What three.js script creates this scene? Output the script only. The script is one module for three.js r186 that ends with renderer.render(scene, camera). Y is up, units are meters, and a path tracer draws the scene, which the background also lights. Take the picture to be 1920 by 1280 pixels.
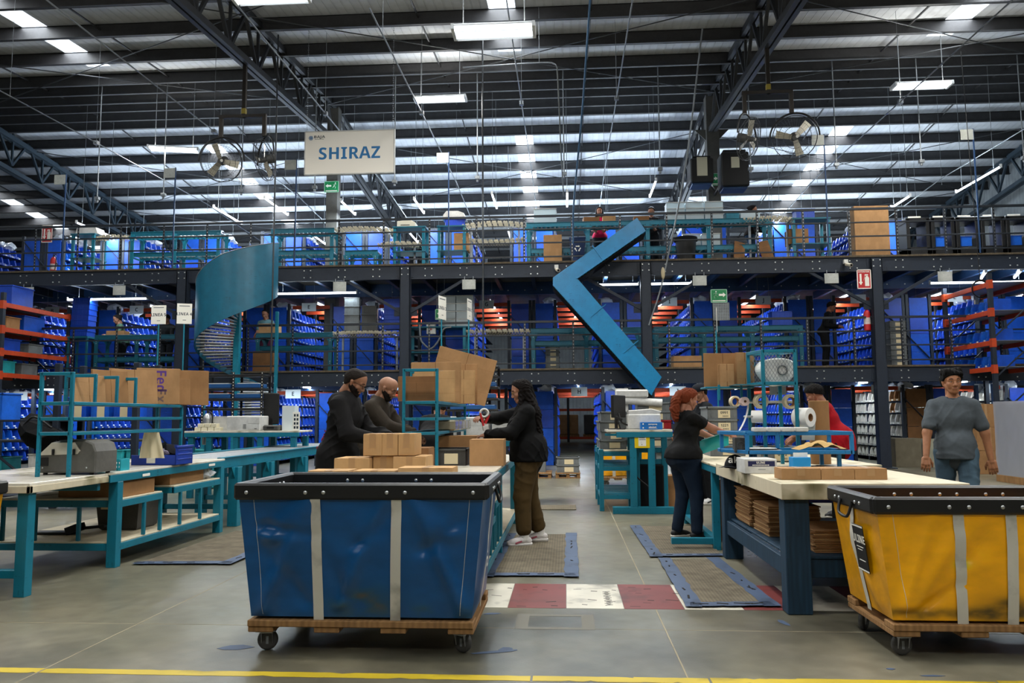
import * as THREE from 'three';
import { mergeGeometries, mergeVertices, toCreasedNormals } from 'three/addons/utils/BufferGeometryUtils.js';
import { RectAreaLightUniformsLib } from 'three/addons/lights/RectAreaLightUniformsLib.js';
import { FontLoader } from 'three/addons/loaders/FontLoader.js';
import { TextGeometry } from 'three/addons/geometries/TextGeometry.js';

// ---------------------------------------------------------------- camera, sky, exposure, large lights
const scene = new THREE.Scene();
const D = Math.PI / 180;
const camera = new THREE.PerspectiveCamera(2 * Math.atan(640 / 1500) / D, 1.5, 0.1, 200);
camera.rotation.order = 'YXZ';
camera.position.set(0, 1.28, 0);
camera.rotation.set(5.38 * D, 3.83 * D, -0.33 * D);
const renderer = new THREE.WebGLRenderer({ antialias: true });
renderer.toneMapping = THREE.LinearToneMapping;
renderer.toneMappingExposure = 1.0;
renderer.shadowMap.enabled = true;
scene.background = new THREE.Color().setRGB(9, 9.6, 10.5);      // bright overcast sky, seen through the roof lights only
RectAreaLightUniformsLib.init();
const COOL = new THREE.Color().setRGB(0.76, 0.89, 1.0), NEUTRAL = new THREE.Color().setRGB(1.0, 0.97, 0.9), DAY = new THREE.Color().setRGB(0.93, 0.97, 1.0);
const L_BAY = 148, L_TUBE = 95, L_SKY = 14, L_LED = 480, L_AISLE = 130;   // radiance of the lamp faces
function areaLight(w, h, I, color, x, y, z, turn = 0, up = false, tilt = 0) {   // looks straight down
  const l = new THREE.RectAreaLight(color, I, w, h);
  l.position.set(x, y, z); l.rotation.order = 'YXZ'; l.rotation.set((up ? 90 : -90) * D + tilt, turn, 0);
  scene.add(l); return l;
}

// ---------------------------------------------------------------- helpers
function rng(seed) { let a = seed >>> 0; return () => { a = (a + 0x6D2B79F5) | 0; let t = Math.imul(a ^ (a >>> 15), 1 | a); t = (t + Math.imul(t ^ (t >>> 7), 61 | t)) ^ t; return ((t ^ (t >>> 14)) >>> 0) / 4294967296; }; }
const R0 = rng(7);
const V = (x, y, z) => new THREE.Vector3(x, y, z);
const used = new Map();
function numbered(n) { const k = used.get(n) ?? 0; used.set(n, k + 1); return k ? `${n}_${String(k).padStart(3, '0')}` : n; }
function uvBox(g) {                                        // uv in metres from the face direction
  const p = g.attributes.position, n = g.attributes.normal, uv = new Float32Array(p.count * 2);
  for (let i = 0; i < p.count; i++) {
    const ax = Math.abs(n.getX(i)), ay = Math.abs(n.getY(i)), az = Math.abs(n.getZ(i));
    let u, v;
    if (ay >= ax && ay >= az) { u = p.getX(i); v = p.getZ(i); } else if (ax >= az) { u = p.getZ(i); v = p.getY(i); } else { u = p.getX(i); v = p.getY(i); }
    uv[2 * i] = u; uv[2 * i + 1] = v;
  }
  g.setAttribute('uv', new THREE.BufferAttribute(uv, 2)); return g;
}
function fin(g, keepUv) {
  if (g.index) g = g.toNonIndexed();
  for (const k of Object.keys(g.attributes)) if (!['position', 'normal', 'uv'].includes(k)) g.deleteAttribute(k);
  if (!g.attributes.normal) g.computeVertexNormals();
  if (!keepUv) uvBox(g);
  g.morphAttributes = {}; return g;
}
const boxCache = new Map();
function chamfer(w, h, d, b) {                             // box with cut edges
  const key = [w, h, d, b].map((v) => v.toFixed(4)).join();
  if (boxCache.has(key)) return boxCache.get(key);
  b = Math.min(b, w * 0.45, h * 0.45, d * 0.45);
  const X = w / 2, Y = h / 2, Z = d / 2, pos = [], tri = (a, c, e) => pos.push(...a, ...c, ...e);
  const P = (sx, sy, sz, ax) => [sx * (X - (ax === 0 ? 0 : b)), sy * (Y - (ax === 1 ? 0 : b)), sz * (Z - (ax === 2 ? 0 : b))];
  const face = (pts, n) => {
    const u = V(...pts[1]).sub(V(...pts[0])), v = V(...pts[2]).sub(V(...pts[0]));
    if (u.cross(v).dot(n) < 0) pts.reverse();
    for (let i = 1; i + 1 < pts.length; i++) tri(pts[0], pts[i], pts[i + 1]);
  };
  for (const s of [-1, 1]) {
    face([P(s, -1, -1, 0), P(s, 1, -1, 0), P(s, 1, 1, 0), P(s, -1, 1, 0)], V(s, 0, 0));
    face([P(-1, s, -1, 1), P(1, s, -1, 1), P(1, s, 1, 1), P(-1, s, 1, 1)], V(0, s, 0));
    face([P(-1, -1, s, 2), P(1, -1, s, 2), P(1, 1, s, 2), P(-1, 1, s, 2)], V(0, 0, s));
    for (const t of [-1, 1]) {
      face([P(s, t, -1, 0), P(s, t, 1, 0), P(s, t, 1, 1), P(s, t, -1, 1)], V(s, t, 0));
      face([P(s, -1, t, 0), P(s, 1, t, 0), P(s, 1, t, 2), P(s, -1, t, 2)], V(s, 0, t));
      face([P(-1, s, t, 1), P(1, s, t, 1), P(1, s, t, 2), P(-1, s, t, 2)], V(0, s, t));
      for (const q of [-1, 1]) face([P(s, t, q, 0), P(s, t, q, 1), P(s, t, q, 2)], V(s, t, q));
    }
  }
  const g = new THREE.BufferGeometry(); g.setAttribute('position', new THREE.Float32BufferAttribute(pos, 3)); g.computeVertexNormals();
  boxCache.set(key, g); return g;
}
function bx(w, h, d, x = 0, y = 0, z = 0, ry = 0, rx = 0, rz = 0, b = 0.003) {        // centred box
  const g = b ? chamfer(w, h, d, b).clone() : new THREE.BoxGeometry(w, h, d).toNonIndexed();
  if (rx || ry || rz) g.applyMatrix4(new THREE.Matrix4().makeRotationFromEuler(new THREE.Euler(rx, ry, rz, 'YXZ')));
  g.translate(x, y, z); return fin(g);
}
const b0 = (x0, x1, y0, y1, z0, z1, b = 0.003) => bx(Math.abs(x1 - x0), Math.abs(y1 - y0), Math.abs(z1 - z0), (x0 + x1) / 2, (y0 + y1) / 2, (z0 + z1) / 2, 0, 0, 0, b);
function along(g, a, c, upv = V(0, 1, 0)) {                // geometry built along +y of length 1 placed from a to c
  const y = c.clone().sub(a), L = y.length(); y.normalize();
  let x = upv.clone().cross(y); if (x.length() < 1e-4) x = V(1, 0, 0).cross(y); if (x.length() < 1e-4) x = V(1, 0, 0); x.normalize(); const z = x.clone().cross(y);
  g.scale(1, L, 1); g.applyMatrix4(new THREE.Matrix4().makeBasis(x, y, z).setPosition(a)); return g;
}
const A3 = (p) => (p.isVector3 ? p : V(...p));
function bar(a, c, w, h = w, b = 0.002) { a = A3(a); c = A3(c); const L = a.distanceTo(c), g = chamfer(w, L, h, b).clone(); g.translate(0, L / 2, 0); g.scale(1, 1 / L, 1); return fin(along(g, a, c)); }
function cyl(a, c, r, r2 = r, seg = 10, open = false) { const g = new THREE.CylinderGeometry(r2, r, 1, seg, 1, open); g.translate(0, 0.5, 0); return fin(along(g, A3(a), A3(c))); }
function tube(pts, r, seg = 6, n = 0, closed = false) { return fin(new THREE.TubeGeometry(new THREE.CatmullRomCurve3(pts.map(A3), closed, 'catmullrom', 0.4), n || pts.length * 5, r, seg, closed)); }
function lathe(pts, seg = 16, x = 0, y = 0, z = 0) { const g = new THREE.LatheGeometry(pts.map((p) => new THREE.Vector2(...p)), seg); g.translate(x, y, z); return fin(g); }
function ball(r, x, y, z, sx = 1, sy = 1, sz = 1, seg = 12) { const g = new THREE.SphereGeometry(r, seg, Math.ceil(seg * 0.7)); g.scale(sx, sy, sz); g.translate(x, y, z); return fin(g); }
function prism(pts, depth, b = 0) { const s = new THREE.Shape(pts.map((p) => new THREE.Vector2(...p))); return fin(new THREE.ExtrudeGeometry(s, { depth, bevelEnabled: b > 0, bevelSize: b, bevelThickness: b, bevelSegments: 1, curveSegments: 8 })); }
function grid(nu, nv, f, closedU = false) {                // sheet from f(u,v)
  const pos = [], idx = [];
  for (let j = 0; j <= nv; j++) for (let i = 0; i <= nu; i++) pos.push(...f(i / nu, j / nv));
  for (let j = 0; j < nv; j++) for (let i = 0; i < nu; i++) { const a = j * (nu + 1) + i; idx.push(a, a + 1, a + nu + 2, a, a + nu + 2, a + nu + 1); }
  const g = new THREE.BufferGeometry(); g.setAttribute('position', new THREE.Float32BufferAttribute(pos, 3)); g.setIndex(idx); g.computeVertexNormals(); return fin(g);
}
const mv = (g, x = 0, y = 0, z = 0, ry = 0, rx = 0, rz = 0, s = 1) => { g.applyMatrix4(new THREE.Matrix4().compose(V(x, y, z), new THREE.Quaternion().setFromEuler(new THREE.Euler(rx, ry, rz, 'YXZ')), V(s, s, s))); return g; };
function obj(name, geos, mat, parent, kind) {
  geos = Array.isArray(geos) ? geos : [geos];
  const g = geos.length === 1 ? geos[0] : mergeGeometries(geos);
  const m = new THREE.Mesh(g, mat); m.name = parent ? name : numbered(name); m.castShadow = m.receiveShadow = true;
  (parent ?? scene).add(m); if (kind) m.userData.kind = kind; return m;
}
function tag(o, label, category, group) { Object.assign(o.userData, { label, category }); if (group) o.userData.group = group; return o; }
function thing(name, label, category, [x, y, z] = [0, 0, 0], turn = 0, group) {
  const o = new THREE.Group(); o.name = numbered(name); scene.add(o); o.position.set(x, y, z); o.rotation.y = turn; return tag(o, label, category, group);
}
function structure(name, geos, mat) { const m = obj(name, geos, mat); m.userData.kind = 'structure'; return m; }
function part(name, mesh, parent, x, y, z, turn = 0) { const m = new THREE.Mesh(mesh.geometry, mesh.material); m.name = name; m.castShadow = m.receiveShadow = true; m.position.set(x, y, z); m.rotation.y = turn; parent.add(m); return m; }
function copyOf(o, x, y, z, turn, label, group) {
  const c = o.clone(); c.name = numbered(o.userData.base ?? o.name.replace(/_\d{3}$/, '')); scene.add(c); c.position.set(x, y, z); c.rotation.y = turn ?? 0;
  c.userData = { ...o.userData }; if (label) c.userData.label = label; if (group) c.userData.group = group; return c;
}
const fontBold = await new FontLoader().loadAsync('fonts/droid/droid_sans_bold.typeface.json');
function text(str, size, x, y, z, ry = 0, rx = 0, rz = 0, align = 'c', stretch = 1) {      // flat lettering, 0.6 mm thick, baseline centred at x,y,z, facing +z
  const g = new TextGeometry(str, { font: fontBold, size, depth: 0.0006, curveSegments: 3 }); g.computeBoundingBox();
  const w = g.boundingBox.max.x - g.boundingBox.min.x; g.translate(-g.boundingBox.min.x - (align === 'c' ? w / 2 : 0), 0, 0); g.scale(stretch, 1, 1);
  return mv(fin(g), x, y, z, ry, rx, rz);
}

// ---------------------------------------------------------------- noise, textures, materials
const perm = (() => { const r = rng(99), p = new Float32Array(65536); for (let i = 0; i < 65536; i++) p[i] = r(); return p; })();
function vnoise(x, y, per) {                               // tileable value noise
  const xi = Math.floor(x), yi = Math.floor(y); let fx = x - xi, fy = y - yi; fx = fx * fx * (3 - 2 * fx); fy = fy * fy * (3 - 2 * fy);
  const h = (a, b) => perm[((((a % per) + per) % per) * 197 + (((b % per) + per) % per) * 7919 + per * 31) & 65535];
  return (h(xi, yi) * (1 - fx) + h(xi + 1, yi) * fx) * (1 - fy) + (h(xi, yi + 1) * (1 - fx) + h(xi + 1, yi + 1) * fx) * fy;
}
function fbm(u, v, per, oct = 4, gain = 0.5) { let s = 0, a = 1, t = 0; for (let o = 0; o < oct; o++) { s += a * vnoise(u * per, v * per, per); t += a; a *= gain; per *= 2; } return s / t; }
function tex(n, fn, srgb = true, size = 1) {                // fn(u,v) -> [r,g,b] 0..1 ; size = metres covered by one tile
  const d = new Uint8Array(n * n * 4);
  for (let j = 0; j < n; j++) for (let i = 0; i < n; i++) { const c = fn(i / n, j / n), k = (j * n + i) * 4; for (let q = 0; q < 3; q++) d[k + q] = Math.max(0, Math.min(255, 255 * (c.length ? c[q] : c))); d[k + 3] = 255; }
  const t = new THREE.DataTexture(d, n, n); t.wrapS = t.wrapT = THREE.RepeatWrapping; t.magFilter = THREE.LinearFilter; t.minFilter = THREE.LinearMipmapLinearFilter; t.generateMipmaps = true;
  if (srgb) t.colorSpace = THREE.SRGBColorSpace; t.repeat.set(1 / size, 1 / size); t.needsUpdate = true; return t;
}
const tMottle = tex(256, (u, v) => { const a = fbm(u, v, 6, 5), b = fbm(u, v, 40, 2); return [0.86 + 0.2 * (a - 0.5) + 0.08 * (b - 0.5)].concat([0.86 + 0.2 * (a - 0.5) + 0.08 * (b - 0.5), 0.86 + 0.2 * (a - 0.5) + 0.08 * (b - 0.5)]); }, true, 0.9);
const tScuff = tex(256, (u, v) => { const a = fbm(u, v, 8, 4), s = vnoise(u * 90, v * 7, 90) * vnoise(u * 7, v * 90, 90); const k = 0.9 + 0.14 * (a - 0.5) - (s > 0.62 ? 0.14 : 0); return [k, k, k]; }, true, 1.1);
const tGrainBump = tex(256, (u, v) => { const k = 0.5 * fbm(u, v, 24, 3) + 0.5 * vnoise(u * 128, v * 128, 128); return [k, k, k]; }, false, 0.3);
const tWeave = tex(128, (u, v) => { const k = 0.5 + 0.25 * Math.sin(u * 128 * Math.PI) + 0.25 * Math.sin(v * 128 * Math.PI); return [k, k, k]; }, false, 0.12);
const tCard = tex(256, (u, v) => { const f = 0.012 * Math.sin(u * 256 * Math.PI * 0.5), a = fbm(u, v, 5, 5) - 0.5, s = fbm(u, v * 0.25, 60, 2) - 0.5, k = 0.92 + f + 0.15 * a + 0.03 * s; return [k, k * 0.995, k * 0.985]; }, true, 0.55);
const tWood = tex(256, (u, v) => { const w = fbm(u, v * 0.12, 16, 4), g = 0.5 + 0.5 * Math.sin((u * 14 + 2.4 * fbm(u, v * 0.3, 4, 3)) * Math.PI * 2), k = 0.74 + 0.26 * w + 0.09 * g - 0.1; return [k, k * 0.97, k * 0.93]; }, true, 0.5);
const tTop = tex(512, (u, v) => { const a = fbm(u, v, 4, 5), s = fbm(u * 1, v * 0.15, 40, 3), sc = vnoise(u * 200, v * 5, 200) > 0.93 ? 0.12 : 0; const st = Math.max(0, fbm(u + 0.3, v + 0.7, 7, 4) - 0.62) * 1.6; const k = 0.93 + 0.1 * (a - 0.5) + 0.06 * (s - 0.5) - sc * 0.5 - st; return [k, k * 0.985, k * 0.95 - st * 0.2]; }, true, 1.6);
const tFloor = tex(1024, (u, v) => {
  const a = fbm(u, v, 4, 6, 0.55), b = fbm(u + 0.37, v + 0.11, 9, 5), c = fbm(u, v, 90, 2), st = Math.max(0, fbm(u + 0.5, v + 0.2, 6, 5) - 0.56) * 1.5, sp = vnoise(u * 500, v * 500, 500) > 0.985 ? 0.08 : 0;
  const k = 0.64 + 0.2 * (a - 0.5) + 0.14 * (b - 0.5) + 0.1 * (c - 0.5) - st * 0.5 + sp; return [k + 0.03 * (b - 0.5), k * 0.985, k * (0.9 + 0.08 * (a - 0.5)) ];
}, true, 7.3);
const tFloorR = tex(512, (u, v) => { const a = fbm(u, v, 5, 3), s = fbm(u + 0.2, v + 0.6, 60, 2); const k = 0.25 + 0.24 * a + 0.06 * (s - 0.5); return [k, k, k]; }, false, 5.1);
const tRib = tex(256, (u, v) => { const q = (u * 8) % 1, r = q < 0.16 ? Math.sin(q / 0.16 * Math.PI) : 0, w = 0.25 * fbm(u, v, 8, 4); const k = 0.25 + 0.5 * r + w; return [k, k, k]; }, false, 1.6);
const tRibC = tex(256, (u, v) => { const q = (u * 8) % 1, k = 0.86 + 0.16 * (fbm(u, v, 6, 5) - 0.5) - (q < 0.03 || (q > 0.15 && q < 0.18) ? 0.12 : 0); return [k, k, k]; }, true, 1.6);
const tMat = tex(256, (u, v) => { const r = 0.5 + 0.5 * Math.sin(u * 48 * Math.PI), k = 0.8 + 0.1 * r + 0.3 * (fbm(u, v, 7, 5) - 0.5); return [k, k * 0.98, k * 0.93]; }, true, 0.6);
const tDirt = tex(512, (u, v) => { const a = fbm(u, v, 5, 6), s = Math.max(0, fbm(u + 0.6, v + 0.4, 9, 5) - 0.6) * 2.2, k = 0.92 + 0.16 * (a - 0.5) - s * 0.4; return [k, k * 0.99, k * 0.97]; }, true, 1.3);

const lin = (r, g, b) => new THREE.Color().setRGB(r, g, b);
const srgb = (h) => new THREE.Color(h);
function M(color, rough = 0.6, o = {}) { return new THREE.MeshPhysicalMaterial({ specularIntensity: rough >= 0.75 ? 0.3 : rough >= 0.5 ? 0.7 : 1, color: typeof color === 'string' ? srgb(color) : color, roughness: rough, ...o }); }
function PM(color, rough, o = {}) { return new THREE.MeshPhysicalMaterial({ color: typeof color === 'string' ? srgb(color) : color, roughness: rough, ...o }); }
const mm = {
  floor: PM(lin(0.41, 0.39, 0.32), 1, { map: tFloor, roughnessMap: tFloorR, bumpMap: tGrainBump, bumpScale: 0.0004 }),
  concrete: M('#8d8b84', 0.9, { map: tDirt }), wall: M('#aeb4b6', 0.7, { map: tRibC, bumpMap: tRib, bumpScale: 0.02 }),
  roof: M('#d3d7dc', 0.62, { map: tRibC, bumpMap: tRib, bumpScale: 0.012 }), purlin: M('#3c3c3e', 0.55, { map: tMottle }), truss: M('#33414c', 0.55, { map: tMottle }), trussD: M('#2b2d30', 0.55, { map: tMottle }),
  sky: PM('#f4f8fa', 0.95, { transmission: 0.75, thickness: 0 }),
  mezz: M('#262e3b', 0.5, { map: tScuff }), mezzblue: M('#26456f', 0.5, { map: tScuff }), deck: M('#6b6a66', 0.75, { map: tDirt }), deckedge: M('#6d6456', 0.8, { map: tWood }), colGrey: M('#55534e', 0.6, { map: tMottle }),
  rail: M('#1e242c', 0.45, { map: tMottle }), bolt: M('#d8d8d4', 0.35, { metalness: 0.6 }), steel: M('#b8babb', 0.35, { metalness: 0.85 }), galv: M('#9aa0a4', 0.45, { metalness: 0.5, map: tMottle }), dsteel: M('#3b3d3f', 0.4, { metalness: 0.6 }),
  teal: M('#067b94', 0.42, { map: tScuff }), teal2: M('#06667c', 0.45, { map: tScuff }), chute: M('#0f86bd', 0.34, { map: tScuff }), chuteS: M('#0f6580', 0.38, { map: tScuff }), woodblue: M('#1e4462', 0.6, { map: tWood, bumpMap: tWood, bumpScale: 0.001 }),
  black: M('#161616', 0.5), blackpl: M('#1b1b1c', 0.42, { map: tMottle }), dark: M('#0e0f11', 0.8), white: M('#e4e3de', 0.5, { map: tMottle }), paper: M('#e9e6dc', 0.8), grey: M('#75797a', 0.6, { map: tMottle }), dgrey: M('#4d4c49', 0.55, { map: tMottle }),
  top: M('#e4e1d8', 0.22, { map: tTop }), topwood: M('#d8cfb9', 0.6, { map: tTop, bumpMap: tWood, bumpScale: 0.0008 }), ply: M('#b08a60', 0.75, { map: tWood, bumpMap: tWood, bumpScale: 0.001 }),
  card: M('#b58c62', 0.82, { map: tCard }), card2: M('#a67d55', 0.85, { map: tCard }), card3: M('#c7a071', 0.82, { map: tCard }), cardD: M('#8a6443', 0.85, { map: tCard }), tape: M('#a9855d', 0.3),
  bin: M('#0a58dc', 0.38, { map: tMottle }), bin2: M('#1a6fea', 0.38, { map: tMottle }), binD: M('#0b47c0', 0.45, { map: tMottle }), panel: M('#0a56cc', 0.5, { map: tMottle }), orange: M('#c8481f', 0.5, { map: tScuff }), bag: PM('#dfe6ee', 0.28, { clearcoat: 0.4 }), tote: M('#7f8485', 0.55, { map: tMottle }), toteT: M('#2fb4bd', 0.45, { map: tMottle }),
  red: M('#b3161c', 0.45), yellow: M('#e3c311', 0.5), green: M('#0f7a45', 0.45), label: M('#d9c9a3', 0.7), ink: M('#23303c', 0.7), inkblue: M('#2d72a8', 0.6), signw: M('#f3ecdf', 0.55),
  clear: PM('#e6eef2', 0.12, { transmission: 0.8, thickness: 0 }), lamp: M('#ffffff', 0.5, { emissive: srgb('#eef6ff'), emissiveIntensity: 6 }), lampbody: M('#d6d8d8', 0.5),
};
const bent = (g) => g;
// ---------------------------------------------------------------- building shell
const XL = -30, XR = 16.4, ZF = 9, ZB = -47, ZR = -24.3;
const roofY = (z) => { const d = -z; return z >= ZR ? 8.6 + 0.083 * d : 8.6 + 0.083 * 24.3 - 0.098 * (d - 24.3); };   // underside of the purlins
{
  const fl = structure('floor', b0(XL, XR, -0.2, 0, ZB, ZF, 0), mm.floor);
  const jm = M('#a39a84', 0.8, { map: tDirt });
  for (const x of [-9.26, -5.98, -2.7, 0.58, 3.86, 7.14]) obj('joint', b0(x - 0.004, x + 0.004, 0, 0.0008, -20, 8, 0), jm, fl);
  for (const z of [-5.0, -9.9, -14.8]) obj('joint', b0(-14, 12, 0, 0.0008, z - 0.003, z + 0.003, 0), jm, fl);
  const side = (x0, x1) => { const s = new THREE.Shape(); s.moveTo(-ZF, 0); s.lineTo(-ZB, 0); s.lineTo(-ZB, roofY(ZB) + 0.36); s.lineTo(-ZR, roofY(ZR) + 0.36); s.lineTo(-ZF, roofY(ZF) + 0.36); const g = new THREE.ExtrudeGeometry(s, { depth: 0.2, bevelEnabled: false }); g.rotateY(Math.PI / 2); g.translate(x0, 0, 0); return fin(g); };
  structure('wall_left', side(XL - 0.2), mm.wall); structure('wall_right', side(XR), mm.wall);
  structure('wall_back', b0(XL, XR, 0, roofY(ZB) + 0.4, ZB - 0.2, ZB, 0), mm.wall); structure('wall_front', b0(XL, XR, 0, roofY(ZF) + 0.4, ZF, ZF + 0.2, 0), mm.wall);
}
const SKY = [-22.9, -12.2, -1.32, 9.27], SW = 0.3;
{
  const ceil = thing('ceiling', '', ''); ceil.userData = { kind: 'structure' };
  const slab = (x0, x1, za, zb) => { const o = 0.34, t = 0.05, ya = roofY(za) + o, yb = roofY(zb) + o; const g = new THREE.BufferGeometry(), p = [];
    const c = [[x0, ya, za], [x1, ya, za], [x1, yb, zb], [x0, yb, zb]], e = c.map(([x, y, z]) => [x, y + t, z]);
    const q = (a, b, cc, d) => p.push(...a, ...b, ...cc, ...a, ...cc, ...d);
    q(c[3], c[2], c[1], c[0]); q(e[0], e[1], e[2], e[3]); for (let i = 0; i < 4; i++) q(c[i], c[(i + 1) % 4], e[(i + 1) % 4], e[i]);
    g.setAttribute('position', new THREE.Float32BufferAttribute(p, 3)); g.computeVertexNormals(); return fin(g); };
  const bands = [[ZF + 0.2, 7, 0], [7, -19.6, 1], [-19.6, -25.9, 0], [-25.9, -38, 1], [-38, ZB - 0.2, 0]];
  for (const [za, zb, open] of bands) {
    const cuts = za > ZR && zb < ZR ? [[za, ZR], [ZR, zb]] : [[za, zb]];
    for (const [a, b] of cuts) {
      if (!open) { obj('roof_sheet', slab(XL - 0.2, XR + 0.2, a, b), mm.roof, ceil); continue; }
      let x = XL - 0.2; for (const s of SKY) { obj('roof_sheet', slab(x, s - SW, a, b), mm.roof, ceil); obj('skylight_panel', slab(s - SW, s + SW, a, b), mm.sky, ceil); x = s + SW; }
      obj('roof_sheet', slab(x, XR + 0.2, a, b), mm.roof, ceil);
    }
  }
  for (const s of SKY) { for (const [za, zb] of [[2, -6], [-6, -13], [-13, -19.5], [-26, -32], [-32, -38]]) { const zc = (za + zb) / 2, t = Math.atan2(roofY(zb) - roofY(za), za - zb); areaLight(SW * 2, za - zb, L_SKY, DAY, s, roofY(zc) + 0.3, zc, 0, false, t); } }
  const zs = []; for (let z = 7.5; z > -20.5; z -= 1.55) zs.push(z); zs.length = 0;
  for (let k = 16; k >= -1; k--) zs.push(-20.17 + 1.58 * k + 1.58 - 1.58); 
  zs.push(-20.95, -21.75, -22.5, -23.4, -24.3, -25.55, -27.0, -28.45, -29.95, -31.45, -33, -34.5, -36, -37.5, -39, -40.5, -42, -44, -46);
  const pz = [...new Set(zs.filter((z) => z < 8 && (z > -20.5 || z <= -20.9)).map((z) => z.toFixed(3)))].map(Number);
  for (const z of pz) { const y = roofY(z); obj('purlin', [b0(XL, XR, y, y + 0.33, z - 0.012, z + 0.012), b0(XL, XR, y, y + 0.02, z - 0.012, z + 0.085), b0(XL, XR, y + 0.31, y + 0.33, z - 0.085, z + 0.012)], mm.purlin, ceil); }
  for (const x of [-21.9, -14.5, -10.6, -3.2, 0.65, 8.1, 12.0]) for (const [za, zb] of [[6, -24.3], [-24.3, -40]]) obj('sag_rod', bar([x, roofY(za) + 0.2, za], [x, roofY(zb) + 0.2, zb], 0.035), mm.purlin, ceil);
  const X = (xa, xb, za, zb) => { const y = (z) => roofY(z) - 0.03; obj('brace_rod', cyl([xa, y(za), za], [xb, y(zb), zb], 0.014, 0.014, 6), mm.dsteel, ceil); obj('brace_rod', cyl([xb, y(za), za], [xa, y(zb), zb], 0.014, 0.014, 6), mm.dsteel, ceil); };
  for (const [a, b] of [[-18.2, -6.9], [-6.9, 4.35], [4.35, 15.6]]) { X(a, b, -9.5, -16); X(a, b, -16, -22.3); X(a, b, -25.6, -31.4); X(a, b, -31.4, -37); }
}
// trusses run front to back on the columns
for (const [x, l] of [[-18.2, 'blue-grey roof truss farthest left above the upper rail'], [-6.9, 'dark steel roof truss meeting the column behind the white line sign'], [4.35, 'dark steel roof truss above the black speaker boxes'], [15.6, 'blue-grey roof truss along the right side wall']]) {
  const t = thing('roof_truss', l, 'truss', [x, 0, 0], 0, 'roof trusses'), tm = Math.abs(x) < 8 ? mm.trussD : mm.truss, top = (z) => roofY(z) + 0.16 - 0.02, bot = (z) => top(z) - 1.08;
  for (const [za, zb] of [[7, -23.1], [-23.1, -46]]) {
    for (const s of [-1, 1]) { obj('top_chord', bar([s * 0.07, top(za), za], [s * 0.07, top(zb), zb], 0.1, 0.16), tm, t); obj('bottom_chord', bar([s * 0.07, bot(za), za], [s * 0.07, bot(zb), zb], 0.1, 0.14), tm, t); }
    const n = Math.round((za - zb) / 1.5);
    for (let i = 0; i < n; i++) {
      const a = za + (zb - za) * i / n, b = za + (zb - za) * (i + 1) / n, m = (a + b) / 2;
      obj('web_diagonal', bar([0, bot(a), a], [0, top(m), m], 0.07), tm, t); obj('web_diagonal', bar([0, top(m), m], [0, bot(b), b], 0.07), tm, t);
      obj('web_post', bar([0, bot(a), a], [0, top(a), a], 0.06), tm, t);
    }
  }
}
for (const [x, w, l] of [[-6.9, 0.34, 'grey box column behind the white line sign'], [4.35, 0.36, 'grey box column between the black speaker boxes'], [-18.2, 0.34, 'grey box column farthest left under the side truss'], [15.6, 0.34, 'grey box column beside the right wall']]) {
  const c = thing('steel_column', l, 'column', [x, 0, -23.1], 0, 'main roof columns');
  obj('shaft', b0(-w / 2, w / 2, 0, roofY(-23.1) + 0.1, -w / 2, w / 2, 0.008), mm.colGrey, c); obj('base_plate', b0(-0.3, 0.3, 0, 0.03, -0.3, 0.3), mm.colGrey, c);
  for (const s of [-1, 1]) obj('gusset', prism([[0, 0], [0.5 * s, 0.5], [0, 0.5]].map(([a, b]) => [a, b + roofY(-23.1) - 1.4]), 0.02), mm.colGrey, c);
}
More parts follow.
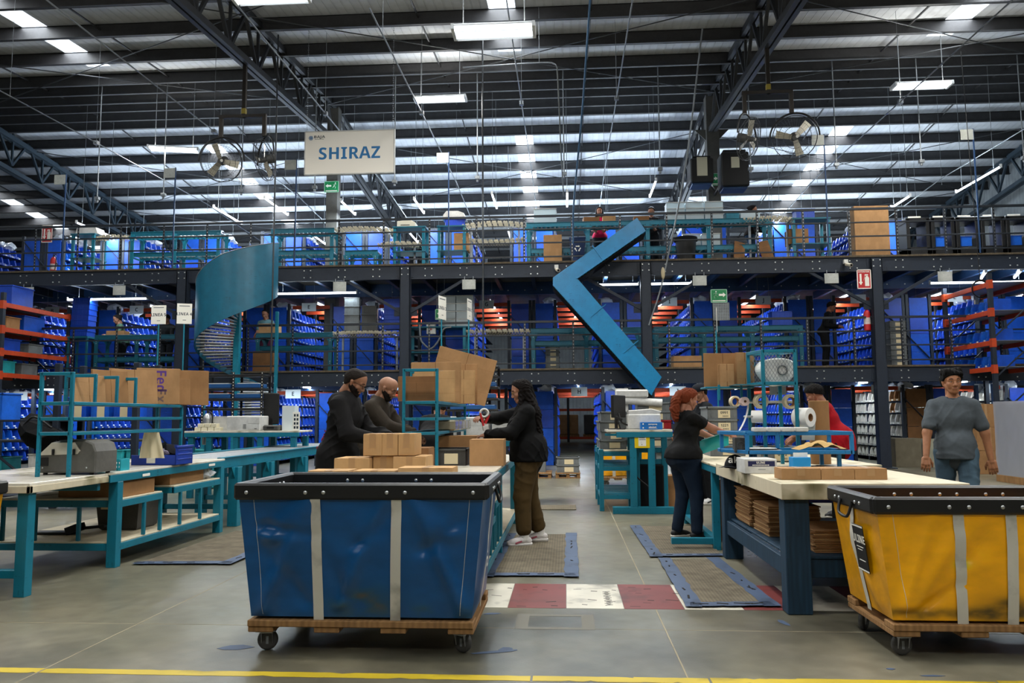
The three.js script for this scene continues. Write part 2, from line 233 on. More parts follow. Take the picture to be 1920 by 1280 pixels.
// ---------------------------------------------------------------- two-storey mezzanine
const ZM = -20, LV = [0, 2.48, 5.19], COLX = [-21.6, -15.75, -9.9, -4.05, 2.02, 7.62, 13.4];
const boltG = cyl([0, 0, 0], [0, 0, 0.018], 0.017, 0.014, 8);
for (const k of [1, 2]) {
  const Y = LV[k], name = k === 1 ? 'lower' : 'upper';
  const dk = thing('mezzanine_deck', `grey ${name} mezzanine deck with tan front lip behind the guard rail`, 'deck', [0, Y, 0]);
  obj('deck_slab', b0(XL + 0.1, XR - 0.1, -0.06, -0.012, ZM - 18, ZM, 0), mm.deck, dk); obj('front_lip', b0(XL + 0.1, XR - 0.1, -0.045, 0, ZM, ZM + 0.06), mm.deckedge, dk); obj('deck_top', b0(XL + 0.1, XR - 0.1, -0.012, 0, ZM - 18, ZM, 0), mm.deck, dk);
  for (let x = -21; x < 15.5; x += 0.96) obj('joist', [b0(x - 0.01, x + 0.01, -0.29, -0.06, ZM - 5.5, ZM - 0.05), b0(x - 0.05, x + 0.05, -0.3, -0.285, ZM - 5.5, ZM - 0.05)], x > 1 ? mm.mezzblue : mm.mezz, dk);
  obj('rear_beam', b0(XL + 0.1, XR - 0.1, -0.42, -0.06, ZM - 2.75, ZM - 2.65), k === 1 ? mm.mezzblue : mm.mezzblue, dk);
  const rb = []; for (let x = -21.3; x < 15.5; x += 0.48) rb.push(mv(boltG.clone(), x, -0.3, ZM - 2.65)); obj('rear_bolts', rb, mm.bolt, dk);
  for (let i = 0; i + 1 < COLX.length; i++) {
    const a = COLX[i], b = COLX[i + 1];
    const f = thing('mezzanine_beam', `dark steel ${name} floor beam of the ${['first', 'second', 'third', 'fourth', 'fifth', 'sixth'][i]} bay from the left, bolted in pairs`, 'beam', [0, Y, ZM], 0, `${name} floor beams`);
    obj('web', b0(a, b, -0.4, -0.045, -0.02, 0.02), mm.mezz, f); obj('flange', b0(a, b, -0.4, -0.385, -0.06, 0.045), mm.mezz, f); obj('flange', b0(a, b, -0.06, -0.045, -0.06, 0.045), mm.mezz, f);
    const bl = []; for (let x = a + 0.5; x < b - 0.25; x += 0.9) for (const dx of [0, 0.17]) for (const y of [-0.13, -0.31]) bl.push(mv(boltG.clone(), x + dx, y, 0.02)); obj('bolts', bl, mm.bolt, f);
    obj('splice_plate', [b0(b - 0.2, b + 0.2, -0.36, -0.08, 0.02, 0.032)], mm.mezz, f);
  }
}
COLX.forEach((x, i) => {
  const c = thing('mezzanine_column', ['', '', 'dark blue mezzanine column behind the spiral chute', 'dark blue mezzanine column above the tall cardboard sheets', 'dark blue mezzanine column beside the bent blue chute', 'dark blue mezzanine column with the red extinguisher sign', 'dark blue mezzanine column at the far right'][i] || `dark blue mezzanine column number ${i + 1} at far left`, 'column', [x, 0, ZM + 0.02], 0, 'mezzanine columns');
  obj('shaft', [b0(-0.13, 0.13, 0, 5.1, 0.1, 0.12), b0(-0.13, 0.13, 0, 5.1, -0.12, -0.1), b0(-0.13, -0.11, 0, 5.1, -0.12, 0.12), b0(0.11, 0.13, 0, 5.1, -0.12, 0.12)], mm.mezz, c); obj('base_plate', b0(-0.22, 0.22, 0, 0.025, -0.22, 0.22), mm.mezz, c);
  for (const s of [-1, 1]) {
    obj('knee_brace', bar([s * 0.12, 3.95, -0.04], [s * 1.6, 4.82, -0.04], 0.07), mm.mezz, c); obj('brace_plate', b0(s * 0.12, s * 0.3, 3.85, 4.08, -0.05, -0.03), mm.mezz, c);
    obj('bolts', [4.9, 5.05].map((y) => mv(boltG.clone(), s * 0.08, y, 0.12)), mm.bolt, c);
  }
});
// guard rails, one length per bay
const railTemplate = {};
for (const k of [1, 2]) for (let i = 0; i + 1 < COLX.length; i++) {
  const a = COLX[i], b = COLX[i + 1], Y = LV[k], g = thing('guard_rail', `dark four-bar guard rail of the ${k === 1 ? 'lower' : 'upper'} deck, ${['first', 'second', 'third', 'fourth', 'fifth', 'sixth'][i]} bay from the left`, 'railing', [a, Y, ZM + 0.01], 0, 'mezzanine guard rails'), W = b - a, n = 5;
  for (let j = 0; j < n; j++) { const x = (j + 0.5) * W / n; obj('post', [b0(x - 0.025, x + 0.025, 0, 1.17, -0.005, 0.003), b0(x - 0.025, x - 0.019, 0, 1.17, -0.045, 0.003)], mm.rail, g); obj('post_holes', Array.from({ length: 13 }, (_, q) => b0(x - 0.006, x + 0.012, 0.08 + q * 0.085, 0.1 + q * 0.085, 0.0032, 0.0045, 0)), mm.steel, g, 'stuff'); }
  for (const y of [0.13, 0.49, 0.84]) obj('rail_bar', b0(0, W, y - 0.018, y + 0.018, -0.045, -0.012), mm.rail, g);
  obj('top_rail', b0(0, W, 1.15, 1.205, -0.05, 0.005), mm.rail, g);
}
// ---------------------------------------------------------------- lamps
// twin-tube bay lights hung on chains under the roof; unseen ones are added to light the front of the hall and the line sign
function bayLight(x, y, z, turn, label, L = 1.22, W = 0.34, hang = 1) {
  const t = thing('bay_light', label, 'light', [x, y, z], turn, 'hanging twin-tube bay lights');
  obj('reflector', [b0(-L / 2, L / 2, 0.03, 0.05, -W / 2, W / 2), bx(L, 0.012, 0.09, 0, 0.02, W / 2 + 0.02, 0, 0.6), bx(L, 0.012, 0.09, 0, 0.02, -W / 2 - 0.02, 0, -0.6)], mm.lampbody, t);
  for (const s of [-1, 1]) obj('end_cap', b0(s * L / 2, s * (L / 2 + 0.05), -0.035, 0.055, -W / 2, W / 2), mm.lampbody, t);
  for (const q of [-0.3, 0.3]) obj('tube', cyl([-L / 2, -0.005, q * W], [L / 2, -0.005, q * W], 0.03, 0.03, 8), mm.lamp, t);
  const up = Math.max(0.5, roofY(z) + 0.34 - y); for (const s of [-1, 1]) obj('chain', cyl([s * L * 0.4, 0.05, 0], [s * L * 0.4, up, 0], 0.008, 0.008, 5), mm.galv, t);
  for (const q of [-0.3, 0.3]) areaLight(L, 0.07, L_BAY * W / 0.14, NEUTRAL, x + Math.sin(turn) * q * W, y - 0.04, z + Math.cos(turn) * q * W, turn); areaLight(L, 0.12, L_BAY * 0.7, NEUTRAL, x, y + 0.06, z, turn, true);   // upward light added above the solid reflector to brighten the roof
}
bayLight(-1.07, 7.35, -12.1, 0, 'nearest twin-tube bay light hanging at top centre', 1.22, 0.42);
bayLight(-3.05, 9.2, -19.2, 0, 'twin-tube bay light hanging right of the white line sign');
bayLight(8.35, 8.9, -18.6, 0, 'twin-tube bay light hanging at upper right above the fans');
bayLight(-10.6, 8.6, -20.6, 0.25, 'twin-tube bay light hanging behind the left pair of fans');
for (const [x, z] of [[-9.5, -12], [-4.9, -12.6], [2.6, -12.6], [7.2, -12], [-8, -4.5], [-1, -4.5], [6, -4.5], [-1, 3], [6, 3], [12, -9]]) bayLight(x, roofY(z) - 1.3, z, 0, 'unseen twin-tube bay light added to light the front of the hall');  // out-of-view fixtures added for light on the floor and the SHIRAZ sign
// single tubes under the mezzanine decks
function tubeLight(x, y, z, turn, label, L = 2.2, I = L_TUBE, drop = 0.25, round = false) {
  const t = thing('tube_light', label, 'light', [x, y, z], turn, 'fluorescent tube lights');
  if (!round) obj('batten', b0(-L / 2, L / 2, 0.03, 0.07, -0.035, 0.035), mm.lampbody, t); for (const s of [-1, 1]) { obj('end_cap', b0(s * (L / 2 - 0.03), s * L / 2, -0.03, 0.07, -0.03, 0.03), mm.lampbody, t); if (drop) obj('hanger', cyl([s * L * 0.35, 0.07, 0], [s * L * 0.35, 0.07 + drop, 0], 0.006, 0.006, 5), mm.galv, t); }
  obj('tube', cyl([-L / 2 + 0.03, 0, 0], [L / 2 - 0.03, 0, 0], 0.028, 0.028, 8), mm.lamp, t);
  areaLight(L - 0.1, 0.06, I, COOL, x, y - 0.034, z, turn); if (round) areaLight(L - 0.1, 0.06, I * round, COOL, x, y + 0.034, z, turn, true);
}
// ---------------------------------------------------------------- picking racks with blue bins, three storeys
const AX = (k) => 0.35 + 2.57 * k, AW = 0.575, LET = { '-7': 'A', '-6': 'B', '-5': 'C', '-4': 'D', '-3': 'E', '-2': 'F', '-1': 'G', 0: 'H', 1: 'I', 2: 'J', 3: 'K', 4: 'L', 5: 'M' };
const crumple = (r, s, seg = 7) => { const g = new THREE.IcosahedronGeometry(r, 1), p = g.attributes.position, q = rng(s), h = new Map(); for (let i = 0; i < p.count; i++) { const k = [p.getX(i), p.getY(i), p.getZ(i)].map((v) => v.toFixed(3)).join(); if (!h.has(k)) h.set(k, 0.65 + 0.6 * q()); const f = h.get(k); p.setXYZ(i, p.getX(i) * f, p.getY(i) * f * 0.7, p.getZ(i) * f); } g.computeVertexNormals(); return fin(g); };
// open-fronted bin: front faces +x, 0.30 wide in z
const binShell = [b0(-0.4, 0, 0, 0.008, -0.14, 0.14, 0), b0(-0.4, -0.392, 0, 0.22, -0.14, 0.14, 0), b0(-0.006, 0, 0, 0.055, -0.14, 0.14, 0), ...[-1, 1].map((s) => { const g = prism([[-0.4, 0], [0.012, 0], [0.012, 0.12], [-0.03, 0.26], [-0.4, 0.26]], 0.018); g.translate(0, 0, s > 0 ? 0.13 : -0.148); return g; }), b0(-0.004, 0.01, 0.048, 0.058, -0.14, 0.14, 0)];
const binGeo = mergeGeometries(binShell), binTag = b0(0.0, 0.004, 0.012, 0.046, -0.035, 0.035, 0), bagGeos = [1, 2, 3].map((s) => { const g = mergeGeometries([mv(crumple(0.08, s), -0.15, 0.06, 0.02), mv(crumple(0.05, s + 9), -0.08, 0.06, -0.04)]); return g; });
const protoBin = (mat, name, bag) => { const t = new THREE.Group(); t.name = name; obj('shell', binGeo, mat, t); obj('label', binTag, mm.paper, t); if (bag >= 0) obj('bag', bagGeos[bag], mm.bag, t); return t; };
const blueBins = [protoBin(mm.bin, 'picking_bin', 0), protoBin(mm.bin2, 'picking_bin', 1), protoBin(mm.bin, 'picking_bin', 2), protoBin(mm.bin2, 'picking_bin', -1)];
const cardBins = [protoBin(mm.white, 'carton_bin', 0), protoBin(mm.card2, 'carton_bin', 1), protoBin(mm.white, 'carton_bin', 2), protoBin(mm.white, 'carton_bin', -1)];
const farBins = { blue: [], card: [] };
let nearCount = 0;
const upr = (x, z, y0, y1) => b0(x - 0.04, x + 0.04, y0, y1, z - 0.045, z + 0.045, 0.004);
const Rb = rng(31);
function rack(k, lv) {                                      // the double rack to the left of aisle k
  const z0 = [-21.3, -22.5, -23.7][lv], y0 = LV[lv], y1 = y0 + [1.95, 2.0, 1.75][lv], xr = AX(k) - AW, xl = AX(k - 1) + AW, len = 9, word = ['ground-floor', 'lower-deck', 'upper-deck'][lv];
  const t = thing('picking_rack', `blue ${word} picking rack between aisle ${LET[k - 1] ?? 'end'} and aisle ${LET[k] ?? 'end'}, end panel to the front`, 'rack', [0, 0, 0], 0, `${word} picking racks`);
  for (const x of [xl, (xl + xr) / 2 - 0.05, (xl + xr) / 2 + 0.05, xr]) for (let j = 0; j < 3; j++) obj('upright', upr(x + (x === xl ? 0.05 : x === xr ? -0.05 : 0), z0 - 0.06 - j * 2.4, y0, y1 + 0.1), mm.mezz, t);
  const rows = lv === 2 ? 5 : 6, dy = (y1 - y0 - 0.12) / rows;
  for (let r = 0; r < rows; r++) obj('shelf', b0(xl + 0.08, xr - 0.08, y0 + 0.09 + r * dy, y0 + 0.11 + r * dy, z0 - len, z0 - 0.05, 0).scale(1, 1, 1), mm.mezzblue, t);
  // blue corrugated end panels with seams, and a diagonal brace in front
  const h = (y1 - y0) / 4; for (const [a, b] of [[xl + 0.12, (xl + xr) / 2 - 0.1], [(xl + xr) / 2 + 0.1, xr - 0.12]]) for (let j = 0; j < 4; j++) { if (lv === 0 && k === 4 && a < (xl + xr) / 2) { obj('end_panel', bx(b - a, h - 0.01, 0.03, (a + b) / 2, y0 + h * (j + 0.5), z0 - 0.02), mm.cardD, t); continue; } obj('end_panel', bx(b - a, h - 0.006, 0.03, (a + b) / 2 + 0.004 * Rb(), y0 + h * (j + 0.5), z0 - 0.02 - 0.008 * Rb()), Rb() < 0.3 ? mm.binD : mm.panel, t); }
  obj('diagonal_brace', bar([xl + 0.06, y0 + 1.7, z0 + 0.01], [xr - 0.06, y0 + 0.25, z0 + 0.01], 0.05, 0.02), mm.mezz, t);
  if (lv < 2) for (let j = 0; j < 6; j++) obj('tie_beam', b0(xr - 0.02, AX(k) + AW + 0.02, y1 - 0.03, y1 + 0.07, z0 - 0.3 - j * 1.25, z0 - 0.25 - j * 1.25), mm.orange, t);
  // bins on the face the camera can see
  const faces = []; if (AX(k) < 1) faces.push([xr, 1]); if (AX(k - 1) > -1) faces.push([xl, -1]);
  for (const [fx, dir] of faces) {
    const kk = dir > 0 ? k : k - 1, card = lv === 0 && kk >= 3, set = card ? cardBins : blueBins, nz = lv === 2 ? 10 : 17;
    for (let c = 0; c < nz; c++) for (let r = 0; r < rows; r++) {
      const z = z0 - 0.3 - c * 0.31, y = y0 + 0.112 + r * dy, v = Math.floor(Rb() * 4), near = c < (lv === 2 ? 1 : Math.abs(kk) < 5 ? 2 : 1) && nearCount < 296;
      if (near) { nearCount++; const o = copyOf(set[v], fx, y, z, dir > 0 ? 0 : Math.PI); tag(o, card ? `pale carton bin in the ground-floor rack face at aisle ${LET[kk]}` : `blue picking bin in the ${word} rack face at aisle ${LET[kk]}`, 'bin', `bins in the ${word} rack at aisle ${LET[kk]}`); } else farBins[card ? 'card' : 'blue'].push([fx, y, z, dir > 0 ? 0 : Math.PI, v]);
    }
    // flattened bags stuffed on top of the rack
    for (let j = 0; j < 3; j++) { const o = obj('poly_bag', mv(crumple(0.2, 40 + j + k * 3 + lv), 0, 0, 0), mm.bag, undefined); o.position.set(fx - dir * (0.2 + 0.15 * Rb()), y1 + 0.06, z0 - 0.3 - j * 0.5); o.rotation.y = Rb() * 3; tag(o, `crumpled clear bag lying on top of the ${word} rack at aisle ${LET[kk]}`, 'bag', `bags on the ${word} racks`); }
  }
  // letter board and lamp of the aisle
  if (LET[k] && lv < 2) {
    const s = thing('aisle_sign', `small white aisle sign with the letter ${LET[k]} over the ${word} aisle`, 'sign', [AX(k), y1 - 0.02, z0 + 0.08], 0, `${word} aisle signs`);
    obj('board', b0(-0.21, 0.21, -0.12, 0.12, 0, 0.006), M('#c3cdd3', 0.5), s); obj('letter', text(LET[k], 0.11, 0, -0.05, 0.0061), mm.ink, s); for (const q of [-1, 1]) obj('hanger', cyl([q * 0.15, 0.12, 0.003], [q * 0.15, LV[lv + 1] - 0.06 - y1 + 0.02, 0.003], 0.004, 0.004, 4), mm.galv, s);
    for (const dz of [1.6, 4.6]) tubeLight(AX(k), y1 + 0.2, z0 - dz, Math.PI / 2, `tube light over ${word} rack aisle ${LET[k]}`, 2.0, L_AISLE, LV[lv + 1] - 0.06 - y1 - 0.27);
  }
}
for (let k = -7; k <= 5; k++) { rack(k, 0); rack(k, 1); if (k < 5) rack(k, 2); }
for (const [kind, mat] of [['blue', [lin(0.012, 0.085, 0.62), lin(0.75, 0.8, 0.86)]], ['card', [lin(0.6, 0.57, 0.5), lin(0.75, 0.8, 0.86)]]]) {
  const paint = (g, c) => { const n = g.attributes.position.count, a = new Float32Array(n * 3); for (let i = 0; i < n; i++) a.set([c.r, c.g, c.b], i * 3); g = g.clone(); g.setAttribute('color', new THREE.BufferAttribute(a, 3)); return g; };
  const g = mergeGeometries([paint(binGeo, mat[0]), paint(binTag, lin(0.8, 0.8, 0.78)), paint(bagGeos[0], mat[1])]);
  const im = new THREE.InstancedMesh(g, M('#ffffff', 0.4, { vertexColors: true }), farBins[kind].length); im.name = kind === 'blue' ? 'picking_bins' : 'carton_bins'; im.castShadow = im.receiveShadow = true;
  const m4 = new THREE.Matrix4(); farBins[kind].forEach(([x, y, z, a], i) => im.setMatrixAt(i, m4.makeRotationY(a).setPosition(x, y, z)));
  scene.add(im); Object.assign(im.userData, { kind: 'stuff', label: kind === 'blue' ? 'blue picking bins holding white bags deep inside the rack aisles' : 'pale carton bins with clear bags deep inside the right ground-floor aisles', category: 'bins' });
}
// pallet racks with orange beams that flank the mezzanine
function palletRack(x, za, zb, y0, y1, levels, label, dir) {
  const t = thing('pallet_rack', label, 'rack', [x, 0, 0]);
  for (const z of [za, zb]) { for (const dx of [0, -dir * 0.9]) obj('upright', b0(dx - 0.045, dx + 0.045, 0, y1, z - 0.05, z + 0.05), mm.mezz, t); for (let y = 0.3; y < y1 - 0.8; y += 0.9) obj('frame_brace', bar([0, y, z], [-dir * 0.9, y + 0.8, z], 0.03), mm.mezz, t); }
  for (const y of levels) { for (const dx of [0, -dir * 0.9]) obj('beam', b0(dx - 0.03, dx + 0.03, y, y + 0.11, Math.min(za, zb), Math.max(za, zb)), mm.orange, t); for (const z of [za, zb]) obj('beam_bracket', b0(-0.05, 0.05, y - 0.05, y + 0.15, z - 0.06, z + 0.06), mm.orange, t); obj('shelf_board', b0(-dir * 0.87, -dir * 0.03, y + 0.1, y + 0.115, Math.min(za, zb) + 0.05, Math.max(za, zb) - 0.05), mm.galv, t); }
  return t;
}
palletRack(9.75, -18.9, -21.1, 0, 4.5, [2.25, 2.85, 3.55, 4.2], 'pallet rack with orange beams and blue bins behind the man in grey', -1);
for (const y of [2.37, 2.97, 3.67]) for (let c = 0; c < 6; c++) { const o = copyOf(blueBins[c % 4], 9.86, y, -19.15 - c * 0.33, Math.PI); tag(o, `blue picking bin on the ${y < 2.5 ? 'lowest' : y < 3.2 ? 'middle' : 'highest'} shelf of the orange-beamed pallet rack`, 'bin', `bins on the orange-beamed rack, shelf at ${y < 2.5 ? 'bottom' : y < 3.2 ? 'middle' : 'top'}`); }
palletRack(-13.55, -18.3, -20.9, 0, 4.35, [2.3, 2.85, 3.4, 4.0], 'pallet rack with orange beams at the left edge', 1);
for (const [y, z, m, w, h, l] of [[2.42, -18.8, mm.toteT, 0.5, 0.3, 'teal tote'], [2.42, -19.6, mm.grey, 0.6, 0.28, 'grey tote'], [2.97, -18.9, mm.binD, 0.6, 0.3, 'dark blue tote'], [2.97, -19.8, mm.tote, 0.55, 0.25, 'pale grey tote'], [3.52, -18.9, mm.card2, 0.5, 0.3, 'brown carton'], [3.52, -19.7, mm.panel, 0.8, 0.4, 'blue tote'], [4.12, -19.2, mm.binD, 0.8, 0.5, 'tall blue tote']]) {
  const o = thing('tote', `${l} on the left orange-beamed pallet rack, ${y < 2.5 ? 'lowest' : y < 3 ? 'second' : y < 3.6 ? 'third' : 'top'} shelf`, 'tote', [-14, y, z]); obj('body', b0(-0.3, 0.3, 0, h, -w / 2, w / 2, 0.01), m, o); obj('rim', b0(-0.32, 0.32, h - 0.03, h, -w / 2 - 0.02, w / 2 + 0.02, 0.005), m, o);
}
// far end of aisle H: rack of wrapped pallets
{ const t = thing('pallet_rack', 'dark pallet rack with orange beams at the far end of aisle H', 'rack', [0.3, 0, -40.5]);
  for (const x of [-2.4, -0.2, 2.2]) obj('upright', b0(x - 0.06, x + 0.06, 0, 2.3, -0.05, 0.05), mm.dsteel, t); for (const y of [0.15, 1.55]) obj('beam', b0(-2.4, 2.2, y, y + 0.12, -0.03, 0.03), mm.orange, t);
  for (const [x, m, l] of [[-1.5, mm.blackpl, 'dark wrapped'], [1.1, mm.dgrey, 'grey wrapped'], [-0.2, mm.card2, 'brown carton']]) { const p = thing('wrapped_pallet', `${l} pallet load at the far end of aisle H`, 'pallet', [0.3 + x, 0.27, -41]); obj('load', b0(-0.5, 0.5, 0.12, 1.1, -0.5, 0.5, 0.03), m, p); obj('pallet', b0(-0.55, 0.55, 0, 0.11, -0.5, 0.5), mm.ply, p); }
}
// tubes under the decks, along the front
for (const [x, L, l] of [[-13.6, 3.2, 'tube light under the lower deck at the left edge'], [-7.1, 2.4, 'tube light under the lower deck above the hooded man'], [1.35, 1.15, 'tube light under the lower deck left of the bent chute'], [2.95, 1.1, 'tube light under the lower deck right of the bent chute'], [11.3, 1.25, 'tube light under the lower deck right of the man in grey'], [12.8, 1.25, 'tube light under the lower deck at the right edge']]) tubeLight(x, 2.13, -20.6, 0, l, L, L_TUBE, 0.22, true);
for (const [x, y, L, l] of [[-12.5, 4.55, 2.3, 'long tube light under the upper deck at the left'], [-6.75, 4.62, 2.4, 'long tube light under the upper deck right of the spiral chute'], [1.4, 4.72, 1.1, 'tube light under the upper deck left of the column by the bent chute'], [2.75, 4.72, 1.15, 'tube light under the upper deck right of the column by the bent chute'], [10.6, 4.62, 2.6, 'long tube light under the upper deck at the right']]) tubeLight(x, y, -20.9, 0, l, L, L_TUBE, 5.06 - y, true);
for (const [x, z, l] of [[10.0, -21.3, 'first'], [10.8, -21.2, 'second'], [11.6, -21.1, 'third']]) tubeLight(x, 4.85, z, 1.2, `slanting tube light under the upper deck at right, ${l} of three`, 1.2, L_TUBE * 0.5, 0.21);
// LED tubes hung over the upper deck, running front to back
for (const [x, z, y, L, l] of [[-9.9, -22.6, 7.25, 2.0, 'right of the far left truss'], [-8.6, -23.0, 7.6, 2.0, 'left of the line sign'], [-6.3, -22.6, 7.4, 1.6, 'just right of the grey column'], [-4.2, -22.6, 7.4, 1.6, 'below the line sign on its right'], [-2.0, -22.6, 7.5, 1.6, 'left of the centre skylight'], [0.1, -22.6, 7.5, 1.6, 'right of the centre skylight'], [2.55, -22.6, 7.75, 1.7, 'left of the black speaker boxes'], [11.2, -22.0, 7.6, 2.4, 'near the right wall truss'], [9.4, -22.6, 7.2, 1.3, 'above the tall brown carton'], [6.3, -24, 7.0, 1.6, 'behind the right fans'], [-14.2, -23, 7.0, 2.0, 'at the far left end']]) tubeLight(x, y, z, Math.PI / 2, `hanging LED tube over the upper deck, ${l}`, L, L_LED, roofY(z) + 0.27 - y, 0.3);
for (const z of [-27.5, -32.5]) for (let i = 0; i < 9; i++) tubeLight(-15.5 + i * 3.4, 7.6, z, Math.PI / 2, `small far LED tube above the racks of the upper deck, ${z > -30 ? 'nearer' : 'farther'} row`, 1.6, L_LED, roofY(z) - 7.33, true);
// ---------------------------------------------------------------- canvas bulk carts on wooden dollies
const segFold = (u, v, a, b, w, amp) => { const dx = b[0] - a[0], dy = b[1] - a[1], t = Math.max(0, Math.min(1, ((u - a[0]) * dx + (v - a[1]) * dy) / (dx * dx + dy * dy))), q = Math.hypot(u - a[0] - t * dx, v - a[1] - t * dy); return amp * Math.exp(-(q * q) / (w * w)) * (0.3 + 0.7 * t); };
function castor(t, x, z, turn, h = 0.13) {
  const c = new THREE.Group(); c.name = 'castor'; t.add(c); c.position.set(x, 0, z); c.rotation.y = turn;
  obj('wheel', mv(lathe([[0, -0.018], [0.036, -0.018], [0.05, -0.016], [0.056, -0.008], [0.056, 0.008], [0.05, 0.016], [0.036, 0.018], [0, 0.018]], 20), 0.02, 0.056, 0, 0, 0, Math.PI / 2).rotateY(Math.PI / 2).translate(0, 0, 0), mm.dgrey, c);
  obj('hub', mv(cyl([0, -0.021, 0], [0, 0.021, 0], 0.02, 0.02, 12), 0, 0.056, -0.02, 0, 0, 0).applyMatrix4(new THREE.Matrix4().makeTranslation(0, 0, 0)), mm.galv, c).visible = true;
  obj('fork', [bx(0.004, 0.085, 0.045, -0.03, 0.085, -0.01, 0, 0.25), bx(0.004, 0.085, 0.045, 0.03, 0.085, -0.01, 0, 0.25), b0(-0.032, 0.032, h - 0.02, h - 0.012, -0.03, 0.03)], mm.steel, c); obj('mounting_plate', b0(-0.055, 0.055, h - 0.008, h, -0.05, 0.05), mm.galv, c);
}
function bulkCart(o) {
  const { x, z, W, Dp, w, d, H, base = 0.2, turn = 0, label, color, folds, stain } = o, t = thing('bulk_cart', label, 'cart', [x, 0, z], turn);
  // x,z = centre ; W,Dp rim ; w,d floor of the basket
  const wob = (s, u, v) => { let k = 0; for (const f of folds[s] ?? []) k += segFold(u, v, ...f); return k * 1.7 * Math.sin(Math.PI * Math.min(1, v * 1.02)) ** 0.4 + 0.01 * Math.sin(Math.PI * v) * (vnoise(u * 7 + s * 3, v * 5, 64) - 0.5) + 0.012 * Math.sin(Math.PI * u) * Math.sin(Math.PI * v); };
  const wall = (s, off) => grid(56, 40, (u, v) => { // s: 0 front,1 right,2 back,3 left ; v up
    const y = base + (H - base) * v, hw = (w + (W - w) * v) / 2, hd = (d + (Dp - d) * v) / 2, k = wob(s, u, v) + off, q = 2 * u - 1, rc = 0.02 * (1 - Math.abs(q) ** 12);
    if (s === 0) return [q * hw, y, hd + k * (1 - q ** 20)]; if (s === 1) return [hw + k * (1 - q ** 20), y, -q * hd]; if (s === 2) return [-q * hw, y, -hd - k * (1 - q ** 20)]; return [-hw - k * (1 - q ** 20), y, q * hd]; });
  const base0 = M(color, 0.36, { map: tMottle, bumpMap: tWeave, bumpScale: 0.0002 });
  const uvw = (g) => { const p = g.attributes.position, uv = g.attributes.uv; for (let i = 0; i < p.count; i++) uv.setXY(i, (p.getX(i) + W / 2) / W, (p.getY(i) - base) / (H - base)); return g; };
  const st = tex(256, (u, v) => stain(u, v, fbm(u, v, 12, 4)), true, 1); st.wrapS = st.wrapT = THREE.ClampToEdgeWrapping;
  const sm = M('#ffffff', 0.3, { map: st, bumpMap: tWeave, bumpScale: 0.0002 });
  obj('canvas_front', uvw(wall(0, 0)), sm, t); obj('canvas_side', wall(1, 0), base0, t); obj('canvas_side', wall(3, 0), base0, t); obj('canvas_back', wall(2, 0), base0, t);
  obj('lining', [0, 1, 2, 3].map((s) => wall(s, -0.014)), base0, t); obj('basket_floor', b0(-w / 2, w / 2, base, base + 0.01, -d / 2, d / 2), base0, t);
  // black rim band
  const rim = []; const rb = (x0, x1, z0, z1) => rim.push(b0(x0, x1, H - 0.085, H + 0.005, z0, z1, 0.012)); rb(-W / 2 - 0.014, W / 2 + 0.014, Dp / 2 - 0.034, Dp / 2 + 0.024); rb(-W / 2 - 0.014, W / 2 + 0.014, -Dp / 2 - 0.024, -Dp / 2 + 0.034); rb(-W / 2 - 0.024, -W / 2 + 0.034, -Dp / 2, Dp / 2); rb(W / 2 - 0.034, W / 2 + 0.024, -Dp / 2, Dp / 2);
  obj('rim_band', rim, M('#131313', 0.42, { map: tScuff }), t);
  const rv = []; for (const s of o.straps) for (const q of [-0.05, 0.05]) { rv.push(ball(0.011, s + q, H - 0.045, Dp / 2 + 0.025, 1, 1, 0.6, 8), ball(0.011, s + q, H - 0.045, -Dp / 2 + 0.036, 1, 1, 0.6, 8)); } for (const q of [-1, 1]) rv.push(ball(0.011, q * (W / 2 - 0.06), H - 0.045, Dp / 2 + 0.025, 1, 1, 0.6, 8)); for (const q of [-1, 1]) for (const zz of [-0.2, -0.13, 0.13, 0.2]) rv.push(ball(0.011, q * (W / 2 + 0.026), H - 0.045, zz, 0.6, 1, 1, 8), ball(0.011, q * (W / 2 - 0.036), H - 0.045, zz, 0.6, 1, 1, 8));
  for (const r of rv) obj('rivet', r, mm.steel, t);
  const strap = (s, side) => { const n = 24, sw = 0.028, f = (u, v) => { const vv = -0.03 + v * 0.94, y = base + (H - base) * vv, hw = (w + (W - w) * vv) / 2, hd = (d + (Dp - d) * vv) / 2, k = wob(side, side ? 0.5 : 0.5 + (s / (2 * hw)), Math.max(0, vv)) + 0.006; const q = (u - 0.5) * 2 * sw; return side === 0 ? [s * (1 - (1 - vv) * 0.06) + q, y, hd + k] : side === 3 ? [-hw - k, y, s + q] : [hw + k, y, s - q]; }; return grid(3, n, f); };
  const wm = M('#d5d3c8', 0.75, { map: tDirt, bumpMap: tWeave, bumpScale: 0.0004, side: THREE.DoubleSide });
  for (const s of o.straps) obj('webbing_strap', strap(s, 0), wm, t); for (const sd of [1, 3]) obj('webbing_strap', strap(0, sd), wm, t);
  for (const q of [-1, 1]) { obj('rope_handle', tube([[q * (W / 2 + 0.03), H - 0.05, -0.1], [q * (W / 2 + 0.05), H - 0.12, -0.07], [q * (W / 2 + 0.05), H - 0.13, 0.07], [q * (W / 2 + 0.03), H - 0.05, 0.1]], 0.009, 6, 14), mm.black, t); }
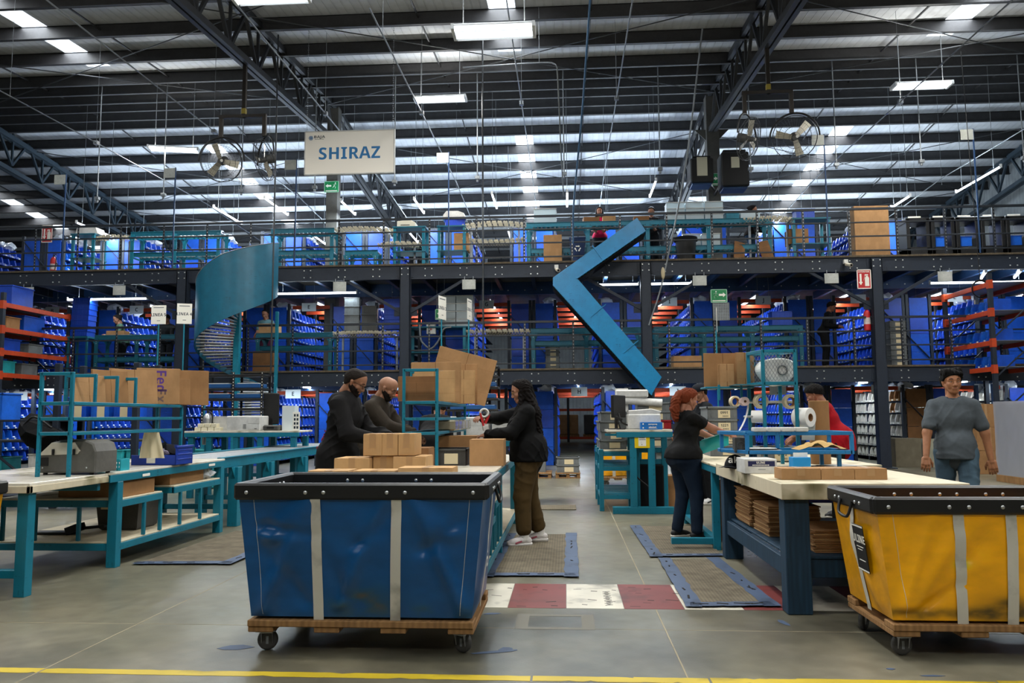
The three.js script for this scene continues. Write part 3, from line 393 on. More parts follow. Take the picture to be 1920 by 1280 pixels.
  if (o.plate) { const pl = obj('maker_label', bx(0.16, 0.26, 0.005), mm.black, t); const vy = (H - 0.3 - base) / (H - base); pl.position.set(-(w + (W - w) * vy) / 2 - 0.034, H - 0.3, 0.11); pl.rotation.set(0, -Math.PI / 2, 0); pl.rotateX(Math.atan((W - w) / 2 / (H - base))); obj('lettering', [text('ULINE', 0.044, 0, 0.03, 0.0026), b0(-0.05, 0.05, 0.005, 0.01, 0.0025, 0.003, 0), b0(-0.04, 0.03, -0.01, -0.006, 0.0025, 0.003, 0), b0(-0.04, 0.05, -0.07, -0.065, 0.0025, 0.003, 0)], mm.paper, pl); obj('edging', [b0(-0.08, 0.08, 0.118, 0.126, 0.0025, 0.003, 0), b0(-0.08, 0.08, -0.126, -0.118, 0.0025, 0.003, 0)], mm.paper, pl); }
  if (o.sideText) obj('side_lettering', mv(text('ULINE', 0.07, 0, 0, 0), (W + w) / 4 + 0.02, H - 0.35, 0.08, Math.PI / 2, 0, Math.PI / 2), mm.paper, t);
  for (const u0 of [0.06, 0.945]) obj('stitching', grid(1, 40, (u, v) => { const vv = 0.02 + v * 0.88, y = base + (H - base) * vv, hw = (w + (W - w) * vv) / 2, hd = (d + (Dp - d) * vv) / 2, uu = u0 + u * 0.0018; return [(2 * uu - 1) * hw, y, hd + wob(0, uu, vv) * (1 - (2 * uu - 1) ** 20) + 0.0015]; }), wm, t);
  const hs = base - 0.015; obj('dolly_board', b0(-w / 2 - 0.01, w / 2 + 0.01, hs - 0.035, hs, d / 2 - 0.1, d / 2 + 0.03, 0.004), mm.ply, t); obj('dolly_board', b0(-w / 2 - 0.01, w / 2 + 0.01, hs - 0.035, hs, -d / 2 - 0.03, -d / 2 + 0.1, 0.004), mm.ply, t);
  for (let i = 0; i < 4; i++) { const xx = -w / 2 + 0.06 + i * (w - 0.12) / 3; obj('dolly_cross_board', b0(xx - 0.07, xx + 0.07, hs - 0.066, hs - 0.035, -d / 2 - 0.02, d / 2 + 0.02, 0.004), mm.ply, t); }
  for (const [sx, sz, a] of [[-1, 1, 0.15], [1, 1, -0.5], [-1, -1, 0.9], [1, -1, 1.2]]) castor(t, sx * (w / 2 - 0.07), sz * (d / 2 - 0.06), a, hs - 0.066);
  return t;
}
const mixc = (a, b, k) => a.map((v, i) => v + (b[i] - v) * Math.max(0, Math.min(1, k)));
bulkCart({ x: -1.13, z: -4.79, W: 1.37, Dp: 0.86, w: 1.22, d: 0.76, H: 0.92, label: 'blue canvas bulk cart with black rim and two white straps, centre front', color: '#004a80', straps: [-0.245, 0.205], sideText: true,
  folds: { 0: [[[0.33, 0.98], [0.05, 0.02], 0.035, 0.028], [[0.31, 0.97], [0.13, 0.6], 0.045, 0.022], [[0.3, 0.62], [0.1, 0.68], 0.04, -0.022], [[0.62, 0.97], [0.41, 0.08], 0.03, 0.024], [[0.64, 0.8], [0.5, 0.55], 0.04, -0.018], [[0.69, 0.97], [0.96, 0.04], 0.032, 0.028], [[0.7, 0.9], [0.86, 0.62], 0.05, 0.02], [[0.95, 0.8], [0.78, 0.5], 0.04, -0.016], [[0.35, 0.5], [0.43, 0.15], 0.03, -0.015], [[0.05, 0.6], [0.25, 0.1], 0.04, -0.014]], 1: [[[0.4, 0.9], [0.1, 0.1], 0.1, 0.02]] },
  stain: (u, v, n) => { const k = Math.exp(-(((u - 0.52) / 0.12) ** 2) - (((v - 0.1) / 0.11) ** 2)) * (n - 0.25) * 1.6 + Math.exp(-(((u - 0.78) / 0.2) ** 2) - (((v - 0.03) / 0.05) ** 2)) * (n - 0.35) * 1.2, m = 0.9 + 0.2 * n; return mixc([0.0, 0.29 * m, 0.5 * m], [0.36, 0.29, 0.23], k * 1.3); } });
bulkCart({ x: 2.29, z: -4.79, W: 1.32, Dp: 0.72, w: 1.16, d: 0.64, H: 0.84, label: 'yellow canvas bulk cart with black rim at the right front corner', color: '#f7ad00', straps: [-0.24, 0.03, 0.3], plate: true,
  folds: { 0: [[[0.24, 0.97], [0.05, 0.1], 0.03, 0.022], [[0.3, 0.7], [0.1, 0.12], 0.035, 0.02], [[0.3, 0.3], [0.15, 0.1], 0.03, -0.02], [[0.5, 0.9], [0.35, 0.5], 0.04, -0.012], [[0.8, 0.9], [0.95, 0.1], 0.05, 0.02]], 3: [[[0.3, 0.95], [0.8, 0.1], 0.1, 0.02]] },
  stain: (u, v, n) => { const k = Math.exp(-(((u - 0.5) / 0.1) ** 2) - (((v - 0.1) / 0.09) ** 2)) * (n + 0.2) + Math.exp(-(((v - 0.05) / 0.05) ** 2)) * (n - 0.2) * 1.1 + (u < 0.1 ? (0.1 - u) * 8 * Math.max(0, n - 0.45) : 0), m = 0.92 + 0.16 * n; return mixc(mixc([0.97 * m, 0.68 * m, 0.0], [0.16, 0.14, 0.12], k), [0.75, 0.78, 0.05], Math.exp(-(((u - 0.33) / 0.03) ** 2) - (((v - 0.46) / 0.04) ** 2)) * n * 1.6); } });
{ const P = { W: 0.9, Dp: 0.7, w: 0.8, d: 0.6, H: 0.84, straps: [-0.2, 0.2], color: '#f0a800', folds: { 0: [[[0.3, 0.9], [0.2, 0.1], 0.08, 0.02]] }, stain: (u, v, n) => mixc([0.95, 0.66, 0.0], [0.2, 0.17, 0.14], Math.exp(-(((u - 0.6) / 0.2) ** 2) - (((v - 0.06) / 0.1) ** 2)) * n * 1.4) };
  bulkCart({ ...P, x: 1.05, z: -15.2, label: 'yellow canvas bulk cart behind the packing desk' }); bulkCart({ ...P, x: -4.47, z: -5.2, label: 'yellow canvas bulk cart cut off by the left edge' }); }
// ---------------------------------------------------------------- floor markings, mats
{ const t = thing('floor_stripe', 'painted red and white block stripe across the walkway', 'floor marking'); const wm = M('#d9d5c8', 0.5, { map: tDirt }), rm = M('#7a3330', 0.5, { map: tDirt });
  const xs = [-0.78, -0.41, -0.015, 0.372, 0.772, 1.16, 1.55, 1.95, 2.35]; for (let i = 0; i + 1 < xs.length; i++) obj('paint_block', b0(xs[i] + 0.002, xs[i + 1] - 0.002, 0.0004, 0.0016, -6.3, -5.52, 0), i % 2 ? rm : wm, t);
  const scr = M('#3c3b38', 0.8); const q = rng(5); for (let i = 0; i < 26; i++) { const x = -0.7 + q() * 1.5, z = -5.55 - q() * 0.7; obj('scuff', bx(0.02 + q() * 0.06, 0.0004, 0.006 + q() * 0.012, x, 0.0018, z, q() * 0.8 - 0.4, 0, 0, 0), scr, t); }
  obj('stencil_lettering', Array.from({ length: 9 }, (_, i) => [0, 1].map((k) => bx(0.045, 0.0004, 0.012, 0.27 + 0.012 * k, 0.0018, -5.62 - i * 0.05 - k * 0.018, (i % 3 - 1) * 0.5 * (k ? 1 : -1), 0, 0, 0))).flat(), scr, t); }
{ const t = thing('floor_line', 'worn yellow floor line along the bottom of the picture', 'floor marking'), ym = M('#c9b02a', 0.5, { map: tDirt }), q = rng(11);
  let x = -4.4; while (x < 3.4) { const w = 0.25 + q() * 0.7, dz = 0.005 * (q() - 0.5); const n = 14, top = [], bot = []; for (let i = 0; i <= n; i++) { const r1 = q() < 0.16 ? q() * 0.02 : q() * 0.004, r2 = q() < 0.12 ? q() * 0.018 : q() * 0.004; top.push([x + w * i / n, -4.065 + (x > 0.6 ? -0.05 : 0) * 0 + 0.0 + dz - (-0.0) + 0.04 - r1 - 0.03 * Math.max(0, x) * 0.6]); bot.push([x + w * i / n, -4.065 + dz - 0.04 + r2 - 0.03 * Math.max(0, x) * 0.6]); }
    const g = prism([...top, ...bot.reverse()].map(([a, b]) => [a, -b]), 0.001); g.rotateX(-Math.PI / 2); g.translate(0, 0.0004, 0); obj('paint_patch', fin(g), ym, t); x += w + (q() < 0.3 ? 0.012 : 0); } }
function floorMat(cs, label, tapeSides) {
  const t = thing('floor_mat', label, 'mat'), mt = M('#7d766a', 0.9, { map: tMat, bumpMap: tMat, bumpScale: 0.002 }), bt = M('#4b5d7c', 0.6, { map: tDirt }), q = rng(label.length), hole = M('#2b2926', 0.9);
  const s = new THREE.Shape(cs.map(([x, z]) => new THREE.Vector2(x, -z))); const g = new THREE.ExtrudeGeometry(s, { depth: 0.008, bevelEnabled: true, bevelSize: 0.002, bevelThickness: 0.002, bevelSegments: 1 }); g.rotateX(-Math.PI / 2); g.translate(0, 0.003, 0); obj('pad', fin(g), mt, t);
  tapeSides.forEach((i) => { const a = cs[i], b = cs[(i + 1) % cs.length], n = 16, L = [], Rr = [], dx = b[0] - a[0], dz = b[1] - a[1], l = Math.hypot(dx, dz), nx = -dz / l, nz = dx / l;
    for (let k = 0; k <= n; k++) { const u = -0.04 + 1.08 * k / n, px = a[0] + dx * u, pz = a[1] + dz * u; L.push([px + nx * (0.05 + 0.012 * q()), pz + nz * (0.05 + 0.012 * q())]); Rr.push([px - nx * (0.05 + 0.02 * q()), pz - nz * (0.05 + 0.02 * q())]); }
    const sh = new THREE.Shape([...L, ...Rr.reverse()].map(([x, z]) => new THREE.Vector2(x, -z))); const tg = new THREE.ExtrudeGeometry(sh, { depth: 0.001, bevelEnabled: false }); tg.rotateX(-Math.PI / 2); tg.translate(0, 0.014, 0); obj('tape_strip', fin(tg), bt, t);
    for (let k = 0; k < 5; k++) { const u = q(), px = a[0] + dx * u, pz = a[1] + dz * u; obj('tear', bx(0.008 + 0.01 * q(), 0.002, 0.03 + q() * 0.08, px, 0.0165, pz, Math.atan2(dx, dz) + (q() - 0.5) * 0.8, 0, 0, 0), hole, t); } });
}
floorMat([[-0.66, -6.6], [0.03, -6.62], [0.04, -8.85], [-0.62, -8.8]], 'worn grey floor mat edged with blue tape under the woman in khaki trousers', [0, 1, 3]);
floorMat([[0.8, -7.55], [1.4, -7.6], [1.5, -9.55], [0.78, -9.5]], 'grey floor mat with blue tape under the woman in jeans', [0, 3]);
floorMat([[0.84, -5.62], [1.36, -5.66], [1.3, -7.38], [0.86, -7.34]], 'grey floor mat with blue tape at the corner of the wooden table', [0, 1, 3]);
floorMat([[-3.8, -7.0], [-3.0, -7.05], [-3.0, -9.0], [-3.75, -9.0]], 'grey floor mat with blue tape left of the blue cart', [0, 1]);
floorMat([[-0.4, -11.2], [0.12, -11.2], [0.12, -11.75], [-0.4, -11.7]], 'small grey floor mat in the middle of the walkway', []);
{ const bt = M('#4b5d7c', 0.6, { map: tDirt }), q = rng(77); for (const [x, z, w, d, a] of [[-1.86, -4.52, 0.22, 0.1, 0.1], [-0.4, -4.5, 0.3, 0.05, 0.3], [-0.35, -4.55, 0.1, 0.08, 0.6], [1.33, -5.2, 0.05, 0.16, 0.2], [1.62, -4.3, 0.05, 0.03, 0], [1.78, -4.2, 0.12, 0.025, 0.05], [-0.5, -5.35, 0.12, 0.05, 0.2]]) { const n = 9, pts = []; for (let i = 0; i < n; i++) { const f = i / n * Math.PI * 2, r = 0.75 + 0.35 * q(); pts.push([Math.cos(f) * w / 2 * r, Math.sin(f) * d / 2 * r]); } const g = prism(pts, 0.0008); g.rotateX(-Math.PI / 2); g.rotateY(a); g.translate(x, 0.001, z); tag(obj('tape_remnant', fin(g), bt), 'torn remnant of blue floor tape on the concrete', 'tape', 'blue tape remnants'); } 
  const gm = M('#6a675d', 0.7); for (const [x0, x1, z0, z1] of [[-0.33, -0.25, -4.98, -5.35], [0.08, 0.16, -4.98, -5.35], [-0.25, 0.08, -4.98, -5.03], [-0.25, 0.08, -5.3, -5.35]]) tag(obj('tape_ghost', b0(x0, x1, 0.0005, 0.0012, z0, z1, 0), gm), 'dark rectangle of old tape residue on the concrete', 'tape', 'tape residue rectangle'); }
// ---------------------------------------------------------------- tables and what stands on them
const legBox = (x, z, y0, y1, w = 0.07) => b0(x - w / 2, x + w / 2, y0, y1, z - w / 2, z + w / 2);
function carton(name, label, w, h, d, x, y, z, turn = 0, mat = mm.card, tapeOn = true, group) {     // x,y,z = centre of its base
  const t = thing(name, label, 'box', [x, y, z], turn, group), q = rng(Math.abs(x * 977 + z * 131 + y * 57) | 0);
  obj('body', b0(-w / 2, w / 2, 0, h - 0.006, -d / 2, d / 2, 0.003), mat, t);
  for (const s of [-1, 1]) obj('flap', bx(w - 0.002, 0.004, d / 2 - 0.0025, 0, h - 0.003, s * d / 4, 0, s * 0.004 * q()), mat, t);
  if (tapeOn) obj('packing_tape', [bx(w * 0.001 + 0.05, 0.0008, d + 0.001, 0.0, h - 0.0004, 0, 0, 0, 0, 0), b0(-0.025, 0.025, h * 0.35, h, d / 2, d / 2 + 0.0006, 0)], mm.tape, t); return t;
}
function flatCarton(label, w, h, x, y, z, turn, lean, mat, n = 3, roll = 0) {        // folded cartons standing on edge: layered board with slots
  const t = thing('folded_carton', label, 'cardboard', [x, y, z], turn); const q = rng((w * 1000 + h * 77 + x * 13) | 0);
  for (let i = 0; i < n; i++) { const g = [bx(w * 0.5 - 0.001, h, 0.004, -w * 0.25, h / 2, 0), bx(w * 0.5 - 0.001, h, 0.004, w * 0.25, h / 2, 0.0004)]; const m = obj('board', g, mat, t); m.position.set((q() - 0.5) * 0.02, 0, -i * 0.007); m.rotation.set(lean + i * 0.008, 0, roll + (q() - 0.5) * 0.015); if (i === 0) { obj('slot', b0(-0.003, 0.003, h * 0.74, h + 0.0005, 0.0018, 0.0032, 0), mm.cardD, m); obj('slot', b0(-0.003, 0.003, -0.0005, h * 0.26, 0.0018, 0.0032, 0), mm.cardD, m); obj('crease', [b0(-w / 2, w / 2, h * 0.735, h * 0.741, 0.0018, 0.0026, 0), b0(-w / 2, w / 2, h * 0.26, h * 0.266, 0.0018, 0.0026, 0)], mm.card2, m); } } return t;
}
function tote(name, label, w, h, d, x, y, z, turn, mat, num, group) {                 // straight-walled tote with ribbed rim and paper label, open on top
  const t = thing(name, label, 'tote', [x, y, z], turn, group), k = 0.93, th = 0.006;
  const wallg = (x0, x1, z0, z1) => b0(x0, x1, 0, h, z0, z1, 0.002); obj('body', [wallg(-w / 2 * k, w / 2 * k, d / 2 * k - th, d / 2 * k), wallg(-w / 2 * k, w / 2 * k, -d / 2 * k, -d / 2 * k + th), wallg(-w / 2 * k, -w / 2 * k + th, -d / 2 * k, d / 2 * k), wallg(w / 2 * k - th, w / 2 * k, -d / 2 * k, d / 2 * k), b0(-w / 2 * k, w / 2 * k, 0, th, -d / 2 * k, d / 2 * k)], mat, t);
  obj('rim', [b0(-w / 2, w / 2, h - 0.022, h, d / 2 * k - th, d / 2), b0(-w / 2, w / 2, h - 0.022, h, -d / 2, -d / 2 * k + th), b0(-w / 2, -w / 2 * k + th, h - 0.022, h, -d / 2, d / 2), b0(w / 2 * k - th, w / 2, h - 0.022, h, -d / 2, d / 2)], mat, t);
  for (let i = 0; i < 4; i++) obj('rib', b0(-w / 2 * k + (i + 0.5) * w * k / 4 - 0.006, -w / 2 * k + (i + 0.5) * w * k / 4 + 0.006, 0.02, h - 0.02, d / 2 * k, d / 2 * k + 0.005), mat, t);
  if (num !== undefined) { const l = obj('paper_label', b0(-w * 0.14, w * 0.24, h * 0.1, h * 0.72, d / 2 * k + 0.005, d / 2 * k + 0.007, 0), mm.label, t); if (num) { obj('lettering', text(num, h * 0.2, w * 0.05, h * 0.42, d / 2 * k + 0.0071), mm.ink, l); obj('barcode', Array.from({ length: 7 }, (_, i) => b0(w * 0.01 + i * 0.009, w * 0.01 + i * 0.009 + (i % 2 ? 0.003 : 0.005), h * 0.18, h * 0.3, d / 2 * k + 0.007, d / 2 * k + 0.0075, 0)), mm.ink, l); } }
  return t;
}
// left pair of tables
{ const t = thing('packing_table', 'white-topped packing table with teal legs at the left front', 'table', [0, 0, 0]);
  obj('table_top', b0(-5.15, -3.91, 0.795, 0.82, -6.66, -5.66, 0.004), mm.top, t); obj('edge_board', [b0(-5.15, -3.9, 0.745, 0.797, -5.68, -5.65), b0(-3.93, -3.9, 0.745, 0.797, -6.66, -5.65)], mm.topwood, t);
  for (const [x, z] of [[-3.97, -5.72], [-5.08, -5.72], [-5.08, -6.6]]) obj('leg', legBox(x, z, 0, 0.745, 0.085), mm.teal, t); obj('stretcher', b0(-5.1, -3.95, 0.13, 0.19, -5.75, -5.69), mm.teal, t); obj('apron', b0(-5.1, -3.95, 0.68, 0.745, -6.62, -6.58), mm.teal, t);
  const u = thing('packing_table', 'longer white-topped packing table with teal apron and low shelf at left', 'table', [0, 0, 0]);
  obj('table_top', b0(-5.15, -3.91, 0.8, 0.822, -9.02, -6.665, 0.004), mm.top, u); obj('apron', b0(-3.95, -3.91, 0.735, 0.8, -9.02, -6.7), mm.teal, u); obj('apron', b0(-5.12, -3.92, 0.735, 0.8, -6.74, -6.7), mm.teal, u); obj('apron', b0(-5.12, -3.92, 0.735, 0.8, -9.02, -8.98), mm.teal, u); obj('apron', b0(-5.12, -5.08, 0.735, 0.8, -9.02, -6.7), mm.teal, u);
  for (const [x, z] of [[-3.95, -6.86], [-3.95, -8.96], [-5.08, -6.86], [-5.08, -8.96]]) obj('leg', legBox(x, z, 0, 0.735, 0.085), mm.teal, u);
  obj('lower_shelf', b0(-5.1, -3.92, 0.2, 0.215, -8.98, -6.85), mm.topwood, u); obj('shelf_rail', b0(-3.94, -3.91, 0.14, 0.2, -9, -6.85), mm.teal, u); obj('shelf_rail', b0(-5.1, -3.92, 0.14, 0.2, -6.88, -6.84), mm.teal, u);
  for (const [za, zb, y] of [[-7.62, -6.87, 0.57], [-8.95, -7.85, 0.6]]) { obj('middle_shelf', b0(-5.05, -3.92, y, y + 0.015, zb === -6.87 ? za : za, zb), mm.topwood, u); obj('shelf_rail', b0(-3.94, -3.91, y - 0.06, y, za, zb), mm.teal, u); obj('shelf_rail', b0(-5.05, -3.92, y - 0.06, y, zb - 0.03, zb), mm.teal, u); }
  for (const [z, y] of [[-7.3, 0.52], [-7.6, 0.52], [-8.0, 0.54], [-8.45, 0.54]]) obj('shelf_post', legBox(-3.925, z, 0.215, y, 0.03), mm.teal, u); for (const [x, y] of [[-4.3, 0.52], [-4.7, 0.52], [-5.0, 0.52]]) obj('shelf_post', legBox(x, -6.9, 0.215, y, 0.03), mm.teal, u);
  obj('tag_plate', [b0(-3.909, -3.905, 0.75, 0.775, -7.35, -7.22), b0(-3.909, -3.905, 0.76, 0.785, -8.75, -8.6)], mm.paper, u);
}
carton('carton', 'brown carton on the near middle shelf under the left table', 0.6, 0.14, 0.55, -4.25, 0.585, -7.25, 0, mm.card2, false); carton('carton', 'open brown carton on the far middle shelf under the left table', 0.5, 0.13, 0.75, -4.25, 0.615, -8.3, 0, mm.card, false);
{ const o = thing('packaging_bundle', 'white plastic packaging bundle beside the carton under the left table', 'bag', [-4.05, 0.615, -8.78]); obj('film', mv(crumple(0.12, 55), 0, 0.07, 0), mm.bag, o); obj('strip', Array.from({ length: 4 }, (_, i) => bx(0.02, 0.12, 0.1, -0.06 + i * 0.04, 0.06, 0, 0.2)), mm.white, o); }
{ const o = thing('storage_tub', 'dark grey plastic tub on the low shelf of the left table', 'tub', [-4.32, 0.216, -7.75]); const P = [[0.24, 0], [0.27, 0.02], [0.31, 0.33], [0.33, 0.34], [0.33, 0.36], [0.29, 0.36], [0.25, 0.03], [0, 0.03]]; const g = lathe(P, 4); g.rotateY(Math.PI / 4); obj('body', fin(toCreasedNormals(g, 0.5)), mm.dgrey, o); obj('paper_label', b0(-0.16, -0.06, 0.2, 0.28, 0.215, 0.219), mm.label, o); }
{ const o = thing('foot_pedal', 'black foot pedal with cable on the low shelf of the left table', 'pedal', [-4.68, 0.216, -7.3]); obj('plate', bx(0.34, 0.02, 0.13, -0.12, 0.015, 0), mm.black, o); obj('hinge', bx(0.12, 0.07, 0.14, 0.1, 0.05, 0, 0, 0, 0.35), mm.black, o); obj('arm', bx(0.25, 0.025, 0.05, 0.25, 0.06, -0.03, 0, 0, 0.1), mm.black, o); }
// divider shelf on the left table
function dividerShelf(label, x0, x1, z0, z1, yb, yt, sh, hoops) {
  const t = thing('divider_shelf', label, 'shelf'), p = 0.028;
  for (const z of [z0, z1]) for (const x of [x0, x1]) obj('post', legBox(x, z, yb, z === z0 ? yt : sh[0], p), mm.teal, t);
  obj('hoop', b0(x0, x1, yt - p, yt, z0 - p / 2, z0 + p / 2), mm.teal, t);
  for (const y of sh) { obj('shelf_rail', [b0(x1 - p / 2, x1 + p / 2, y - p / 2, y + p / 2, z1, z0), b0(x0 - p / 2, x0 + p / 2, y - p / 2, y + p / 2, z1, z0), b0(x0, x1, y - p / 2, y + p / 2, z0 - p / 2, z0 + p / 2), b0(x0, x1, y - p / 2, y + p / 2, z1 - p / 2, z1 + p / 2)], mm.teal, t); obj('shelf_plate', b0(x0, x1, y - 0.012, y - 0.008, z1, z0), mm.teal2, t); }
  for (const z of hoops) obj('hoop', [legBox(x0, z, sh[0], yt, p * 0.85), legBox(x1, z, sh[0], yt, p * 0.85), b0(x0, x1, yt - p, yt, z - p * 0.42, z + p * 0.42)], mm.teal, t); return t;
}
dividerShelf('teal steel divider shelf standing on the left packing table', -4.26, -4.0, -6.25, -8.12, 0.82, 1.665, [1.41, 1.285, 1.165], [-6.57, -6.9, -7.21]);
dividerShelf('teal steel divider shelf standing on the centre table', -1.53, -1.215, -7.5, -9.6, 0.82, 1.74, [1.42, 1.265, 1.13], [-7.85]);
for (const [w, h, x, y, z, turn, lean, m, n, l] of [[0.36, 0.24, -4.13, 1.425, -6.72, 1.35, -0.12, mm.card, 2, 'small folded carton leaning at the near end of the left divider shelf'], [0.4, 0.3, -4.12, 1.425, -7.02, 1.3, -0.1, mm.card2, 4, 'folded cartons behind the second hoop of the left divider shelf'], [0.5, 0.33, -4.12, 1.425, -7.42, 1.15, -0.1, mm.card, 3, 'folded cartons left of the printed carton on the left divider shelf'], [0.5, 0.27, -4.06, 1.425, -7.95, 1.0, -0.08, mm.card2, 5, 'small folded cartons just right of the printed carton'], [0.7, 0.37, -4.12, 1.425, -8.2, 0.75, -0.06, mm.card2, 6, 'wide folded cartons at the far end of the left divider shelf']]) flatCarton(l, w, h, x, y, z, turn, lean, m, n);
{ const f = thing('folded_carton', 'folded carton with purple shipping logo on the left divider shelf', 'cardboard', [-4.05, 1.425, -7.72], 0.62); const s = obj('board', bx(0.4, 0.36, 0.012, 0, 0.18, 0), mm.card, f); s.rotation.x = -0.1; const tm = M('#5b3d86', 0.8), tm2 = M('#6f5a55', 0.8); obj('logo_lettering', mv(text('Fed', 0.095, 0, 0, 0, 0, 0, -Math.PI / 2, 'l'), -0.02, 0.335, 0.0062), tm, s); obj('logo_lettering', mv(text('Ex', 0.095, 0, 0, 0, 0, 0, -Math.PI / 2, 'l'), -0.02, 0.15, 0.0062), tm2, s); const s2 = obj('board', bx(0.4, 0.36, 0.008, 0.01, 0.18, -0.014), mm.card2, f); s2.rotation.x = -0.09; }
{ const o = thing('film_sealer', 'grey dispensing machine with pale rounded cover on the left table', 'machine', [-4.16, 0.82, -6.62]); const prof = [[-0.24, 0.03], [-0.24, 0.12], [-0.22, 0.17], [-0.12, 0.26], [-0.04, 0.275], [0.16, 0.275], [0.22, 0.25], [0.245, 0.19], [0.245, 0.03]]; obj('housing', mv(prism(prof, 0.3, 0.012), 0, 0, -0.15), M('#6d6b65', 0.5, { map: tMottle }), o); obj('cover', mv(prism([[-0.23, 0.165], [-0.12, 0.265], [0.07, 0.268], [0.12, 0.2], [0.1, 0.175]], 0.012, 0.003), 0, 0, 0.163), M('#c9c2b2', 0.4), o); for (const x of [-0.1, 0.08]) obj('latch', bx(0.02, 0.05, 0.014, x, 0.19, 0.185), mm.black, o); obj('feed_opening', bx(0.08, 0.07, 0.006, -0.19, 0.11, 0.164), mm.black, o); for (const [x, z] of [[-0.2, 0.12], [0.2, 0.12], [-0.2, -0.12], [0.2, -0.12]]) obj('foot', cyl([x, 0, z], [x, 0.02, z], 0.018), mm.black, o); obj('screws', [[-0.2, 0.06], [0.18, 0.06], [0.02, 0.15]].map(([x, y]) => ball(0.007, x, y, 0.163)), mm.steel, o); }
{ const o = thing('plastic_basket', 'small teal perforated basket beside the grey dispensing machine', 'basket', [-4.07, 0.82, -7.02]); const m = M('#1f9aa8', 0.45); for (const [a, b, c, d] of [[-0.1, 0.1, 0.07, 0.074], [-0.1, 0.1, -0.074, -0.07]]) { const g = []; for (let i = 0; i <= 8; i++) g.push(b0(a + i * 0.025 - 0.006, a + i * 0.025 + 0.006, 0, 0.1, c, d)); g.push(b0(a, b, 0.08, 0.105, c - 0.004, d + 0.004), b0(a, b, 0, 0.02, c, d), b0(a, b, 0.045, 0.055, c, d)); obj('slotted_side', g, m, o); } obj('end_side', [b0(-0.104, -0.1, 0, 0.105, -0.07, 0.07), b0(0.1, 0.104, 0, 0.105, -0.07, 0.07)], m, o); obj('bottom', b0(-0.1, 0.1, 0, 0.005, -0.07, 0.07), m, o); }
{ const o = thing('stacking_bin', 'royal blue stacking bin holding dark gloves on the left table', 'bin', [-4.1, 0.822, -7.95]); const m = M('#123fb0', 0.38, { map: tMottle }), W = 0.46, Dd = 0.36, h = 0.19; obj('shell', [b0(-W / 2, W / 2, 0, 0.008, -Dd / 2, Dd / 2), b0(-W / 2, W / 2, 0, h, -Dd / 2, -Dd / 2 + 0.008), b0(W / 2 - 0.008, W / 2, 0, h, -Dd / 2, Dd / 2), b0(-W / 2, -W / 2 + 0.008, 0, 0.09, -Dd / 2, Dd / 2), b0(-W / 2, W / 2, 0, 0.1, Dd / 2 - 0.008, Dd / 2), b0(W / 2 - 0.02, W / 2 + 0.012, h - 0.02, h, -Dd / 2, Dd / 2)], m, o); for (const y of [0.05, 0.1, 0.14]) obj('rib', b0(W / 2, W / 2 + 0.006, y, y + 0.01, -Dd / 2 + 0.03, Dd / 2 - 0.03), m, o); obj('card_label', b0(-0.07, 0.02, 0.02, 0.07, Dd / 2, Dd / 2 + 0.003), mm.paper, o);
  const g = thing('glove_pile', 'dark gloves and cloth piled in the royal blue bin', 'gloves', [-4.12, 0.84, -7.95]); obj('cloth', [mv(crumple(0.15, 71), -0.06, 0.1, 0), mv(crumple(0.13, 72), 0.06, 0.09, 0.02)], M('#17161c', 0.85), g); obj('glove', mv(crumple(0.05, 74), 0.1, 0.11, 0.1), M('#8d8597', 0.8), g); }
{ const c = thing('hanging_cloth', 'cream cloth hanging from the left divider shelf', 'cloth', [-4.05, 0.9, -7.62]); const g = grid(24, 16, (u, v) => { const w = 0.075 + 0.055 * (1 - v), q = 2 * u - 1; return [q * w + 0.015 * (1 - v), v * 0.25, 0.014 * Math.sin(u * 15 + v) * (1.2 - v)]; }); const m = M('#d9cbaa', 0.9, { side: THREE.DoubleSide, bumpMap: tWeave, bumpScale: 0.0004 }); obj('drape', [g, mv(g.clone(), 0, 0, -0.004)], m, c); obj('loop', tube([[-0.02, 0.245, 0], [0, 0.275, 0], [0.02, 0.245, 0]], 0.006), m, c); }
// centre table
{ const t = thing('packing_table', 'long white-topped packing table with teal frame behind the blue cart', 'table'); obj('table_top', b0(-1.88, -0.61, 0.797, 0.82, -9.9, -5.5, 0.004), mm.top, t); obj('apron', b0(-0.64, -0.605, 0.725, 0.797, -9.9, -5.5), mm.teal, t); obj('apron', b0(-1.88, -1.845, 0.725, 0.797, -9.9, -5.5), mm.teal, t); obj('apron', b0(-1.88, -0.61, 0.725, 0.797, -5.54, -5.5), mm.teal, t);
  for (const z of [-5.56, -7.65, -9.8]) for (const x of [-0.65, -1.83]) obj('leg', legBox(x, z, 0, 0.725, 0.07), mm.teal, t); obj('lower_shelf', b0(-1.85, -0.62, 0.16, 0.175, -9.85, -5.55), mm.topwood, t); obj('shelf_rail', b0(-0.64, -0.605, 0.1, 0.16, -9.85, -5.55), mm.teal, t);
  for (const [y, za, zb] of [[0.55, -7.6, -6.9], [0.45, -6.85, -6.2]]) { obj('middle_shelf', b0(-1.2, -0.62, y, y + 0.014, za, zb), mm.topwood, t); obj('shelf_rail', b0(-0.64, -0.605, y - 0.05, y, za, zb), mm.teal, t); for (const z of [za + 0.05, (za + zb) / 2, zb - 0.05]) obj('shelf_post', legBox(-0.62, z, 0.175, y, 0.026), mm.teal, t); } }
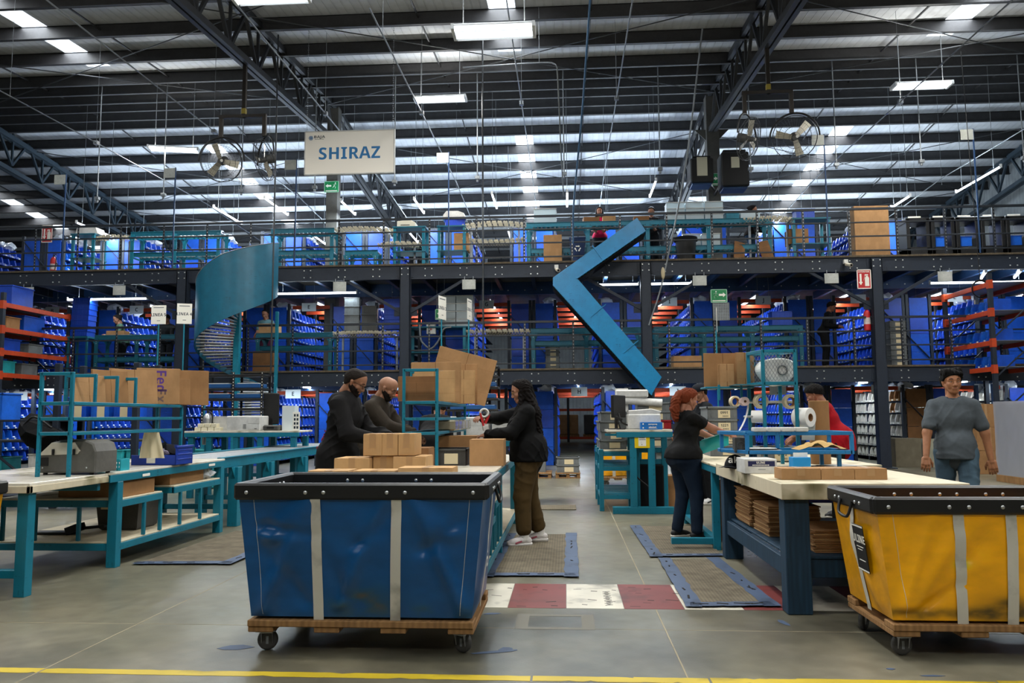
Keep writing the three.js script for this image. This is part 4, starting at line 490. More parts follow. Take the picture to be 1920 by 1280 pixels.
for (const [x, y, z, w, h, d, l] of [[-1.51, 0.985, -6.35, 0.148, 0.17, 0.3, 'small carton, left of three on top of the carton pile'], [-1.373, 0.985, -6.35, 0.125, 0.17, 0.3, 'small carton, middle of three on top of the carton pile'], [-1.243, 0.985, -6.35, 0.128, 0.17, 0.3, 'small carton, right of three on top of the carton pile'], [-1.655, 0.82, -6.3, 0.275, 0.15, 0.34, 'carton at the left of the middle row of the pile'], [-1.43, 0.82, -6.4, 0.165, 0.16, 0.34, 'carton in the middle of the middle row of the pile'], [-1.215, 0.82, -6.35, 0.255, 0.16, 0.34, 'carton at the right of the middle row of the pile'], [-1.69, 0.82, -5.75, 0.295, 0.088, 0.24, 'flat carton at the left front of the pile'], [-1.365, 0.82, -5.78, 0.3, 0.086, 0.24, 'flat carton at the middle front of the pile'], [-1.0, 0.82, -5.8, 0.395, 0.105, 0.26, 'long flat carton at the right front of the pile']]) carton('carton', l, w, h, d, x, y, z, 0, mm.card3, true, 'cartons piled on the centre table');
carton('carton', 'brown carton the woman in black is filling on the centre table', 0.325, 0.25, 0.3, -0.757, 0.82, -7.75, 0, mm.card, false); carton('carton', 'dark open carton behind the pile on the centre table', 0.4, 0.2, 0.3, -1.38, 0.82, -7.0, 0, mm.cardD, false); carton('carton', 'brown open carton behind the grey tote on the centre table', 0.4, 0.27, 0.3, -1.12, 0.82, -8.35, 0, mm.card2, false);
tote('storage_tote', 'grey tote beside the woman in black on the centre table', 0.345, 0.16, 0.4, -1.12, 0.82, -7.85, 0, mm.dgrey, '');
flatCarton('wide folded cartons tilted highest on the centre divider shelf', 0.7, 0.56, -1.3, 1.5, -9.45, 0.05, -0.06, mm.card, 3, -0.27); flatCarton('tall folded cartons in the middle of the centre divider shelf', 0.52, 0.43, -1.37, 1.43, -8.35, 0.03, -0.04, mm.card, 5); flatCarton('folded cartons on the right of the centre divider shelf', 0.28, 0.45, -1.14, 1.43, -9.0, 0.1, -0.02, mm.card, 6); flatCarton('pale folded cartons on the right front of the centre divider shelf', 0.23, 0.37, -1.13, 1.43, -8.85, 0.05, -0.02, mm.card3, 5); flatCarton('dark folded cartons leaning at the left of the centre divider shelf', 0.36, 0.24, -1.43, 1.435, -7.62, 0.0, -0.05, mm.cardD, 4); flatCarton('pale folded cartons inside the hoop of the centre divider shelf', 0.4, 0.3, -1.28, 1.435, -7.76, 0.0, -0.03, mm.card3, 3);
{ const o = thing('film_tray', 'row of foil film packs on the middle shelf of the centre divider shelf', 'packs', [-1.3, 1.142, -8.9]); for (let i = 0; i < 5; i++) obj('pack', mv(b0(-0.1, 0.1, 0, 0.11, -0.13, 0.13, 0.015), 0.06, 0, 0.55 - i * 0.28), PM('#a59f86', 0.2, { metalness: 0.3, clearcoat: 0.5 }), o); }
// right wooden table
{ const t = thing('wooden_table', 'heavy pale-topped wooden table with blue legs at right', 'table'); obj('table_top', b0(1.385, 2.57, 0.735, 0.84, -7.64, -5.36, 0.004), mm.topwood, t);
  for (const [x, z] of [[1.49, -5.47], [2.48, -5.47], [1.49, -7.5], [2.48, -7.5]]) obj('leg', b0(x - 0.08, x + 0.08, 0, 0.735, z - 0.07, z + 0.07, 0.006), mm.woodblue, t); for (const x of [1.43, 2.5]) obj('side_rail', b0(x, x + 0.04, 0.22, 0.34, -7.5, -5.45, 0.004), mm.woodblue, t); for (const z of [-5.5, -7.5]) obj('cross_rail', b0(1.45, 2.5, 0.22, 0.34, z - 0.02, z + 0.02), mm.woodblue, t);
  for (let i = 0; i < 6; i++) obj('shelf_plank', b0(1.47, 2.5, 0.342, 0.36, -7.5 + i * 0.34, -7.17 + i * 0.34), mm.woodblue, t); }
{ let k = 0; for (const [x, z, n, w, d, l] of [[1.72, -7.1, 26, 0.42, 0.55, 'far'], [1.72, -6.55, 20, 0.38, 0.45, 'middle'], [1.95, -5.85, 13, 0.6, 0.5, 'near']]) for (let i = 0; i < n; i++) { k++; const o = obj('folded_carton', bx(w + 0.02 * R0(), 0.0085, d + 0.02 * R0(), 0, 0, 0, 0, 0, 0, 0.001), k % 3 ? mm.card2 : mm.card3); o.position.set(x + 0.02 * (R0() - 0.5), 0.366 + i * 0.0115, z); o.rotation.y = 0.05 * (R0() - 0.5); tag(o, `flat carton in the ${l} stack on the shelf of the wooden table`, 'cardboard', `flat cartons of the ${l} stack under the wooden table`); } }
tote('storage_tote', 'royal blue tote on the flat cartons under the wooden table', 0.45, 0.2, 0.5, 1.95, 0.61, -6.6, 0, M('#143db0', 0.4, { map: tMottle }));
for (const [x, w, l] of [[1.598, 0.262, 'left'], [1.843, 0.222, 'middle'], [2.063, 0.215, 'right']]) carton('carton', `small flat carton, ${l} of three in a row on the wooden table`, w, 0.078, 0.2, x, 0.84, -5.75, 0, mm.card, true, 'three cartons on the wooden table');
{ const o = thing('label_box', 'white carton with navy label on the wooden table', 'box', [1.47, 0.84, -6.4]); obj('body', b0(-0.12, 0.12, 0, 0.11, -0.15, 0.15), mm.white, o); obj('label_band', b0(-0.095, 0.105, 0.055, 0.095, 0.15, 0.1508, 0), M('#1f2450', 0.5), o); obj('lettering', [text('ULINE', 0.016, 0, 0.075, 0.151), ...Array.from({ length: 11 }, (_, i) => b0(-0.062 + i * 0.0115, -0.054 + i * 0.0115, 0.061, 0.068, 0.1508, 0.1514, 0))], mm.paper, o); obj('small_print', b0(-0.02, 0.035, 0.03, 0.034, 0.15, 0.1505, 0), mm.grey, o); }
{ const o = thing('tissue_box', 'bright blue box with white paper sticking out on the wooden table', 'box', [1.76, 0.84, -6.25]); obj('body', b0(-0.065, 0.065, 0, 0.125, -0.06, 0.06), M('#0f86c8', 0.45), o); obj('paper', mv(grid(6, 3, (u, v) => [-0.055 + 0.11 * u, v * 0.04, 0.012 * Math.sin(u * 5)]), 0, 0.12, 0.03), M('#e9e7df', 0.8, { side: THREE.DoubleSide }), o); }
{ const o = thing('cap', 'black cap with white lettering on the wooden table', 'cap', [1.29 + 0.13, 0.842, -6.95], -0.5); const g = new THREE.SphereGeometry(0.088, 20, 10, 0, Math.PI * 2, 0, Math.PI / 2); g.scale(1, 1.25, 1.15); obj('crown', fin(g), M('#161719', 0.8), o); obj('bill', mv(grid(12, 6, (u, v) => { const a = (u - 0.5) * 2.2, r = 0.088 + v * 0.075 * Math.cos(a) ** 0.6; return [Math.sin(a) * r, 0.008 - 0.02 * (v * Math.abs(Math.sin(a))), Math.cos(a) * r * 1.1]; }), 0, 0.008, 0), M('#161719', 0.8, { side: THREE.DoubleSide }), o); obj('button', ball(0.008, 0, 0.112, 0), M('#161719', 0.8), o); obj('lettering', mv(text('ak.', 0.055, 0, 0, 0), 0.03, 0.045, 0.1, 0.3, -0.35), mm.paper, o); }
// blue tray frame and dispenser stand on the wooden table
{ const m = M('#1878b4', 0.42, { map: tScuff }), t = thing('tray_frame', 'bright blue low tray frame on the wooden table', 'rack', [0, 0, 0]); const x0 = 1.33, x1 = 2.27, z0 = -6.6, z1 = -7.15, p = 0.03;
  const ring = (y) => [b0(x0 + 0.12, x1, y - p / 2, y + p / 2, z0 - p / 2, z0 + p / 2), b0(x0, x1, y - p / 2, y + p / 2, z1 - p / 2, z1 + p / 2), b0(x1 - p / 2, x1 + p / 2, y - p / 2, y + p / 2, z1, z0), bar([x0, y, z1 + 0.15], [x0 + 0.12, y, z0], p), b0(x0 - p / 2, x0 + p / 2, y - p / 2, y + p / 2, z1, z1 + 0.15)]; obj('upper_rail', ring(1.135), m, t); obj('lower_rail', ring(0.985), m, t); obj('tray_plate', b0(x0 + 0.02, x1, 0.968, 0.974, z1, z0), mm.dgrey, t); for (const [x, z] of [[x0 + 0.12, z0], [x1, z0], [x0, z1 + 0.12], [x1, z1], [x0 + 0.5, z1]]) obj('upright', legBox(x, z, 0.97, 1.13, p), m, t); for (const [x, z] of [[1.6, z1], [2.2, z1], [1.62, z1 + 0.06], [2.2, z0 - 0.1]]) obj('leg', legBox(x, z, 0.84, 0.97, p), m, t); }
{ const t = thing('dispenser_stand', 'tall teal dispenser stand with mesh basket on the wooden table', 'stand'); const p = 0.03, z0 = -7.2, z1 = -7.5; for (const [x, z] of [[1.74, z0], [2.02, z0], [1.68, z1], [1.96, z1]]) obj('post', legBox(x, z, 0.84, 1.86, p), mm.teal, t);
  for (const y of [1.575, 1.86]) obj('basket_rail', [b0(1.74, 2.02, y - p, y, z0 - p / 2, z0 + p / 2), b0(1.68, 1.96, y - p, y, z1 - p / 2, z1 + p / 2), bar([1.74, y - p / 2, z0], [1.68, y - p / 2, z1], p), bar([2.02, y - p / 2, z0], [1.96, y - p / 2, z1], p)], mm.teal, t);
  const mesh = (x0, x1, z, y0, y1) => { const g = [], s = 0.03, w = x1 - x0, h = y1 - y0; for (let i = -9; i < 11; i++) { for (const q of [1, -1]) { let xa = q > 0 ? i * s : i * s, ya = q > 0 ? 0 : h, xb = xa + h * 0.6, yb = h - ya; if (xa < 0) { ya += (yb - ya) * (-xa / (xb - xa)); xa = 0; } if (xb > w) { yb = ya + (yb - ya) * ((w - xa) / (xb - xa)); xb = w; } if (xb - xa > 0.004) g.push(bar([x0 + xa, y0 + ya, z], [x0 + xb, y0 + yb, z], 0.003, 0.003, 0)); } } return g; };
  obj('mesh_panel', mesh(1.755, 2.005, z0, 1.58, 1.83), mm.galv, t); obj('mesh_panel', mesh(1.695, 1.945, z1, 1.58, 1.83), mm.galv, t); obj('basket_floor', b0(1.5, 2.0, 1.55, 1.556, z1, z0), mm.teal, t);
  obj('spindle', [cyl([1.55, 1.4, -7.35], [2.05, 1.4, -7.35], 0.012), cyl([1.62, 1.27, -7.15], [1.62, 1.27, -7.45], 0.01)], mm.steel, t); for (const x of [1.39, 1.59]) obj('hook_post', bar([x, 1.42, -7.4], [x, 1.56, -7.4], 0.02), mm.teal, t); obj('side_shelf', b0(1.28, 1.72, 1.53, 1.545, -7.75, -7.45), mm.teal, t); }
{ const roll = (name, label, x, y, z, r, ri, w, mat, turn = 0, extra) => { const t = thing(name, label, 'roll', [x, y, z], turn); const g = lathe([[ri, -w / 2], [r - 0.003, -w / 2], [r, -w / 2 + 0.003], [r, w / 2 - 0.003], [r - 0.003, w / 2], [ri, w / 2], [ri, -w / 2]], 28); g.rotateX(Math.PI / 2); obj('winding', fin(toCreasedNormals(g, 0.7)), mat, t); const c = lathe([[ri - 0.003, -w / 2 - 0.001], [ri, -w / 2 - 0.001], [ri, w / 2 + 0.001], [ri - 0.003, w / 2 + 0.001], [ri - 0.003, -w / 2 - 0.001]], 20); c.rotateX(Math.PI / 2); obj('core', fin(c), mm.card2, t); if (extra) extra(t); return t; };
  const tapeM = M('#c9bb9b', 0.35), wh = M('#e6e4de', 0.7);
  roll('tape_roll', 'tape roll resting on the grey totes beside the dispenser stand', 1.94, 1.44, -9.4, 0.065, 0.045, 0.05, tapeM, 0.3); roll('label_roll', 'small pink-edged label roll with a hanging strip on the dispenser stand', 1.59, 1.405, -7.3, 0.04, 0.012, 0.06, M('#d8bcb4', 0.6), 0.1, (t) => obj('hanging_strip', mv(grid(2, 12, (u, v) => [0.036 - 0.09 * v * v, -0.26 * v, (u - 0.5) * 0.05 + 0.0]), 0, 0, 0), M('#e6e4de', 0.7, { side: THREE.DoubleSide }), t)); roll('tape_roll', 'tan tape roll in the middle of the dispenser stand', 1.73, 1.405, -7.28, 0.065, 0.038, 0.05, tapeM, 0.25); roll('tape_roll', 'tan tape roll on the right post of the dispenser stand', 1.985, 1.4, -7.28, 0.065, 0.042, 0.05, tapeM, 0.25);
  roll('label_roll', 'white label roll with red round stickers on the dispenser stand', 1.69, 1.27, -7.25, 0.055, 0.025, 0.1, wh, 1.25, (t) => { for (let i = 0; i < 3; i++) { const d = cyl([0, 0, 0], [0, 0, 0.001], 0.015, 0.015, 14); obj('sticker', mv(d, 0.03 - 0.0 * i, -0.032 + i * 0.032, 0.0, 0, 0, 0).applyMatrix4(new THREE.Matrix4().makeRotationY(Math.PI / 2)).translate(0.055, 0, -0.0), mm.red, t); } });
  roll('paper_roll', 'large white paper roll hanging on the dispenser stand', 2.09, 1.26, -7.25, 0.085, 0.035, 0.14, wh, 0.7, (t) => obj('hanging_sheet', mv(grid(2, 8, (u, v) => [0.084 - 0.03 * v, -0.2 * v, (u - 0.5) * 0.13]), 0, 0, 0), M('#e6e4de', 0.7, { side: THREE.DoubleSide }), t));
  const fo = thing('foam_roll', 'white foam roll lying in the mesh basket of the dispenser stand', 'roll', [1.89, 1.68, -7.36]); const P = []; for (let i = 0; i < 40; i++) { const a = i / 40 * Math.PI * 2, r = 0.13 + 0.012 * Math.sin(3 * a); P.push([Math.cos(a) * r * 1.12 , Math.sin(a) * r * 0.86 - 0.005]); } obj('winding', mv(prism(P, 0.2, 0.01), 0, 0, -0.1), M('#e9e9e6', 0.8), fo); obj('core', mv(lathe([[0.035, 0], [0.045, 0], [0.045, 0.02], [0.035, 0.02], [0.035, 0]], 20).rotateX(Math.PI / 2), 0.03, 0, 0.105), mm.grey, fo); }
{ const t = thing('kraft_roll', 'large upright kraft paper roll behind the dispenser stand', 'roll', [2.3, 0.84, -7.5]); obj('winding', lathe([[0, 0], [0.085, 0], [0.088, 0.005], [0.088, 0.565], [0.085, 0.57], [0.04, 0.57], [0.04, 0.55], [0, 0.55]], 28), mm.card2, t); obj('loose_sheet', mv(grid(10, 2, (u, v) => [-0.09 - 0.14 * u, 0.45 - 0.12 * v + 0.02 * Math.sin(u * 6), 0.05 + 0.04 * Math.sin(u * 5)]), 0, 0, 0), M('#b08a62', 0.8, { side: THREE.DoubleSide }), t); }
{ const t = thing('paper_packs', 'row of small white paper packs on the blue tray frame', 'packs', [1.72, 1.15, -6.62]); for (let i = 0; i < 4; i++) obj('pack', b0(-0.22 + i * 0.11, -0.22 + i * 0.11 + 0.1, 0, 0.035, -0.05, 0.05, 0.006), mm.white, t); }
{ const t = thing('kraft_paper', 'crumpled kraft paper at the right end of the blue tray frame', 'paper', [2.08, 0.98, -6.8]); const q = rng(15); obj('sheet', [mv(grid(16, 10, (u, v) => [(u - 0.5) * 0.4, 0.02 + 0.06 * Math.sin(u * 3.1) * fbm(u * 0.99, v * 0.99, 6, 3) * 1.4, (v - 0.5) * 0.25]), 0, 0, 0)], M('#c6a36a', 0.8, { side: THREE.DoubleSide }), t); const t2 = thing('paper_stack', 'grey stack of flat envelopes on the blue tray frame', 'paper', [1.6, 0.976, -6.85]); for (let i = 0; i < 5; i++) obj('envelope', bx(0.32 - 0.02 * i, 0.006, 0.2, 0.02 * q(), 0.004 + i * 0.007, 0.01 * q(), 0.1 * q()), i % 2 ? mm.grey : mm.white, t2); const e = thing('mailer_sheets', 'dark flat mailers lying at the back of the wooden table', 'paper', [2.2, 0.842, -6.95]); for (let i = 0; i < 3; i++) obj('mailer', bx(0.3, 0.005, 0.22, 0.04 * i, 0.004 + 0.006 * i, 0, 0.2 * i), i === 2 ? mm.white : mm.dgrey, e); const w = thing('wire_cube', 'dark smoked acrylic cube with an outline logo on the tray frame', 'box', [1.43, 0.98, -6.78]); obj('body', b0(-0.05, 0.05, 0, 0.12, -0.05, 0.05, 0.004), mm.dgrey, w); obj('logo', [[0, 0.09], [0.03, 0.075], [0.03, 0.04], [0, 0.025], [-0.03, 0.04], [-0.03, 0.075]].map((p, i, a) => bar([p[0], p[1], 0.051], [a[(i + 1) % 6][0], a[(i + 1) % 6][1], 0.051], 0.004, 0.002, 0)).concat([bar([0, 0.058, 0.051], [0, 0.025, 0.051], 0.004, 0.002, 0), bar([0, 0.058, 0.051], [0.03, 0.075, 0.051], 0.004, 0.002, 0), bar([0, 0.058, 0.051], [-0.03, 0.075, 0.051], 0.004, 0.002, 0)]), mm.grey, w); }
flatCarton('large folded cartons at the left of the dispenser stand shelf', 0.36, 0.33, 1.48, 1.535, -7.62, 0.05, -0.02, mm.card2, 4); flatCarton('small folded cartons in front on the dispenser stand shelf', 0.13, 0.22, 1.48, 1.535, -7.5, 0.05, 0, mm.card, 6); flatCarton('folded cartons standing right on the dispenser stand shelf', 0.16, 0.33, 1.66, 1.535, -7.55, 0.1, 0, mm.card, 4);
// teal table behind the wooden one
{ const t = thing('packing_table', 'white-topped teal table where the woman in jeans works', 'table'); obj('table_top', b0(1.385, 2.9, 0.8, 0.82, -9.9, -7.66, 0.004), mm.topwood, t); obj('apron', [b0(1.39, 1.42, 0.735, 0.8, -9.9, -7.66), b0(1.39, 2.9, 0.735, 0.8, -9.9, -9.86), b0(1.39, 2.9, 0.735, 0.8, -7.7, -7.66)], mm.teal, t); for (const [x, z] of [[1.43, -7.95], [2.86, -7.95], [1.43, -9.85], [2.86, -9.85]]) obj('leg', legBox(x, z, 0, 0.74, 0.07), mm.teal, t); obj('stretcher', [b0(1.4, 1.46, 0.05, 0.11, -9.85, -7.95), b0(1.0, 1.46, 0.05, 0.11, -8.0, -7.94)], mm.teal, t); }
for (const [x, z, n] of [[1.62, -8.6, 'near'], [1.75, -9.0, 'far']]) flatCarton(`tall brown board standing on edge under the teal table, ${n} one`, 0.5, 0.6, x, 0, z, 1.2, -0.05, mm.cardD, 4);
tote('storage_tote', 'grey tote labelled 0991 on the teal table', 0.36, 0.145, 0.5, 1.78, 1.24, -9.55, 0, mm.tote, '0991', 'numbered totes on the teal table'); tote('storage_tote', 'grey tote labelled 1221 on the teal table', 0.36, 0.145, 0.5, 1.78, 1.095, -9.55, 0, mm.tote, '1221', 'numbered totes on the teal table'); tote('storage_tote', 'grey tote labelled 1102 on the teal table', 0.4, 0.145, 0.5, 1.83, 0.95, -9.55, 0, mm.tote, '1102', 'numbered totes on the teal table'); tote('storage_tote', 'grey tote at the bottom of the numbered stack', 0.42, 0.13, 0.5, 1.83, 0.82, -9.55, 0, mm.tote, '', 'numbered totes on the teal table'); tote('storage_tote', 'grey tote labelled 0112 seen through the blue tray frame', 0.4, 0.15, 0.4, 2.1, 0.82, -8.3, 0, mm.tote, '0112');
// ---------------------------------------------------------------- chutes and conveyors of the mezzanine
{ const t = thing('bent_chute', 'bright blue bent chute dropping from the upper deck in front of the rails', 'chute'); const S = [[1.77, 6.06], [1.96, 5.76], [0.29, 4.62], [2.27, 2.2], [2.03, 1.8], [-0.28, 4.48], [-0.28, 4.63]];
  for (const z of [-19.2, -19.82]) { const g = prism(S, 0.02, 0.003); g.translate(0, 0, z); obj('side_wall', g, mm.chute, t); }
  const bed = (a, b) => { obj('bed_plate', bar([a[0], a[1], -19.5], [b[0], b[1], -19.5], 0.62, 0.02), mm.dsteel, t).name = 'bed_plate'; const n = Math.round(Math.hypot(a[0] - b[0], a[1] - b[1]) / 0.09), q = []; for (let i = 1; i < n; i++) { const x = a[0] + (b[0] - a[0]) * i / n, y = a[1] + (b[1] - a[1]) * i / n; q.push(cyl([x, y - 0.035, -19.8], [x, y - 0.035, -19.17], 0.02, 0.02, 8)); } obj('rollers', q, mm.teal2, t); obj('edge_flange', bar([a[0], a[1] - 0.02, -19.165], [b[0], b[1] - 0.02, -19.165], 0.05, 0.035), mm.chute, t); obj('under_frame', bar([a[0], a[1] - 0.075, -19.5], [b[0], b[1] - 0.075, -19.5], 0.6, 0.03), mm.dark, t); };
  bed([1.96, 5.76], [0.29, 4.62]); bed([-0.28, 4.48], [2.03, 1.8]);
  for (const [x, y, dx, dy] of [[0.92, 5.05, -0.24, 0.35], [0.62, 3.66, 0.36, 0.3], [1.38, 2.78, 0.36, 0.3]]) obj('seam_rib', bar([x, y, -19.17], [x + dx, y + dy, -19.17], 0.03, 0.02), mm.chute, t);
  obj('hanger', [bar([0.9, 4.95, -19.3], [0.9, 5.3, -19.9], 0.03), cyl([1.0, 5.0, -19.5], [1.12, 4.6, -19.9], 0.01)], mm.dsteel, t); }
{ const cx = -7.98, cz = -18.92, R = 0.98, t = thing('spiral_chute', 'teal-blue spiral chute with steel rollers winding down the left mezzanine', 'chute', [cx, 0, cz]); const bed = (f) => 4.29 - 1.38 * f / Math.PI, topY = (f) => f < Math.PI / 2 ? 5.56 - 0.45 * (f / (Math.PI / 2)) ** 1.2 : 5.11 - 0.78 * ((f - Math.PI / 2) / (Math.PI / 2));
  const wall = (r) => grid(48, 6, (u, v) => { const f = u * Math.PI * 1.02 - 0.02, lo = bed(f) - 0.06, hi = topY(Math.max(0, f)); const y = lo + (hi - lo) * v; return [Math.cos(f) * r, y, Math.sin(f) * r]; }); const wm = M('#0f6580', 0.36, { map: tScuff, side: THREE.DoubleSide });
  obj('outer_wall', [wall(R), wall(R - 0.012)], wm, t); const rim = []; for (let i = 0; i <= 40; i++) { const f = i / 40 * Math.PI; rim.push([Math.cos(f) * R, topY(f), Math.sin(f) * R]); } obj('wall_rim', tube(rim, 0.012, 6, 60), mm.galv, t);
  obj('centre_post', b0(-0.07, 0.07, 0, 4.4, -0.07, 0.07), mm.teal, t);
  for (let d = -40; d < 400; d += 8.5) { const f = d * D, y = bed(f); obj('roller', cyl([Math.cos(f) * 0.07, y, Math.sin(f) * 0.07], [Math.cos(f) * (R - 0.04), y, Math.sin(f) * (R - 0.04)], 0.019, 0.024, 8), mm.steel, t); }
  const strip = (r, y0, y1, fa, fb) => grid(60, 2, (u, v) => { const f = fa + (fb - fa) * u; return [Math.cos(f) * r, bed(f) + y0 + (y1 - y0) * v, Math.sin(f) * r]; }); obj('bed_edge', [strip(R - 0.03, -0.09, 0.05, Math.PI, 400 * D), strip(R - 0.04, -0.09, 0.05, Math.PI, 400 * D)], wm, t);
  obj('feed_tray', [bx(0.7, 0.02, 0.9, -0.15, 4.62, -0.75, 0, 0, 0.12), bx(0.02, 0.3, 0.9, -0.5, 4.75, -0.75), bx(0.02, 0.45, 0.6, 0.25, 5.4, -0.85)], wm, t); obj('feed_guard', bx(0.015, 0.45, 0.5, -0.1, 5.55, -0.9, 0.3), mm.galv, t); obj('support_leg', [b0(-0.95, -0.88, 0, 2.4, -0.3, -0.23), b0(0.85, 0.92, 0, 3.9, -0.3, -0.23)], mm.teal, t); }
function conveyor(xa, xb, y, h, z, label, low, mat = mm.teal) {           // roller conveyor along x standing on deck y
  const t = thing('roller_conveyor', label, 'conveyor', [xa, y, z]), L = xb - xa, W = 0.5;
  const tier = (hh) => { for (const s of [-1, 1]) obj('side_channel', [b0(0, L, hh - 0.09, hh + 0.03, s * W / 2 - 0.006, s * W / 2 + 0.006), b0(0, L, hh + 0.02, hh + 0.03, s * W / 2 - 0.025, s * W / 2 + 0.025)], mat, t); const q = []; for (let x = 0.06; x < L; x += 0.115) q.push(cyl([x, hh - 0.01, -W / 2], [x, hh - 0.01, W / 2], 0.024, 0.024, 8)); obj('rollers', q, mm.steel, t); obj('cross_ties', Array.from({ length: Math.max(2, Math.round(L / 0.9)) }, (_, i) => b0(0.05 + i * 0.9, 0.09 + i * 0.9, hh - 0.12, hh - 0.08, -W / 2, W / 2)).filter((g, i) => 0.09 + i * 0.9 < L), mat, t); };
  tier(h); if (low) tier(low); const n = Math.max(2, Math.round(L / 1.5) + 1); for (let i = 0; i < n; i++) { const x = 0.06 + i * (L - 0.12) / (n - 1); for (const s of [-1, 1]) { obj('leg', b0(x - 0.05, x + 0.05, 0, h - 0.05, s * (W / 2 + 0.008), s * (W / 2 + 0.03)), mat, t); obj('leg_bracket', prism([[x - 0.11, h - 0.1], [x + 0.11, h - 0.1], [x + 0.05, h - 0.22], [x - 0.05, h - 0.22]], 0.01).translate(0, 0, s * (W / 2 + 0.03) - 0.005), mat, t); } obj('leg_bolts', [0.25, 0.3, h - 0.15, h - 0.2].map((yy) => ball(0.012, x, yy, W / 2 + 0.033, 1, 1, 0.5, 6)), mm.bolt, t); } return t; }
function skate(x0, x1, z0, z1, y, sag, label) {                            // bendable skate-wheel conveyor
  const t = thing('skate_conveyor', label, 'conveyor'), q = [], fr = [[], []], c = (u) => [x0 + (x1 - x0) * u, z0 + (z1 - z0) * u + sag * Math.sin(Math.PI * u)]; const n = Math.round(Math.abs(x1 - x0) / 0.075), lat = [];
  for (let i = 0; i <= n; i++) { const u = i / n, [x, z] = c(u); for (const s of [-0.2, -0.07, 0.07, 0.2]) q.push(mv(cyl([0, 0, -0.012], [0, 0, 0.012], 0.03, 0.03, 8), x + (i % 2 ? 0.02 : 0), y, z + s)); if (i < n) { const [x2, z2] = c((i + 1) / n); lat.push(bar([x, y - 0.03, z - 0.25], [x2, y - 0.06, z2 - 0.25], 0.018, 0.004, 0), bar([x, y - 0.06, z + 0.25], [x2, y - 0.03, z2 + 0.25], 0.018, 0.004, 0), bar([x, y - 0.14, z + 0.25], [x2, y - 0.04, z2 + 0.25], 0.014, 0.004, 0), bar([x, y - 0.04, z + 0.25], [x2, y - 0.14, z2 + 0.25], 0.014, 0.004, 0)); } }
  obj('skate_wheels', q, M('#cfc6ae', 0.5, { map: tMottle }), t); obj('lattice', lat, M('#b3a88f', 0.5), t); for (const u of [0.12, 0.88]) { const [x, z] = c(u); obj('leg', bar([x, y - 0.1, z], [x, y > 4.9 ? LV[2] : LV[1], z], 0.05), mm.galv, t); } return t; }
const ZC = -21.15;
conveyor(-11.9, -9.35, LV[2], 1.18, ZC, 'two-tier teal roller conveyor on the upper deck left of the spiral chute', 0.6); conveyor(-7.95, -6.2, LV[2], 1.18, ZC, 'two-tier teal roller conveyor on the upper deck left of the grey column', 0.58); conveyor(-5.9, -5.0, LV[2], 0.55, ZC, 'short low teal roller conveyor on the upper deck right of the grey column'); conveyor(-1.0, 5.4, LV[2], 1.2, ZC, 'long teal roller conveyor on the upper deck before the women', 0.5);
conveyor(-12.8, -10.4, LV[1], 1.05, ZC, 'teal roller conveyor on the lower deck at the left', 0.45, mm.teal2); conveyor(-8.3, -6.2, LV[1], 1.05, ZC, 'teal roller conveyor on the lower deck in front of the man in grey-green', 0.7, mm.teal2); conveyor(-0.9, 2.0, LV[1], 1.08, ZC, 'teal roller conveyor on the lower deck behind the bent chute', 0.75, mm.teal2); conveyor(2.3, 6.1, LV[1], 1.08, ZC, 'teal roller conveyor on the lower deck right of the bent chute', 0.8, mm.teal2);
skate(-6.2, -4.6, ZC, ZC - 0.3, LV[2] + 1.2, 0.25, 'bendable skate-wheel conveyor on the upper deck right of the grey column'); skate(-5.0, -3.9, ZC, ZC, LV[2] + 0.75, 0.2, 'lower bendable skate-wheel conveyor on the upper deck'); skate(-2.7, -1.0, ZC, ZC, LV[2] + 1.22, 0.3, 'bendable skate-wheel conveyor on the upper deck at the centre'); skate(-2.7, -1.0, ZC, ZC, LV[2] + 0.85, -0.3, 'lower bendable skate-wheel conveyor on the upper deck at the centre'); skate(4.7, 6.0, ZC + 0.1, ZC, LV[2] + 1.2, 0.2, 'bendable skate-wheel conveyor on the upper deck beside the woman with tied hair'); skate(-12.9, -11.9, ZC, ZC, LV[2] + 1.1, 0.2, 'bendable skate-wheel conveyor at the left end of the upper deck'); skate(-6.2, -4.3, ZC, ZC - 0.2, LV[1] + 1.08, 0.2, 'bendable skate-wheel conveyor on the lower deck under the grey crates'); skate(-2.6, -0.9, ZC, ZC, LV[1] + 1.08, 0.1, 'bendable skate-wheel conveyor on the lower deck at the centre');
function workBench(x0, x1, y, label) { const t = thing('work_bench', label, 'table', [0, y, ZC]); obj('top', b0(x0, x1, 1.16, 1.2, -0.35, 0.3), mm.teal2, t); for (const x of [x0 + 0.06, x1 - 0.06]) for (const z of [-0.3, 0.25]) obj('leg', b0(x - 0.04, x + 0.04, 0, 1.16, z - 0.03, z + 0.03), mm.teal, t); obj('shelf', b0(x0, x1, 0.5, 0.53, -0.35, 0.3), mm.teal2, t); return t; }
workBench(-4.6, -3.7, LV[2], 'teal bench with cables left of centre on the upper deck'); workBench(-3.4, -2.6, LV[2], 'teal bench carrying the blue and white trays on the upper deck'); workBench(-4.2, -2.6, LV[1], 'teal bench carrying the clear totes on the lower deck'); workBench(5.9, 6.9, LV[2], 'teal bench under the blue tote on the upper deck'); workBench(-13.6, -12.9, LV[2], 'teal bench with white tray at the left of the upper deck');
